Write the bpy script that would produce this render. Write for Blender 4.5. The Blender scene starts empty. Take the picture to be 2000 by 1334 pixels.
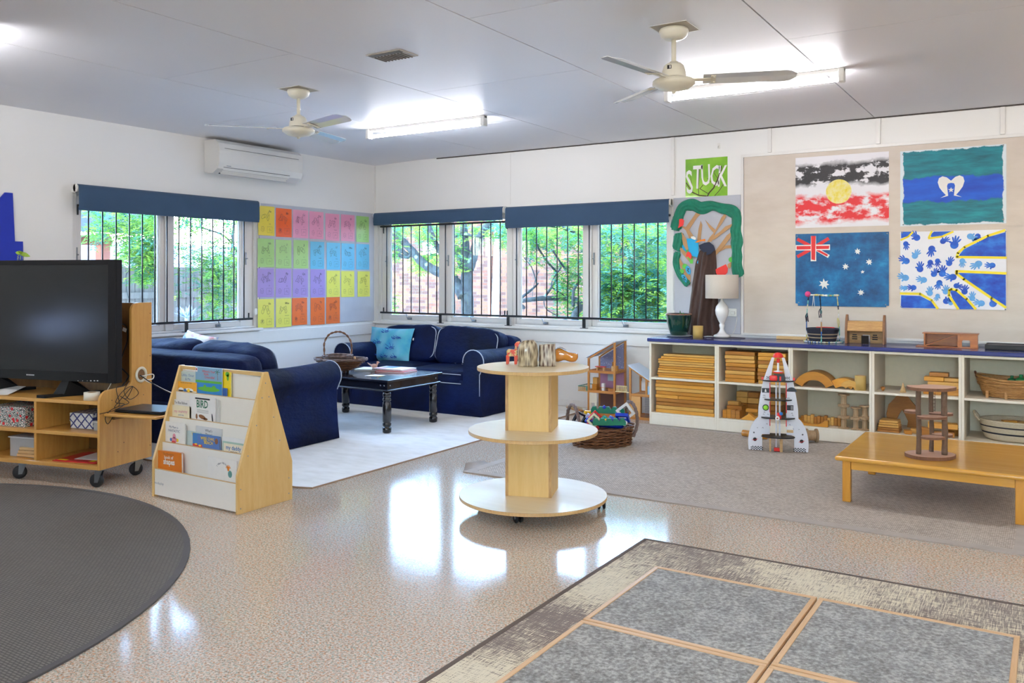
import bpy, bmesh, math, random
from mathutils import Vector, Matrix, noise
random.seed(7)
PI = math.pi
COL = bpy.context.scene.collection
# ------------------------------------------------------------------ camera numbers (metres, origin = far room corner)
FPX, HOR, CZ = 1673.0, 541.0, 1.3
TH = math.radians(32.33)
FW = Vector((-math.sin(TH), math.cos(TH), 0)); RT = Vector((math.cos(TH), math.sin(TH), 0))
CAM = Vector((6.652, -7.543, CZ))
def ray(px, py): return FW + RT*((px-1000)/FPX) + Vector((0, 0, (HOR-py)/FPX))
def onz(px, py, z=0.0):
    d = ray(px, py); return CAM + d*((z-CZ)/d.z)
def ony(px, py, y=0.0):
    d = ray(px, py); return CAM + d*((y-CAM.y)/d.y)
def onx(px, py, x=0.0):
    d = ray(px, py); return CAM + d*((x-CAM.x)/d.x)
def dep(p): return (Vector(p)-CAM).dot(FW)
def zat(py, Z): return CZ-(py-HOR)*Z/FPX

# ------------------------------------------------------------------ materials
def lin(c):
    if isinstance(c, str):
        c = c.lstrip('#'); c = [int(c[i:i+2], 16)/255 for i in (0, 2, 4)]
        return tuple(((v/12.92) if v <= .04045 else ((v+.055)/1.055)**2.4) for v in c)+(1,)
    return tuple(c)+(1,) if len(c) == 3 else tuple(c)
MATS = {}
class NT:
    def __init__(s, name):
        s.m = bpy.data.materials.new(name); s.m.use_nodes = True; s.t = s.m.node_tree; s.t.nodes.clear()
        s.out = s.t.nodes.new('ShaderNodeOutputMaterial')
    def n(s, typ, props=None, **inp):
        nd = s.t.nodes.new('ShaderNode'+typ)
        for k, v in (props or {}).items(): setattr(nd, k, v)
        for k, v in inp.items():
            key = {'I0': 0, 'I1': 1, 'I2': 2}.get(k, k.replace('_', ' '))
            if isinstance(v, tuple) and len(v) == 2 and hasattr(v[0], 'outputs'):
                s.t.links.new(v[0].outputs[v[1]], nd.inputs[key])
            elif hasattr(v, 'outputs'): s.t.links.new(v.outputs[0], nd.inputs[key])
            else: nd.inputs[key].default_value = v
        return nd
    def math(s, op, a, b=0.0, c=None):
        nd = s.t.nodes.new('ShaderNodeMath'); nd.operation = op
        for i, v in enumerate((a, b) if c is None else (a, b, c)):
            if isinstance(v, tuple): s.t.links.new(v[0].outputs[v[1]], nd.inputs[i])
            elif hasattr(v, 'outputs'): s.t.links.new(v.outputs[0], nd.inputs[i])
            else: nd.inputs[i].default_value = v
        return nd
    def mix(s, f, a, b, blend='MIX'):
        nd = s.t.nodes.new('ShaderNodeMix'); nd.data_type = 'RGBA'; nd.blend_type = blend
        for i, v in ((0, f), (6, a), (7, b)):
            if isinstance(v, tuple) and hasattr(v[0], 'outputs'): s.t.links.new(v[0].outputs[v[1]], nd.inputs[i])
            elif hasattr(v, 'outputs'): s.t.links.new(v.outputs[0], nd.inputs[i])
            else: nd.inputs[i].default_value = v
        return (nd, 2)
    def ramp(s, f, stops, interp='LINEAR'):
        nd = s.t.nodes.new('ShaderNodeValToRGB'); cr = nd.color_ramp; cr.interpolation = interp
        while len(cr.elements) < len(stops): cr.elements.new(.5)
        for e, (p, c) in zip(cr.elements, stops): e.position = p; e.color = lin(c)
        s.t.links.new((f[0].outputs[f[1]] if isinstance(f, tuple) else f.outputs[0]), nd.inputs[0])
        return (nd, 0)
    def co(s, kind='Object', scale=(1, 1, 1), rot=(0, 0, 0), loc=(0, 0, 0)):
        tc = s.t.nodes.new('ShaderNodeTexCoord'); mp = s.t.nodes.new('ShaderNodeMapping')
        mp.inputs['Scale'].default_value = scale; mp.inputs['Rotation'].default_value = rot; mp.inputs['Location'].default_value = loc
        s.t.links.new(tc.outputs[kind], mp.inputs['Vector']); return mp
    def noise(s, vec, scale=5, detail=3, rough=.5):
        nd = s.t.nodes.new('ShaderNodeTexNoise'); nd.inputs['Scale'].default_value = scale
        nd.inputs['Detail'].default_value = detail; nd.inputs['Roughness'].default_value = rough
        s.t.links.new(vec.outputs[0], nd.inputs['Vector']); return nd
    def bump(s, h, strength=.3, dist=.01):
        nd = s.t.nodes.new('ShaderNodeBump'); nd.inputs['Strength'].default_value = strength; nd.inputs['Distance'].default_value = dist
        s.t.links.new((h[0].outputs[h[1]] if isinstance(h, tuple) else h.outputs[0]), nd.inputs['Height']); return nd
    def bsdf(s, color, rough=.5, metal=0, spec=.5, coat=0, coat_r=.05, sheen=0, normal=None, emis=None, estr=0, sub=0, trans=0, alpha=1):
        b = s.t.nodes.new('ShaderNodeBsdfPrincipled')
        def put(k, v):
            if isinstance(v, tuple) and len(v) == 2 and hasattr(v[0], 'outputs'): s.t.links.new(v[0].outputs[v[1]], b.inputs[k])
            elif hasattr(v, 'outputs'): s.t.links.new(v.outputs[0], b.inputs[k])
            else: b.inputs[k].default_value = v
        put('Base Color', color); put('Roughness', rough); put('Metallic', metal); put('Specular IOR Level', spec)
        put('Coat Weight', coat); put('Coat Roughness', coat_r); put('Sheen Weight', sheen)
        if normal is not None: put('Normal', normal)
        if emis is not None: put('Emission Color', emis); put('Emission Strength', estr)
        if trans: put('Transmission Weight', trans)
        if alpha != 1: put('Alpha', alpha)
        s.t.links.new(b.outputs[0], s.out.inputs[0]); return b
def plain(name, c, rough=.5, metal=0, spec=.5, coat=0, sheen=0, var=.06, nscale=30, bump=0, bscale=200):
    """a plain procedural surface with a slight mottling"""
    if name in MATS: return MATS[name]
    t = NT(name); v = t.co(); nz = t.noise(v, nscale, 3); base = lin(c)
    dark = tuple(x*(1-var) for x in base[:3])+(1,); lite = tuple(min(1, x*(1+var)) for x in base[:3])+(1,)
    col = t.mix(nz, dark, lite)
    nrm = None
    if bump: nrm = t.bump(t.noise(v, bscale, 2), bump, .004)
    t.bsdf(col, rough, metal, spec, coat, sheen=sheen, normal=nrm)
    MATS[name] = t.m; return t.m
def wood(name, c1, c2, axis='X', scale=1.0, rough=.4, coat=0, ring=14, contrast=1.0):
    if name in MATS: return MATS[name]
    t = NT(name); sc = {'X': (.7, 9, 9), 'Y': (9, .7, 9), 'Z': (9, 9, .7)}[axis]
    v = t.co(scale=tuple(a*scale for a in sc)); n1 = t.noise(v, 3, 4, .6)
    v2 = t.co(scale=tuple(a*scale*5 for a in sc)); n2 = t.noise(v2, 6, 2, .5)
    f = t.math('ADD', t.math('MULTIPLY', n1, .7), t.math('MULTIPLY', n2, .3))
    col = t.ramp(f, [(.5-.22*contrast, c1), (.5+.22*contrast, c2)])
    t.bsdf(col, rough, coat=coat, normal=t.bump(n2, .08, .002)); MATS[name] = t.m; return t.m
def fabric(name, c1, c2, rough=.9, wscale=900, mot=6, sheen=.3, bump=.25):
    if name in MATS: return MATS[name]
    t = NT(name); v = t.co(); a = t.noise(v, mot, 4, .6); b = t.noise(v, wscale, 2)
    f = t.math('ADD', t.math('MULTIPLY', a, .65), t.math('MULTIPLY', b, .35))
    col = t.ramp(f, [(.3, c1), (.7, c2)]); t.bsdf(col, rough, sheen=sheen, normal=t.bump(b, bump, .002))
    MATS[name] = t.m; return t.m

# ------------------------------------------------------------------ mesh builder
class MB:
    def __init__(s, *mats): s.v = []; s.f = []; s.mi = []; s.mats = list(mats); s.cur = 0; s.sm = []; s.smooth = False
    def mat(s, m):
        if m not in s.mats: s.mats.append(m)
        s.cur = s.mats.index(m); return s
    def add(s, vs, fs, M=None, smooth=None):
        o = len(s.v); s.v += [tuple(M @ Vector(p)) if M else tuple(p) for p in vs]
        s.f += [tuple(i+o for i in f) for f in fs]; s.mi += [s.cur]*len(fs)
        s.sm += [s.smooth if smooth is None else smooth]*len(fs); return s
    def box(s, x0, x1, y0, y1, z0, z1, M=None):
        vs = [(x, y, z) for z in (z0, z1) for y in (y0, y1) for x in (x0, x1)]
        return s.add(vs, [(0, 2, 3, 1), (4, 5, 7, 6), (0, 1, 5, 4), (2, 6, 7, 3), (0, 4, 6, 2), (1, 3, 7, 5)], M)
    def cbox(s, c, size, rz=0, M=None, rx=0, ry=0):
        R = Matrix.Translation(c) @ Matrix.Rotation(rz, 4, 'Z') @ Matrix.Rotation(ry, 4, 'Y') @ Matrix.Rotation(rx, 4, 'X')
        if M: R = M @ R
        a, b, h = (q/2 for q in size); return s.box(-a, a, -b, b, -h, h, R)
    def lathe(s, prof, n=24, M=None, closed=True, smooth=True):
        vs, fs = [], []; m = len(prof)
        for i in range(n):
            a = 2*PI*i/n
            for r, z in prof: vs.append((r*math.cos(a), r*math.sin(a), z))
        for i in range(n):
            j = (i+1) % n
            for k in range(m-1): fs.append((i*m+k, j*m+k, j*m+k+1, i*m+k+1))
        if closed:
            if prof[0][0] > 1e-5: fs.append(tuple(i*m for i in reversed(range(n))))
            if prof[-1][0] > 1e-5: fs.append(tuple(i*m+m-1 for i in range(n)))
        return s.add(vs, fs, M, smooth)
    def cyl(s, p0, p1, r0, r1=None, n=16, M=None, smooth=True):
        r1 = r0 if r1 is None else r1; p0, p1 = Vector(p0), Vector(p1); d = p1-p0; L = d.length
        q = d.to_track_quat('Z', 'Y').to_matrix().to_4x4(); T = Matrix.Translation(p0) @ q
        if M: T = M @ T
        vs = [(r0*math.cos(2*PI*i/n), r0*math.sin(2*PI*i/n), 0) for i in range(n)]+[(r1*math.cos(2*PI*i/n), r1*math.sin(2*PI*i/n), L) for i in range(n)]
        s.add(vs, [(i, (i+1) % n, n+(i+1) % n, n+i) for i in range(n)], T, smooth)
        o = len(s.v)-2*n; s.f += [tuple(o+i for i in reversed(range(n))), tuple(o+n+i for i in range(n))]; s.mi += [s.cur]*2; s.sm += [False]*2
        return s
    def tube(s, pts, r, n=8, M=None, closed=False, rad=None):
        pts = [Vector(p) for p in pts]; m = len(pts); vs = []; up = None
        for i, p in enumerate(pts):
            if closed: t = (pts[(i+1) % m]-pts[i-1])
            else: t = pts[min(i+1, m-1)]-pts[max(i-1, 0)]
            if t.length < 1e-9: t = Vector((0, 0, 1))
            t.normalize()
            if up is None:
                up = Vector((0, 0, 1)) if abs(t.z) < .9 else Vector((1, 0, 0))
            a = t.cross(up)
            if a.length < 1e-6: a = t.orthogonal()
            a.normalize(); b = a.cross(t); up = b
            rr = rad[i] if rad else r
            vs += [p+(a*math.cos(2*PI*k/n)+b*math.sin(2*PI*k/n))*rr for k in range(n)]
        fs = []
        for i in range(m if closed else m-1):
            j = (i+1) % m
            fs += [(i*n+k, i*n+(k+1) % n, j*n+(k+1) % n, j*n+k) for k in range(n)]
        if not closed: fs += [tuple(reversed(range(n))), tuple((m-1)*n+k for k in range(n))]
        return s.add(vs, fs, M, True)
    def prism(s, pts, h0, h1, M=None, smooth=False):
        """2-D outline (x,y) pulled from z=h0 to h1"""
        a = sum(pts[i][0]*pts[(i+1) % len(pts)][1]-pts[(i+1) % len(pts)][0]*pts[i][1] for i in range(len(pts)))
        if a < 0: pts = pts[::-1]
        n = len(pts); vs = [(p[0], p[1], h0) for p in pts]+[(p[0], p[1], h1) for p in pts]
        s.add(vs, [(i, (i+1) % n, n+(i+1) % n, n+i) for i in range(n)], M, smooth)
        from mathutils.geometry import tessellate_polygon
        tri = tessellate_polygon([[Vector((p[0], p[1], 0)) for p in pts]]); o = len(s.v)-2*n
        for t in tri:
            q = [pts[i] for i in t]; ar = (q[1][0]-q[0][0])*(q[2][1]-q[0][1])-(q[2][0]-q[0][0])*(q[1][1]-q[0][1])
            if ar < 0: t = t[::-1]
            s.f += [tuple(o+n+i for i in t), tuple(o+i for i in reversed(t))]; s.mi += [s.cur]*2; s.sm += [False]*2
        return s
    def ball(s, c, r, sc=(1, 1, 1), n=12, M=None):
        m = max(6, n//2+1); prof = [(r*math.sin(PI*k/m), -r*math.cos(PI*k/m)) for k in range(m+1)]
        prof[0] = (1e-4*r, -r); prof[-1] = (1e-4*r, r)
        T = Matrix.Translation(c) @ Matrix.Diagonal((sc[0], sc[1], sc[2], 1))
        return s.lathe(prof, n, (M @ T) if M else T)
    def line(s, pts, w, M, z=0.0004):
        """flat drawn stroke in the xy plane"""
        for (x0, y0), (x1, y1) in zip(pts, pts[1:]):
            dx, dy = x1-x0, y1-y0; L = math.hypot(dx, dy)
            if L < 1e-6: continue
            nx, ny = -dy/L*w/2, dx/L*w/2; ex, ey = dx/L*w*.3, dy/L*w*.3
            s.add([(x0-ex-nx, y0-ey-ny, z), (x1+ex-nx, y1+ey-ny, z), (x1+ex+nx, y1+ey+ny, z), (x0-ex+nx, y0-ey+ny, z)], [(0, 1, 2, 3)], M)
        return s
    def flat(s, pts, M, z=0.0004):
        from mathutils.geometry import tessellate_polygon
        tri = tessellate_polygon([[Vector((p[0], p[1], 0)) for p in pts]]); fs = []
        for t in tri:
            q = [pts[i] for i in t]; ar = (q[1][0]-q[0][0])*(q[2][1]-q[0][1])-(q[2][0]-q[0][0])*(q[1][1]-q[0][1])
            fs.append(tuple(t) if ar > 0 else tuple(t[::-1]))
        return s.add([(p[0], p[1], z) for p in pts], fs, M)
    def oval(s, cx, cy, rx, ry, M, z=0.0004, n=16, rot=0):
        c, q = math.cos(rot), math.sin(rot)
        return s.flat([(cx+rx*math.cos(2*PI*i/n)*c-ry*math.sin(2*PI*i/n)*q, cy+rx*math.cos(2*PI*i/n)*q+ry*math.sin(2*PI*i/n)*c) for i in range(n)], M, z)
    def text(s, txt, x, y, size, M, z=0.0006, align='CENTER', shear=0, sx=1.0, bold=0.0, rot=0):
        vs, fs = text_geo(txt, align, shear, bold)
        T = M @ Matrix.Translation((x, y, z)) @ Matrix.Rotation(rot, 4, 'Z') @ Matrix.Diagonal((size*sx, size, 1, 1))
        return s.add(vs, fs, T)
    def cushion(s, a, b, c, M=None, e=.35, n=14, puff=0.0, wr=0.0, seed=0):
        """soft box: half sizes a,b,c, edge roundness e"""
        vs, fs = [], []; idx = {}
        def sp(w, k): return math.copysign(abs(w)**k, w)
        for face in range(6):
            for i in range(n+1):
                for j in range(n+1):
                    u, w = -1+2*i/n, -1+2*j/n
                    p = [(1, u, w), (-1, u, w), (u, 1, w), (u, -1, w), (u, w, 1), (u, w, -1)][face]
                    key = tuple(round(q*n) for q in p)
                    if key not in idx:
                        P = Vector([math.sin(q*PI/2)*.35+q*.65 for q in p]); L = (abs(P.x)**(2/e)+abs(P.y)**(2/e)+abs(P.z)**(2/e))**(e/2); P /= L
                        d = 1+puff*(1-min(1, abs(P.x)**2))*(1-min(1, abs(P.y)**2))
                        q = Vector((P.x*a, P.y*b, P.z*c*d))
                        if wr:
                            k = noise.noise(Vector((q.x*7+seed, q.y*7, q.z*7)))+.5*noise.noise(Vector((q.x*18+seed, q.y*18, q.z*9)))
                            q += q.normalized()*k*wr
                        idx[key] = len(vs); vs.append(q)
            for i in range(n):
                for j in range(n):
                    ks = []
                    for (ii, jj) in ((i, j), (i+1, j), (i+1, j+1), (i, j+1)):
                        u, w = -1+2*ii/n, -1+2*jj/n
                        p = [(1, u, w), (-1, u, w), (u, 1, w), (u, -1, w), (u, w, 1), (u, w, -1)][face]
                        ks.append(idx[tuple(round(q*n) for q in p)])
                    fs.append(tuple(ks if face in (0, 3, 4) else ks[::-1]))
        return s.add(vs, fs, M, True)
    def pillow(s, a, b, t, M=None, n=16, wr=.004, seed=0):
        """square scatter cushion lying in xy with pointed corners"""
        vs, fs = [], []
        for sd in (1, -1):
            for i in range(n+1):
                for j in range(n+1):
                    u, w = -1+2*i/n, -1+2*j/n
                    pin = 1-.07*(1-u*u)*w*w-.0; pin2 = 1-.07*(1-w*w)*u*u
                    h = t*((1-u**4)*(1-w**4))**.55
                    h *= 1+.25*noise.noise(Vector((u*2.3+seed, w*2.3, sd)))
                    vs.append((a*u*pin2, b*w*pin, sd*h))
        m = (n+1)**2
        for sd in (0, 1):
            for i in range(n):
                for j in range(n):
                    q = [sd*m+i*(n+1)+j, sd*m+(i+1)*(n+1)+j, sd*m+(i+1)*(n+1)+j+1, sd*m+i*(n+1)+j+1]
                    fs.append(tuple(q if sd == 0 else q[::-1]))
        return s.add(vs, fs, M, True)
    def build(s, name, parent=None, loc=None, bevel=0, seg=2, sub=0, weld=False, rot=None):
        me = bpy.data.meshes.new(name); me.from_pydata(s.v, [], s.f); me.update()
        for m in s.mats: me.materials.append(m)
        me.polygons.foreach_set('material_index', s.mi); me.polygons.foreach_set('use_smooth', s.sm)
        if weld:
            bm = bmesh.new(); bm.from_mesh(me); bmesh.ops.remove_doubles(bm, verts=bm.verts, dist=1e-5); bm.to_mesh(me); bm.free()
        o = bpy.data.objects.new(name, me); COL.objects.link(o)
        if parent is not None: o.parent = parent
        if loc is not None: o.location = loc
        if rot is not None: o.rotation_euler = rot
        if bevel:
            b = o.modifiers.new('Bevel', 'BEVEL'); b.width = bevel; b.segments = seg; b.limit_method = 'ANGLE'; b.angle_limit = math.radians(40)
        if sub:
            b = o.modifiers.new('Subdivision', 'SUBSURF'); b.levels = sub; b.render_levels = sub
        return o
_TX = {}
def text_geo(txt, align, shear, bold=0.0):
    k = (txt, align, shear, bold)
    if k not in _TX:
        cu = bpy.data.curves.new('t', 'FONT'); cu.body = txt; cu.align_x = align; cu.align_y = 'CENTER'; cu.resolution_u = 2; cu.shear = shear; cu.offset = bold
        ob = bpy.data.objects.new('t', cu); COL.objects.link(ob)
        dg = bpy.context.evaluated_depsgraph_get(); me = bpy.data.meshes.new_from_object(ob.evaluated_get(dg))
        _TX[k] = ([tuple(v.co) for v in me.vertices], [tuple(p.vertices) for p in me.polygons])
        bpy.data.objects.remove(ob); bpy.data.curves.remove(cu); bpy.data.meshes.remove(me)
    return _TX[k]
def tag(o, label=None, cat=None, group=None, kind=None):
    if label: o['label'] = label
    if cat: o['category'] = cat
    if group: o['group'] = group
    if kind: o['kind'] = kind
    return o
def thing(name, label, cat, loc=(0, 0, 0), rz=0, group=None):
    o = bpy.data.objects.new(name, None); COL.objects.link(o); o.location = loc; o.rotation_euler = (0, 0, rz); o.empty_display_size = .1
    return tag(o, label, cat, group)
def struct(o): o['kind'] = 'structure'; return o
def dup(root, loc=None, rz=None, label=None, group=None):
    kids = {}
    r = root.copy(); COL.objects.link(r)
    if loc is not None: r.location = loc
    if rz is not None: r.rotation_euler = (0, 0, rz)
    if label: r['label'] = label
    if group: r['group'] = group
    for ch in list(root.children):
        c = ch.copy(); COL.objects.link(c); c.parent = r
        for g in list(ch.children):
            d = g.copy(); COL.objects.link(d); d.parent = c
    return r
def basis(o, u, v, w=None):
    u = Vector(u).normalized(); v = Vector(v).normalized(); w = Vector(w) if w else u.cross(v)
    M = Matrix.Identity(4)
    for i in range(3): M[i][0], M[i][1], M[i][2], M[i][3] = u[i], v[i], w[i], o[i]
    return M
def wallB(x, y, z): return basis((x, y, z), (1, 0, 0), (0, 0, 1))      # xy drawing plane facing the room, normal -Y
def wallA(y, z, x=0): return basis((x, y, z), (0, 1, 0), (0, 0, 1))    # normal +X
def curve_pts(pts, n=6):
    """Catmull-Rom through points"""
    P = [Vector(p) for p in pts]; out = []
    for i in range(len(P)-1):
        a, b, c, d = P[max(i-1, 0)], P[i], P[i+1], P[min(i+2, len(P)-1)]
        for k in range(n):
            t = k/n; out.append(.5*((2*b)+(-a+c)*t+(2*a-5*b+4*c-d)*t*t+(-a+3*b-3*c+d)*t**3))
    out.append(P[-1]); return out
# ------------------------------------------------------------------ shared materials
def m_wall():
    t = NT('wall_paint'); v = t.co(scale=(1, 1, 1)); n = t.noise(v, 1.3, 3); n2 = t.noise(v, 160, 2)
    t.bsdf(t.mix(n, lin('#efeeea'), lin('#f4f3f0')), .55, normal=t.bump(n2, .06, .002)); return t.m
M_WALL = m_wall()
M_TRIM = plain('gloss_white_paint', '#eceae6', .3, var=.02)
M_CEIL = plain('ceiling_paint', '#f7f6f8', .45, var=.03, nscale=1.2, bump=.05, bscale=90)
M_GAP = plain('dark_gap', '#4a4541', .9)
M_BLACK = plain('black_metal', '#0f1116', .35, var=.1)
M_STEEL = plain('zinc_steel', '#9aa0a4', .3, metal=1.0)
M_WHITEPL = plain('white_plastic', '#eceae4', .35, var=.02)
M_CREAM = plain('cream_plastic', '#e9e3cf', .35, var=.03)
M_CHROME = plain('chrome', '#c9ccd0', .12, metal=1)
M_RUBBER = plain('black_rubber', '#17181a', .55)
M_BLIND = fabric('blind_cloth', '#2c4763', '#34506e', .8, 1200, 3, .1)
M_INK = plain('black_ink', '#26262b', .6)
M_PAPER = plain('white_paper', '#f1efea', .6, var=.02)
def thr0(t, n, lo, soft=.025):
    a = t.n('MapRange', Value=n, From_Min=lo-soft, From_Max=lo+soft); a.clamp = True; return a
def m_terrazzo():
    t = NT('terrazzo'); v = t.co()
    a = t.noise(v, 120, 2, .6); b = t.noise(t.co(loc=(7, 3, 1)), 85, 2, .6); c = t.noise(t.co(loc=(2, 9, 4)), 95, 2, .6); big = t.noise(v, 5, 3)
    col = t.ramp(a, [(.34, '#75695a'), (.42, '#b7a58e'), (.52, '#dccfbc'), (.66, '#ece3d4')])
    col = t.mix(thr0(t, b, .585), col, lin('#cf9a74')); col = t.mix(thr0(t, c, .59), col, lin('#9db1a4')); m2 = t.mix(t.math('MULTIPLY', big, .3), col, lin('#cdb09c'))
    rn = t.noise(v, 3, 3); rg = t.math('ADD', t.math('MULTIPLY', rn, .08), .075)
    wob = t.noise(v, 9, 2, .4)
    t.bsdf(m2, rg, spec=.32, normal=t.bump(wob, .035, .01)); return t.m
M_TERR = m_terrazzo()
def m_weave(name, c1, c2, sx, sy, strength=.6, rough=.9):
    t = NT(name); v = t.co(scale=(sx, sy, 1)); a = t.n('TexBrick', {'offset': .5, 'squash': 1.0}, Vector=v)
    a.inputs['Color1'].default_value = lin(c1); a.inputs['Color2'].default_value = lin(c2); a.inputs['Mortar'].default_value = tuple(x*.35 for x in lin(c1)[:3])+(1,)
    a.inputs['Scale'].default_value = 1; a.inputs['Mortar Size'].default_value = .13; a.inputs['Mortar Smooth'].default_value = .5
    a.inputs['Brick Width'].default_value = 1.0; a.inputs['Row Height'].default_value = .5
    v2 = t.co(); n = t.noise(v2, 4, 3); n2 = t.noise(v2, 500, 2)
    col = t.mix(t.math('MULTIPLY', n, .35), (a, 0), lin(c2)); col = t.mix(t.math('MULTIPLY', n2, .3), col, tuple(x*.6 for x in lin(c1)[:3])+(1,))
    t.bsdf(col, rough, normal=t.bump((a, 1), -strength, .004)); return t.m

# ------------------------------------------------------------------ the room
X1, Y1, HC = 9.6, -9.6, 2.61
T = .16
struct(MB(M_TERR).box(0, X1, Y1, 0, -.12, 0).build('floor'))
# ceiling of sheets with open joints over a dark backing
mb = MB(M_CEIL); xs = [.63, 1.685, 2.88, 4.14, 5.405, 6.66, 7.9, X1]; g = .004
for i in range(len(xs)-1):
    st = [-3.99, -1.47, -6.5, -9.0] if i % 2 == 1 else [-2.74, -5.25, -7.8]
    ys = sorted([Y1, 0]+st)
    for a, b in zip(ys, ys[1:]): mb.box(xs[i]+g, xs[i+1]-g, a+g*.6, b-g*.6, HC, HC+.012)
mb.add([(0, Y1, 2.588), (.63-.001, Y1, HC), (.63-.001, 0, HC), (0, 0, 2.588), (0, Y1, 2.66), (.63, Y1, 2.66), (.63, 0, 2.66), (0, 0, 2.66)],
       [(0, 3, 2, 1), (4, 5, 6, 7), (0, 1, 5, 4), (2, 3, 7, 6), (0, 4, 7, 3)])
mb.mat(M_GAP).box(.6, X1, Y1, 0, HC+.012, HC+.1)
struct(mb.build('ceiling'))
def wall_open(name, M, u0, u1, ops, zt=2.75):
    """wall slab in local (u, outward, z) with rectangular openings"""
    mb = MB(M_WALL); cur = u0
    for a, b, z0, z1 in sorted(ops):
        mb.box(cur, a, 0, T, -.12, zt, M); mb.box(a, b, 0, T, -.12, z0, M); mb.box(a, b, 0, T, z1, zt, M); cur = b
    mb.box(cur, u1, 0, T, -.12, zt, M); return struct(mb.build(name))
MBk = Matrix.Identity(4)
MAk = Matrix(((0, -1, 0, 0), (1, 0, 0, 0), (0, 0, 1, 0), (0, 0, 0, 1)))
# the unseen sides of the room, with the openings that light it
MR = Matrix(((0, 1, 0, X1), (1, 0, 0, 0), (0, 0, 1, 0), (0, 0, 0, 1))) 
MF = Matrix(((1, 0, 0, 0), (0, -1, 0, Y1), (0, 0, 1, 0), (0, 0, 0, 1)))
wall_open('wall_left', MAk, Y1, 0, [(-3.62, -1.735, .80, 2.0), (-6.9, -6.0, .80, .96)])
wall_open('wall_back', MBk, -T, X1+T, [(.05, 3.64, .79, 2.0)])
wall_open('wall_right', MR, Y1, 0, [])
wall_open('wall_front', MF, -T, X1+T, [(6.6, 8.0, 1.2, 2.05)])

def m_glass():
    t = NT('window_glass'); tr = t.n('BsdfTransparent'); gl = t.n('BsdfGlossy'); gl.inputs['Roughness'].default_value = .01
    fr = t.n('Fresnel'); fr.inputs['IOR'].default_value = 1.45; n = t.noise(t.co(), 2, 2)
    tr.inputs['Color'].default_value = (.96, .98, .97, 1)
    mx = t.n('MixShader'); t.t.links.new(t.math('MULTIPLY', fr, .8).outputs[0], mx.inputs[0]); t.t.links.new(tr.outputs[0], mx.inputs[1]); t.t.links.new(gl.outputs[0], mx.inputs[2])
    t.t.links.new(mx.outputs[0], t.out.inputs[0]); return t.m
M_GLASS = m_glass()
def window(n, M, u0, u1, z0, z1, glasses, latch='fork'):
    w = bpy.data.objects.new('window_%d' % n, None); COL.objects.link(w); w.matrix_world = M; struct(w); w.matrix_world = Matrix.Identity(4)
    f = MB(M_TRIM); e = .035
    f.box(u0+.001, u0+e, .01, .12, z0, z1, M).box(u1-e, u1-.001, .01, .12, z0, z1, M).box(u0+e, u1-e, .01, .12, z1-e, z1-.001, M).box(u0+e, u1-e, .01, .12, z0+.001, z0+.02, M)
    mid = (glasses[0][1]+glasses[1][0])/2
    f.box(mid-.02, mid+.02, .01, .12, z0+.02, z1-e, M)
    f.build('window_frame', w, bevel=.004)
    for k, (g0, g1) in enumerate(glasses):
        a = u0+e+.002 if k == 0 else mid+.022; b = mid-.022 if k == 0 else u1-e-.002
        s = MB(M_TRIM); zb, zt = z0+.022, z1-e-.002; gz0, gz1 = z0+.065, z1-.09
        s.box(a, g0, .03, .07, zb, zt, M).box(g1, b, .03, .07, zb, zt, M).box(g0, g1, .03, .07, zb, gz0, M).box(g0, g1, .03, .07, gz1, zt, M)
        for q in (0, 1):   # glazing bead
            s.box(g0-.0005, g0+.012, .058-q*.02, .062-q*.02, gz0, gz1, M); s.box(g1-.012, g1+.0005, .058-q*.02, .062-q*.02, gz0, gz1, M); s.box(g0, g1, .058-q*.02, .062-q*.02, gz0, gz0+.012, M)
        so = s.build('window_sash', w, bevel=.003)
        MB(M_GLASS).box(g0, g1, .048, .052, gz0, gz1, M).build('window_pane', so)
        um = (g0+g1)/2+(-.06 if M is MBk else .1)
        l = MB(M_STEEL)
        l.box(um-.02, um+.03, .012, .03, zb+.005, zb+.03, M); l.tube([M @ Vector(p) for p in ((um+.02, .012, zb+.018), (um, -.01, zb+.02), (um-.015, -.012, zb+.05), (um-.016, -.01, zb+.085))], .005, 6)
        l.build('window_latch', so)
        ux = (g0-.035) if k == 0 else (g0-.035 if M is MBk else g1+.06)
        h = MB(M_STEEL); h.box(ux-.007, ux+.007, .02, .03, 1.42, 1.54, M).cyl(M @ Vector((ux, .02, 1.48)), M @ Vector((ux, .0, 1.48)), .006).build('window_handle', so)
    return w
window(1, MAk, -3.62, -1.735, .80, 2.0, [(-3.54, -2.81), (-2.67, -1.92)])
window(2, MBk, .05, 1.877, .79, 2.0, [(.19, .909), (1.07, 1.802)])
window(3, MBk, 1.879, 3.64, .79, 2.0, [(1.953, 2.70), (2.853, 3.585)])
# sills, aprons, rails, skirting, wall strips
k = [0]
def trim(mb, bevel=.003):
    k[0] += 1; return struct(mb.build('trim_%d' % k[0], bevel=bevel))
trim(MB(M_TRIM).box(.004, 3.66, -.045, .03, .767, .792))
trim(MB(M_TRIM).box(-.03, .045, -3.68, -1.70, .776, .80))
trim(MB(M_TRIM).box(.02, X1, -.018, -.0005, .64, .755))
trim(MB(M_TRIM).box(.0005, .018, Y1, -.02, .648, .765))
for i, (x, zb) in enumerate([(1.86, 2.06), (3.655, 2.06), (4.55, 2.39), (5.435, 2.39), (6.32, 2.39), (7.2, 2.39)]):
    w = .004 if i == 0 else .016
    trim(MB(M_TRIM).box(x-w, x+w, -.02 if i else -.003, -.0005, zb, HC-.012), .001)
trim(MB(M_TRIM).box(.0005, .012, -.014, -.0005, 2.04, HC-.03), .001)
trim(MB(M_GAP).box(.9, X1, -.012, -.0005, HC-.010, HC-.0005), 0)
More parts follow.
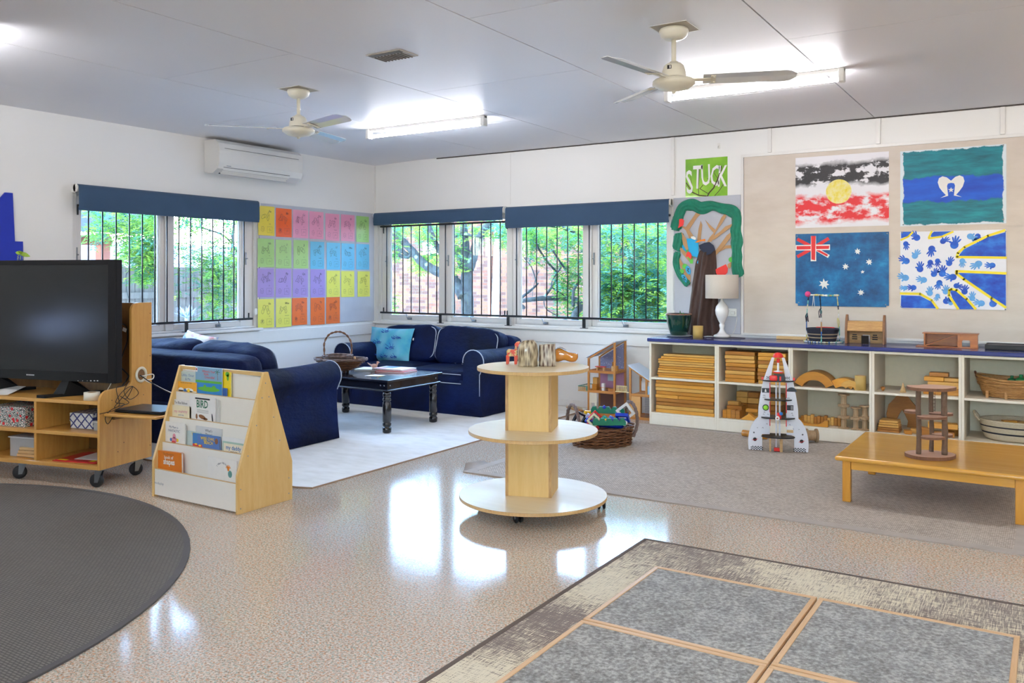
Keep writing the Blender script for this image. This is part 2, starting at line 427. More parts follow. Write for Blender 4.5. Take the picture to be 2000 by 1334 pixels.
struct(MB(M_TRIM).box(.02, 3.62, -.016, -.0005, .0005, .075).build('baseboard_back', bevel=.003))
struct(MB(M_TRIM).box(.0005, .016, Y1, -.02, .0005, .075).build('baseboard_left', bevel=.003))

# ------------------------------------------------------------------ security grilles
def grille(M, bars, r0, r1, posts, toprail, label):
    t = thing('security_grille', label, 'window bars', M @ Vector((r0, -.06, .9)))
    inv = Matrix.Translation(-(M @ Vector((r0, -.06, .9))))
    A = inv @ M; yb = -.06
    r = MB(M_BLACK).box(r0, r1, yb-.009, yb+.009, .885, .905, A)
    r.box(r0-.006, r0+.012, yb-.006, yb+.05, .885, .905, A).box(r0-.006, r0+.006, yb+.045, yb+.055, .885, .95, A)
    r.box(r1-.012, r1+.006, yb-.006, yb+.05, .885, .905, A).box(r1-.006, r1+.006, yb+.045, yb+.055, .885, .95, A)
    r.build('bottom_rail', t, bevel=.002)
    r = MB(M_BLACK).box(r0, r1, yb-.009, yb+.009, 1.865, 1.885, A).box(r0-.006, r0+.012, yb-.006, yb+.05, 1.865, 1.885, A).box(r0-.006, r0+.006, yb+.045, yb+.055, 1.80, 1.885, A)
    r.box(r1-.012, r1+.006, yb-.006, yb+.05, 1.865, 1.885, A); r.build('top_rail', t, bevel=.002)
    for u in bars: MB(M_BLACK).cyl(A @ Vector((u, yb, .904)), A @ Vector((u, yb, 1.866)), .006, n=8).build('bar', t)
    for u in posts:
        MB(M_BLACK).box(u-.016, u+.016, yb-.005+.028, yb+.005+.03, .80 if M is MAk else .7925, .888, A).box(u-.04, u+.04, yb+.018, yb+.043, .8005 if M is MAk else .7925, .806 if M is MAk else .798, A).box(u-.016, u+.016, yb, yb+.03, .886, .904, A).build('post', t, bevel=.002)
def lsp(a, b, n): return [a+(b-a)*i/(n-1) for i in range(n)]
ya = [onx(px, 520, .06).y for px in (172.7, 476.5)]
grille(MAk, lsp(ya[0], ya[1], 14), ya[0]-.06, ya[1]+.1, [onx(364, 640, .03).y], True, 'black metal bars across the window in the left wall behind the television')
xa = [ony(px, 520, -.06).x for px in (755.4, 977.2)]
grille(MBk, lsp(xa[0], xa[1], 14), xa[0]-.09, 1.795, [ony(860, 630, -.03).x], True, 'black metal bars across the window above the far blue sofa')
xa = [ony(px, 520, -.06).x for px in (1009, 1285)]
grille(MBk, lsp(xa[0], xa[1], 14), 1.825, xa[1]+.1, [ony(992.5, 630, -.03).x, ony(1140.5, 640, -.03).x], True, 'black metal bars across the window left of the paper tree display')

# ------------------------------------------------------------------ roller blinds
def blind(M, u0, u1, zt, zb, label, yy=-.085):
    o = M @ Vector(((u0+u1)/2, yy, zt)); t = thing('roller_blind', label, 'window blind', o); A = Matrix.Translation(-o) @ M
    f = MB(M_BLIND)
    vs = []; n = 24
    for i in range(n+1):
        u = u0+(u1-u0)*i/n
        for z, y in ((zt-.028, yy+.056), (zt-.008, yy+.045), (zt-.003, yy+.02), (zt-.02, yy+.003), (zt-.05, yy), (zb+.02, yy-.001), (zb, yy+.004)): vs.append((u, y+.0008*math.sin(i*1.7), z))
    f.add(vs, [(i*7+j, i*7+j+1, i*7+j+8, i*7+j+7) for i in range(n) for j in range(6)], A, True)
    f.build('blind_fabric', t)
    MB(M_BLIND).box(u0, u1, yy+.001, yy+.012, zb-.012, zb+.012, A).build('bottom_bar', t, bevel=.004)
    MB(M_TRIM).cyl(A @ Vector((u0+.004, yy+.032, zt-.035)), A @ Vector((u1-.004, yy+.032, zt-.035)), .026).build('roller_tube', t)
    for u in (u0-.011, u1+.002):
        MB(M_WHITEPL).cyl(A @ Vector((u, yy+.032, zt-.035)), A @ Vector((u+.009, yy+.032, zt-.035)), .033).box(u, u+.009, yy+.03, -.001, zt-.07, zt, A).build('bracket', t, bevel=.002)
    uc = u0+.01 if M is MBk and u0 < .5 else u1+.01
    c = MB(M_WHITEPL); ue = uc
    c.tube([A @ Vector((ue, yy+.06, zt-.04)), A @ Vector((ue, yy+.075, 1.5)), A @ Vector((ue, yy+.075, .98))], .0025, 5)
    c.tube([A @ Vector((ue+.012, yy+.06, zt-.04)), A @ Vector((ue+.012, yy+.075, 1.5)), A @ Vector((ue+.012, yy+.075, .98))], .0025, 5)
    c.box(ue-.008, ue+.02, yy+.068, yy+.084, .93, .99, A); c.build('pull_cord', t)
def bl(px0, px1, yt0, yt1, yb0, yb1, M, label):
    F = ony if M is MBk else onx; off = -.085 if M is MBk else .085
    a, b = F(px0, yt0, off), F(px1, yt1, off); c, d = F(px0, yb0, off), F(px1, yb1, off)
    u = (a.x, b.x) if M is MBk else (a.y, b.y)
    blind(M, u[0], u[1], (a.z+b.z)/2, (c.z+d.z)/2+.008, label)
bl(729, 981, 414.6, 403.7, 437.8, 430.9, MBk, 'dark blue roller blind, short drop, over the window above the far sofa')
bl(986.5, 1306, 403.7, 387.4, 445, 433.7, MBk, 'dark blue roller blind over the window beside the paper tree display')
bl(154, 507, 358.1, 392, 408, 434.6, MAk, 'dark blue roller blind on the left wall below the air conditioner')

# ------------------------------------------------------------------ air conditioner
o = Vector((0, -1.86, 2.26)); t = thing('air_conditioner', 'white wall mounted split air conditioner high on the left wall', 'air conditioner', o)
y0, y1 = -.505, .525
prof = [(0.002, .01), (.06, 0), (.12, -.005), (.19, .035), (.212, .09), (.215, .2), (.2, .27), (.15, .305), (.002, .305)]
M = Matrix(((1, 0, 0, 0), (0, 0, 1, 0), (0, 1, 0, 0), (0, 0, 0, 1)))
mb = MB(M_WHITEPL); mb.prism([(p[0], p[1]) for p in prof], -y1, -y0, Matrix(((1, 0, 0, 0), (0, 0, -1, 0), (0, 1, 0, 0), (0, 0, 0, 1))))
mb.build('casing', t, bevel=.008, seg=3)
MB(M_GAP).box(.2125, .2165, y0+.06, y1-.06, .262-.04, .2645-.04).build('panel_gap', t)
v = MB(plain('vent_dark', '#23262a', .5)).add([(.125, y0+.06, -.004), (.125, y1-.16, -.004), (.2, y1-.16, .052), (.2, y0+.06, .052)], [(0, 1, 2, 3), (3, 2, 1, 0)]); 
v.build('air_outlet', t)
for k_ in range(3):
    l = MB(M_WHITEPL).box(.145+.02*k_, .148+.02*k_, y0+.065, y1-.165, -.008+.016*k_, .022+.012*k_); l.build('louvre', t)
MB(M_STEEL).box(.2155, .2165, y0+.08, y0+.13, .06, .066).build('badge', t)

# ------------------------------------------------------------------ ceiling fans
M_RECESS = plain('recess_shade_beige', '#b3a998', .7)
def fan(label, loc, angs, gloss):
    t = thing('ceiling_fan', label, 'ceiling fan', loc)
    MB(M_GAP, M_CREAM).mat(M_RECESS).add([(x, y, -.0012) for x, y in ((-.095, -.1), (.105, -.1), (.105, .1), (-.095, .1))], [(0, 3, 2, 1)]).build('recess_shade', t)  # flat darker patch, its colour standing in for the shade of an uncut hole
    r = MB(M_TRIM); 
    for a, b, c, d in ((-.1, .11, -.105, -.1), (-.1, .11, .1, .105), (-.1, -.095, -.1, .1), (.105, .11, -.1, .1)): r.box(a, b, c, d, -.003, -.0005)
    r.build('recess_rim', t)
    MB(M_CREAM).lathe([(.03, -.004), (.075, -.006), (.078, -.02), (.068, -.045), (.045, -.06), (.018, -.062)], 32).build('canopy', t)
    MB(M_CREAM).cyl((0, 0, -.19), (0, 0, -.06), .0125).cyl((0, 0, -.2), (0, 0, -.178), .022).build('down_rod', t)
    MB(M_CREAM).lathe([(.012, -.185), (.038, -.188), (.052, -.2), (.06, -.225), (.065, -.258), (.066, -.262)], 32).build('motor_housing', t)
    MB(M_BLACK).lathe([(.058, -.261), (.058, -.27)], 32).build('vent_ring', t)
    MB(M_CREAM).lathe([(.06, -.27), (.1, -.272), (.11, -.28), (.112, -.296), (.1, -.305), (.08, -.318), (.03, -.33), (.012, -.333), (.010, -.342), (.001, -.345)], 40).build('hub', t)
    lg = MB(M_BLACK).box(-.012, .01, -.0615, -.0585, -.226, -.206); lg.mat(M_PAPER).box(.001, .007, -.0622, -.0600, -.223, -.209); lg.build('rating_label', t)
    for a in angs:
        R = Matrix.Rotation(a, 4, 'Z'); tw = R @ Matrix.Translation((0, 0, -.275)) @ Matrix.Rotation(math.radians(-11), 4, 'X')
        b = MB(gloss); n = 16; vs = []
        for i in range(n+1):
            s_ = i/n; x = .15+.47*s_; w = .058+.012*s_
            if s_ > .86: w *= math.sqrt(max(.05, 1-((s_-.86)/.15)**2))
            for q in (-1, 0, 1):
                for z in (0, .0025): vs.append((x, q*w, z+(.005 if q == 0 else 0)))
        fs = []
        for i in range(n):
            o_ = i*6; p = o_+6
            fs += [(o_, o_+2, p+2, p), (o_+2, o_+4, p+4, p+2), (o_+1, p+1, p+3, o_+3), (o_+3, p+3, p+5, o_+5), (o_, p, p+1, o_+1), (o_+4, o_+5, p+5, p+4)]
        fs += [(0, 1, 3, 2), (2, 3, 5, 4), (n*6, n*6+2, n*6+3, n*6+1), (n*6+2, n*6+4, n*6+5, n*6+3)]
        b.add(vs, fs, tw); bo = b.build('blade', t)
        br = MB(M_CREAM); br.box(.095, .2, -.016, .016, -.004, .0, tw).box(.19, .215, -.045, .045, -.004, .0, tw)
        for q in (-.03, .03): br.cyl(tw @ Vector((.205, q, -.008)), tw @ Vector((.205, q, 0)), .005, n=8)
        br.build('blade_bracket', bo)
M_BLADE = plain('fan_blade_gloss', '#e4e6e6', .12, coat=.6, var=.02)
def fan_angles(cx, cy, z, pts): return [math.atan2(p.y-cy, p.x-cx) for p in (onz(a, b, z) for a, b in pts)]
a2 = fan_angles(4.96, -3.277, 2.335, [(1560, 147)])[0]; a1 = fan_angles(2.188, -3.281, 2.335, [(402, 245)])[0]
fan('white three blade ceiling fan nearest the bright right-hand tube light', (4.96, -3.277, HC), [a2+k_*2*PI/3 for k_ in range(3)], M_BLADE)
fan('white three blade ceiling fan in front of the air conditioner', (2.188, -3.281, HC), [a1+k_*2*PI/3 for k_ in range(3)], M_BLADE)

# ------------------------------------------------------------------ fluorescent lights
def m_emit(name, c, s):
    t = NT(name); e = t.n('Emission'); e.inputs['Strength'].default_value = s
    n = t.noise(t.co(), 3, 1); col = t.mix(n, lin(c), lin(c)); t.t.links.new(col[0].outputs[2], e.inputs['Color']); t.t.links.new(e.outputs[0], t.out.inputs[0]); return t.m
TUBE = 78.0
M_TUBE = m_emit('fluorescent_tube', '#fbfaff', TUBE)
def batten(label, x0, x1, y, bare=True, group=None, y1=None):
    y1 = y if y1 is None else y1; c = Vector(((x0+x1)/2, (y+y1)/2, HC)); L = math.hypot(x1-x0, y1-y); a = math.atan2(y1-y, x1-x0)
    t = thing('tube_light', label, 'ceiling light', c, a, group)
    MB(M_WHITEPL).box(-L/2, L/2, -.019, .019, -.026, -.0005).build('fitting_body', t, bevel=.004)
    for s_ in (-1, 1): MB(M_WHITEPL).box(s_*L/2-(.035 if s_ > 0 else 0), s_*L/2+(.035 if s_ < 0 else 0), -.030, .030, -.088, -.001).build('end_cap', t, bevel=.006)
    MB(M_TUBE).cyl((-L/2+.035, 0, -.068), (L/2-.035, 0, -.068), .014).build('tube', t)
    return t
batten('lit tube light near the far corner, left of the pair in view', 1.50, 2.765, -1.80)
batten('lit tube light behind the right-hand ceiling fan', 4.35, 5.545, -1.90)
for i, (x, y) in enumerate([(.66, -5.28), (4.6, -5.95), (7.2, -1.9), (7.3, -5.6), (1.7, -8.4), (4.6, -8.4), (7.3, -8.4)]):  # unseen fittings added for fill light; the first is read off a glow
    batten('assumed unseen tube light on the ceiling outside the picture', x, x+1.35, y, group='assumed tube lights out of view')

# ceiling air vent
p = [onz(*q, HC) for q in ((722, 110), (765, 97), (819, 107), (750, 120))]
c = Vector((3.35, -3.65, HC)); t = thing('ceiling_vent', 'small grey louvred vent set in the ceiling between the fans', 'vent', c, 0)
MB(plain('vent_box', '#b9b2a8', .6)).box(-.13, .13, -.085, .085, -.006, -.0008).build('vent_frame', t, bevel=.001)
s = MB(plain('vent_slat', '#6f6960', .6))
for i in range(9): s.box(-.11+i*.025, -.104+i*.025, -.03, .075, -.012, -.006)
s.box(-.115, .115, -.078, -.04, -.009, -.006); s.build('slat_panel', t)
# ================================================================== boards, posters, pictures
M_GREYFELT = fabric('grey_board_cloth', '#b9bcc6', '#c3c6cf', .95, 700, 5, .1)
o = Vector((0, -.865, .8)); t = thing('pin_board', 'grey cloth pin board in the far corner holding the alphabet posters', 'pin board', o)
MB(M_GREYFELT).box(.0005, .012, -.855, .835, -.003, 1.232).build('cloth_panel', t, bevel=.002)
cols = {'yellow': '#efd94a', 'lemon': '#ece86a', 'orange': '#f27637', 'deep': '#f2641f', 'pink': '#ea9dba', 'green': '#a8d680', 'blue': '#6cc2e6', 'purple': '#a995d8'}
PM = {k_: plain('poster_'+k_, c, .22, coat=.5, var=.03, nscale=8) for k_, c in cols.items()}
X = [((120, 277, 112, 395), 'A', 'yellow', 'apple'), ((290, 443, 135, 410), 'B', 'deep', 'bee'), ((453, 603, 150, 420), 'C', 'pink', 'cat'), ((612, 750, 165, 430), 'D', 'pink', 'dog'),
 ((768, 903, 185, 445), 'E', 'pink', 'elephant'), ((918, 1050, 195, 450), 'F', 'pink', 'fish'), ((1066, 1188, 210, 460), 'G', 'green', 'goat'),
 ((115, 275, 425, 700), 'H', 'green', 'hat'), ((288, 440, 437, 710), 'I', 'green', 'igloo'), ((460, 603, 440, 712), 'J', 'green', 'jam'), ((622, 757, 455, 718), 'K', 'blue', 'kangaroo'),
 ((780, 912, 465, 724), 'L', 'blue', 'ladybug'), ((922, 1048, 472, 726), 'M', 'blue', 'monkey'), ((1065, 1190, 478, 724), 'N', 'blue', 'nest'),
 ((113, 272, 712, 990), 'O', 'purple', 'owl'), ((288, 440, 718, 990), 'P', 'purple', 'pig'), ((452, 600, 720, 990), 'Q', 'purple', 'queen'), ((623, 765, 722, 990), 'R', 'purple', 'rabbit'),
 ((780, 910, 735, 988), 'S', 'lemon', 'sun'), ((920, 1047, 738, 988), 'T', 'lemon', 'train'), ((1078, 1197, 740, 985), 'U', 'lemon', 'umbrella'),
 ((117, 273, 1008, 1285), 'V', 'lemon', 'van'), ((290, 440, 1003, 1277), 'W', 'lemon', 'watermelon'), ((445, 592, 997, 1258), 'X', 'orange', 'xylophone'), ((625, 762, 995, 1255), 'Y', 'orange', 'yoyo'), ((775, 908, 990, 1243), 'Z', 'orange', 'zebra')]
rows = ['top row', 'second row', 'third row', 'bottom row']
for i, ((a, b, c, d), L, kc, wd) in enumerate(X):
    px0, px1 = 480+a/4.939, 480+b/4.939; pc = (px0+px1)/2
    y0, y1 = onx(px0, 500, .014).y, onx(px1, 500, .014).y; zt, zb = onx(pc, 380+c/4.939, .014).z, onx(pc, 380+d/4.939, .014).z
    w, h = y1-y0, zt-zb; w = min(w, .222)
    cn = {'lemon': 'pale yellow', 'deep': 'deep orange'}.get(kc, kc)
    ctr = Vector((.0128, (y0+y1)/2, (zt+zb)/2))
    t = thing('alphabet_poster', '%s laminated alphabet poster with a hand sign for the letter %s' % (cn, L), 'poster', ctr, 0, 'alphabet hand sign posters')
    mb = MB(PM[kc]); n = 8; r = random.Random(i); cu = r.uniform(.002, .007)
    vs = []
    for q in range(n+1):
        f_ = q/n
        for z in (-h/2, h/2):
            lift = .0004+cu*max(0, .35-f_)**1.3*(1.5 if z < 0 else .7)+.0035*max(0, f_-.8)*(z < 0)
            vs += [(lift, -w/2+w*f_, z), (lift+.0007, -w/2+w*f_, z)]
    fs = []
    for q in range(n): a_ = q*4; fs += [(a_+1, a_+5, a_+7, a_+3), (a_, a_+2, a_+6, a_+4), (a_, a_+4, a_+5, a_+1), (a_+2, a_+3, a_+7, a_+6)]
    fs += [(0, 1, 3, 2), (n*4, n*4+2, n*4+3, n*4+1)]
    mb.add(vs, fs)
    M = basis((.0036, 0, 0), (0, 1, 0), (0, 0, 1)); mb.mat(M_INK)
    mb.text(L+L.lower(), w*.2, h*.33, .032, M, shear=.15)
    mb.text(wd, w*.2, -.02-h*.03, .012, M)
    for s_ in (-1, 1):       # the two hands of the sign
        cx, cy = s_*w*.13-w*.04, h*.13+r.uniform(-.01, .01); pts = []
        for k_ in range(15):
            an = 2*PI*k_/14; rr = (.026+.012*math.sin(an*(2+i % 3)+r.random()*.9+i*1.7))*(1.25 if abs(math.sin(an)) > .7 else .8)
            pts.append((cx+rr*math.cos(an+s_*.5)*.8, cy+rr*math.sin(an+s_*.5)))
        mb.line(pts, .0022, M)
        for k_ in range(2): mb.line([(cx+r.uniform(-.015, .015), cy+.02), (cx+r.uniform(-.012, .012), cy-.008), (cx+r.uniform(-.012, .012), cy-.016)], .0014, M)
    bx0, by0, bs = w*.04, -h*.4, w*.3
    mb.line([(bx0, by0), (bx0+bs, by0), (bx0+bs, by0+bs*.95), (bx0, by0+bs*.95), (bx0, by0)], .0013, M)
    mb.line([(bx0+bs*.2+r.random()*.02, by0+.01), (bx0+bs*.5, by0+bs*.7), (bx0+bs*.8, by0+.015+r.random()*.02), (bx0+bs*.3, by0+bs*.5)], .0013, M)
    cx, cy = -w*.24, -h*.28; pts = [(cx+(.02+.006*math.sin(k_*(2+i % 4)))*math.cos(k_*PI/6), cy+(.024+.005*math.cos(k_*3+i))*math.sin(k_*PI/6)) for k_ in range(13)]
    mb.line(pts, .0016, M); mb.line([(cx-.01, cy+.004), (cx, cy-.006), (cx+.01, cy+.005)], .0014, M)
    if L in 'BXZV': mb.line([(cx-.012, cy-.01), (cx+.012, cy+.012), (cx-.008, cy+.014), (cx+.01, cy-.012)], .003, M)
    mb.build('sheet', t)

# ---- big fabric board on the back wall
def m_cal():
    t = NT('calico_cloth'); v = t.co(); n = t.noise(t.co(scale=(1, 1, 3)), 2.2, 4, .6); n2 = t.noise(v, 900, 2); n3 = t.noise(t.co(scale=(1, 1, 2)), 7, 3)
    c = t.ramp(n, [(.3, '#d3c7ba'), (.7, '#dfd5ca')]); t.bsdf(c, .9, sheen=.2, normal=t.bump(t.math('ADD', t.math('MULTIPLY', n2, .05), n3), .12, .03)); return t.m
M_CAL = m_cal()
bx0, bx1, bz0, bz1 = 4.30, 7.95, .785, 2.386
t = thing('fabric_display_board', 'wide cream cloth display board in a white frame holding four paintings', 'display board', (bx0, 0, bz0)); A = Matrix.Translation((-bx0, 0, -bz0))
f = MB(M_TRIM)
f.box(bx0, bx1, -.022, -.0005, bz1-.025, bz1, A).box(bx0, bx1, -.022, -.0005, bz0, bz0+.02, A).box(bx0, bx0+.022, -.022, -.0005, bz0+.02, bz1-.025, A).box(bx1-.022, bx1, -.022, -.0005, bz0+.02, bz1-.025, A)
f.build('frame', t, bevel=.002)
def clothpanel(z0, z1, yy, name, seed):
    mb = MB(M_CAL); nx, nz = 60, 24; vs = []; fs = []
    for i in range(nx+1):
        for j in range(nz+1):
            x = bx0+.024+(bx1-bx0-.048)*i/nx; z = z0+(z1-z0)*j/nz
            e = 1-(1-j/nz)**2
            w_ = .0025*noise.noise(Vector((x*2.2+seed, z*6, 1)))+.002*noise.noise(Vector((x*5+z*7, z*2+seed, 3)))*(1.3-j/nz)
            vs.append((x, yy+w_, z))
    for i in range(nx):
        for j in range(nz):
            a = i*(nz+1)+j; fs.append((a, a+nz+1, a+nz+2, a+1))
    mb.add(vs, fs, A, True).build(name, t)
clothpanel(bz0+.018, 1.70, -.010, 'lower_cloth', 3); clothpanel(1.69, bz1-.024, -.013, 'upper_cloth', 9)

# ---- paint materials in sheet coordinates (local x right, z up, metres)
def paint(name, build, rough=.55):
    t = NT(name); tc = t.t.nodes.new('ShaderNodeTexCoord'); sx = t.t.nodes.new('ShaderNodeSeparateXYZ'); t.t.links.new(tc.outputs['Object'], sx.inputs[0])
    col = build(t, tc, (sx, 0), (sx, 2)); t.bsdf(col, rough, normal=t.bump(t.noise(t.co(), 30, 3), .15, .003)); return t.m
def vnoise(t, scale, stretch=(1, 1, 1), detail=4, rough=.6, off=0):
    return t.noise(t.co(scale=stretch, loc=(off, off, off)), scale, detail, rough)
def band(t, c, lo, hi, soft=.004):
    a = t.n('MapRange', Value=c, From_Min=lo-soft, From_Max=lo+soft); b = t.n('MapRange', Value=c, From_Min=hi+soft, From_Max=hi-soft)
    a.clamp = True; b.clamp = True; return t.math('MULTIPLY', a, b)
def thr(t, n, lo, soft=.03):
    a = t.n('MapRange', Value=n, From_Min=lo-soft, From_Max=lo+soft); a.clamp = True; return a
def build_flag1(t, tc, x, z):
    wob = t.math('MULTIPLY', t.math('SUBTRACT', vnoise(t, 5), .5), .12); zz = t.math('ADD', z, wob)
    bm = t.math('MULTIPLY', band(t, zz, .055, .235, .02), thr(t, vnoise(t, 6.5, (1, 1, 1.5), 5, .6), .455, .02))
    rm = t.math('MULTIPLY', band(t, zz, -.255, -.035, .02), thr(t, vnoise(t, 6.5, (1, 1, 1.7), 5, .6, 4), .47, .05))
    pap = t.mix(vnoise(t, 3), lin('#eae8ee'), lin('#f3f2f5'))
    c = t.mix(bm, pap, t.mix(vnoise(t, 40), lin('#211f22'), lin('#3a383b'))); return t.mix(rm, c, t.mix(vnoise(t, 25), lin('#e8282b'), lin('#e0383f')))
def build_flag2(t, tc, x, z):
    wob = t.math('MULTIPLY', t.math('SUBTRACT', vnoise(t, 6, (1.5, 1, 1)), .5), .09); zz = t.math('ADD', z, wob)
    green = t.ramp(vnoise(t, 7, (.5, 1, 3), 5), [(.3, '#04586a'), (.5, '#067887'), (.72, '#0d98a4')])
    blue = t.ramp(vnoise(t, 5, (.6, 1, 2), 5, .6, 2), [(.3, '#0640b4'), (.7, '#0b63d8')])
    c = t.mix(band(t, zz, -.112, .082, .006), green, blue)
    ex = t.math('SUBTRACT', .352, t.math('ABSOLUTE', x)); ez = t.math('SUBTRACT', .295, t.math('ABSOLUTE', z)); e = t.math('MINIMUM', ex, ez)
    edge = thr(t, t.math('ADD', t.math('MULTIPLY', vnoise(t, 12, (1, 1, 1), 4, .6, 7), .05), t.math('MULTIPLY', e, -1.0)), .0215, .003)
    return t.mix(edge, c, lin('#dfeaf0'))
def build_flag3(t, tc, x, z):
    base = t.ramp(vnoise(t, 5, (1, 1, 1.3), 6, .65), [(.28, '#06325f'), (.45, '#0a5488'), (.6, '#0c6ea8'), (.78, '#2b98c9')])
    sp = thr(t, vnoise(t, 14, (1, 1, 1), 5, .7, 5), .70, .03); return t.mix(sp, base, lin('#7fc0dc'))
def build_flag4(t, tc, x, z): return t.mix(vnoise(t, 3), lin('#e9ecf5'), lin('#f3f4fa'))
M_FL = [paint('painting_black_red', build_flag1), paint('painting_green_blue', build_flag2), paint('painting_dark_blue', build_flag3), paint('painting_white_ground', build_flag4)]
M_BLUEP = paint('blue_poster_paint', lambda t, tc, x, z: t.ramp(vnoise(t, 8, (1, 1, 1.6), 5, .6), [(.28, '#0a2fa8'), (.5, '#0f58c8'), (.72, '#2f86e2')]))
M_YELP = plain('yellow_poster_paint', '#f6e22a', .5, var=.08, nscale=20)
M_REDP = plain('red_poster_paint', '#e23033', .5, var=.2, nscale=14)
M_SUN = paint('yellow_sponge_paint', lambda t, tc, x, z: t.ramp(vnoise(t, 26, (1, 1, 1), 4, .6), [(.35, '#f0e6ae'), (.55, '#eedf70'), (.68, '#e8cf25')]))
def sheet(name, label, cx, cz, w, h, mat, notch=(), y=-.0165, curl=0):
    t = thing(name, label, 'painting', (cx, y, cz))
    mb = MB(mat); pts = [(-w/2, -h/2), (w/2, -h/2), (w/2, h/2), (-w/2, h/2)]
    if notch == 'bl': pts = [(-w/2+.02, -h/2), (w/2-.02, -h/2), (w/2-.02, -h/2+.012), (w/2, -h/2+.012), (w/2, h/2), (-w/2, h/2), (-w/2, -h/2+.02), (-w/2+.02, -h/2+.018)]
    mb.prism(pts, 0, .0012, basis((0, 0, 0), (1, 0, 0), (0, 0, 1)))
    mb.build('paper', t); return t
BS = basis((0, -.0016, 0), (1, 0, 0), (0, 0, 1))
t1 = sheet('handprint_painting', 'painting with black blotches over red blotches and a yellow disc', 5.145, 2.021, .743, .603, M_FL[0])
mb = MB(M_SUN).prism([(.102*math.cos(2*PI*i/40), .102*math.sin(2*PI*i/40)) for i in range(40)], 0, .0012, BS); mb.build('yellow_disc', t1, loc=(-.018, 0, -.005))
t2 = sheet('striped_painting', 'green and blue striped painting with a white headdress shape and star', 5.973, 2.011, .743, .605, M_FL[1])
hp = []
for s_ in (1, -1):
    side = [(0, .02), (.03, .048), (.06, .058), (.085, .045), (.094, .012), (.082, -.03), (.06, -.063), (.036, -.092), (.075, -.112), (.02, -.098), (.024, -.06), (.028, -.02), (.022, -.002), (0, .003)]
    MBx = MB(M_PAPER).prism([(s_*a, b) for a, b in side], 0, .0012, BS); MBx.build('headdress_half', t2, loc=(-.005, 0, .025))
def star(n, r0, r1, rot=PI/2, j=0, seed=0):
    rr = random.Random(seed); return [((r0 if k_ % 2 == 0 else r1)*(1+j*rr.uniform(-1, 1))*math.cos(rot+PI*k_/n), (r0 if k_ % 2 == 0 else r1)*(1+j*rr.uniform(-1, 1))*math.sin(rot+PI*k_/n)) for k_ in range(2*n)]
MB(M_PAPER).prism(star(5, .021, .009), 0, .0012, BS).build('star', t2, loc=(-.005, 0, -.028))
t3 = sheet('starry_painting', 'dark blue painting with a red striped cross corner and white stars', 5.145, 1.361, .743, .615, M_FL[2], 'bl')
B3 = basis((0, -.0016, 0), (1, 0, 0), (0, 0, 1)); c0 = (-.222, .188)
cr = MB(M_PAPER)
cr.flat([(c0[0]-.148, c0[1]+.025), (c0[0]-.148, c0[1]-.022), (c0[0]+.135, c0[1]-.022), (c0[0]+.135, c0[1]+.025)][::-1], B3, .0008)
cr.mat(M_REDP).flat([(c0[0]-.14, c0[1]+.016), (c0[0]-.14, c0[1]-.014), (c0[0]+.125, c0[1]-.012), (c0[0]+.13, c0[1]+.014)][::-1], B3, .0014)
for sx_, sy_, q in ((-1, 1, 0), (1, 1, 0), (1, -1, 1), (-1, -1, 0)):
    cr.mat(M_PAPER if q else M_REDP); L_ = .118 if sx_ > 0 else .128
    cr.line([(c0[0]+sx_*.02, c0[1]+sy_*.012), (c0[0]+sx_*L_, c0[1]+sy_*.072)], .028, B3, .0004)
    if q: cr.mat(M_REDP).line([(c0[0]+.02, c0[1]-.014), (c0[0]+.11, c0[1]-.066)], .018, B3, .0006)
cr.mat(M_PAPER).flat([(c0[0]-.023, c0[1]-.115), (c0[0]+.023, c0[1]-.115), (c0[0]+.021, c0[1]+.1), (c0[0]-.021, c0[1]+.1)], B3, .0018)
cr.mat(M_REDP).flat([(c0[0]-.016, c0[1]-.10), (c0[0]+.014, c0[1]-.108), (c0[0]+.019, c0[1]+.1), (c0[0]-.019, c0[1]+.1)], B3, .0022)
cr.build('striped_cross', t3)
def z6(px, py): p = ony(1540+px/7.409, 440+py/7.411, -.018); return p.x-5.145, p.z-1.361
for i, (px, py, r, n) in enumerate([(515, 850, 86, 7), (1000, 378, 52, 7), (1168, 532, 52, 7), (825, 598, 54, 7), (1072, 675, 32, 5), (1048, 975, 52, 7)]):
    x, z = z6(px, py); R = r/7.41*6.6/1673; MB(M_PAPER).prism(star(n, R, R*.48, PI/2+.1, .12, i), 0, .001, BS).build('star', t3, loc=(x, 0, z))
for px, py in ((1430, 118), (150, 1118), (1408, 1150), (125, 155)):
    x, z = z6(px, py); MB(M_STEEL).ball((x, -.003, z), .006, (1, .5, 1), 8).build('pin', t3)
t4 = sheet('handprint_painting', 'white painting full of blue handprints with blue wedges edged in yellow', 5.973, 1.355, .743, .615, M_FL[3])
def z7(px, py): p = ony(1740+px/7.019, 430+py/7.021, -.018); return p.x-5.973, p.z-1.355
B4 = BS
yel = MB(M_YELP); blu = MB(M_BLUEP)
wedges = [[(920, 500), (1000, 400), (1340, 230), (1575, 165), (1578, 500)], [(910, 722), (1575, 745), (1578, 1190), (1380, 1060), (1000, 790)], [(805, 960), (880, 950), (1010, 1060), (1140, 1222), (940, 1222), (850, 1080)],
          [(140, 1030), (400, 1040), (560, 1120), (620, 1210), (135, 1200)], [(540, 200), (590, 158), (850, 152), (700, 215), (560, 240)], [(140, 158), (285, 158), (270, 205), (140, 250)]]
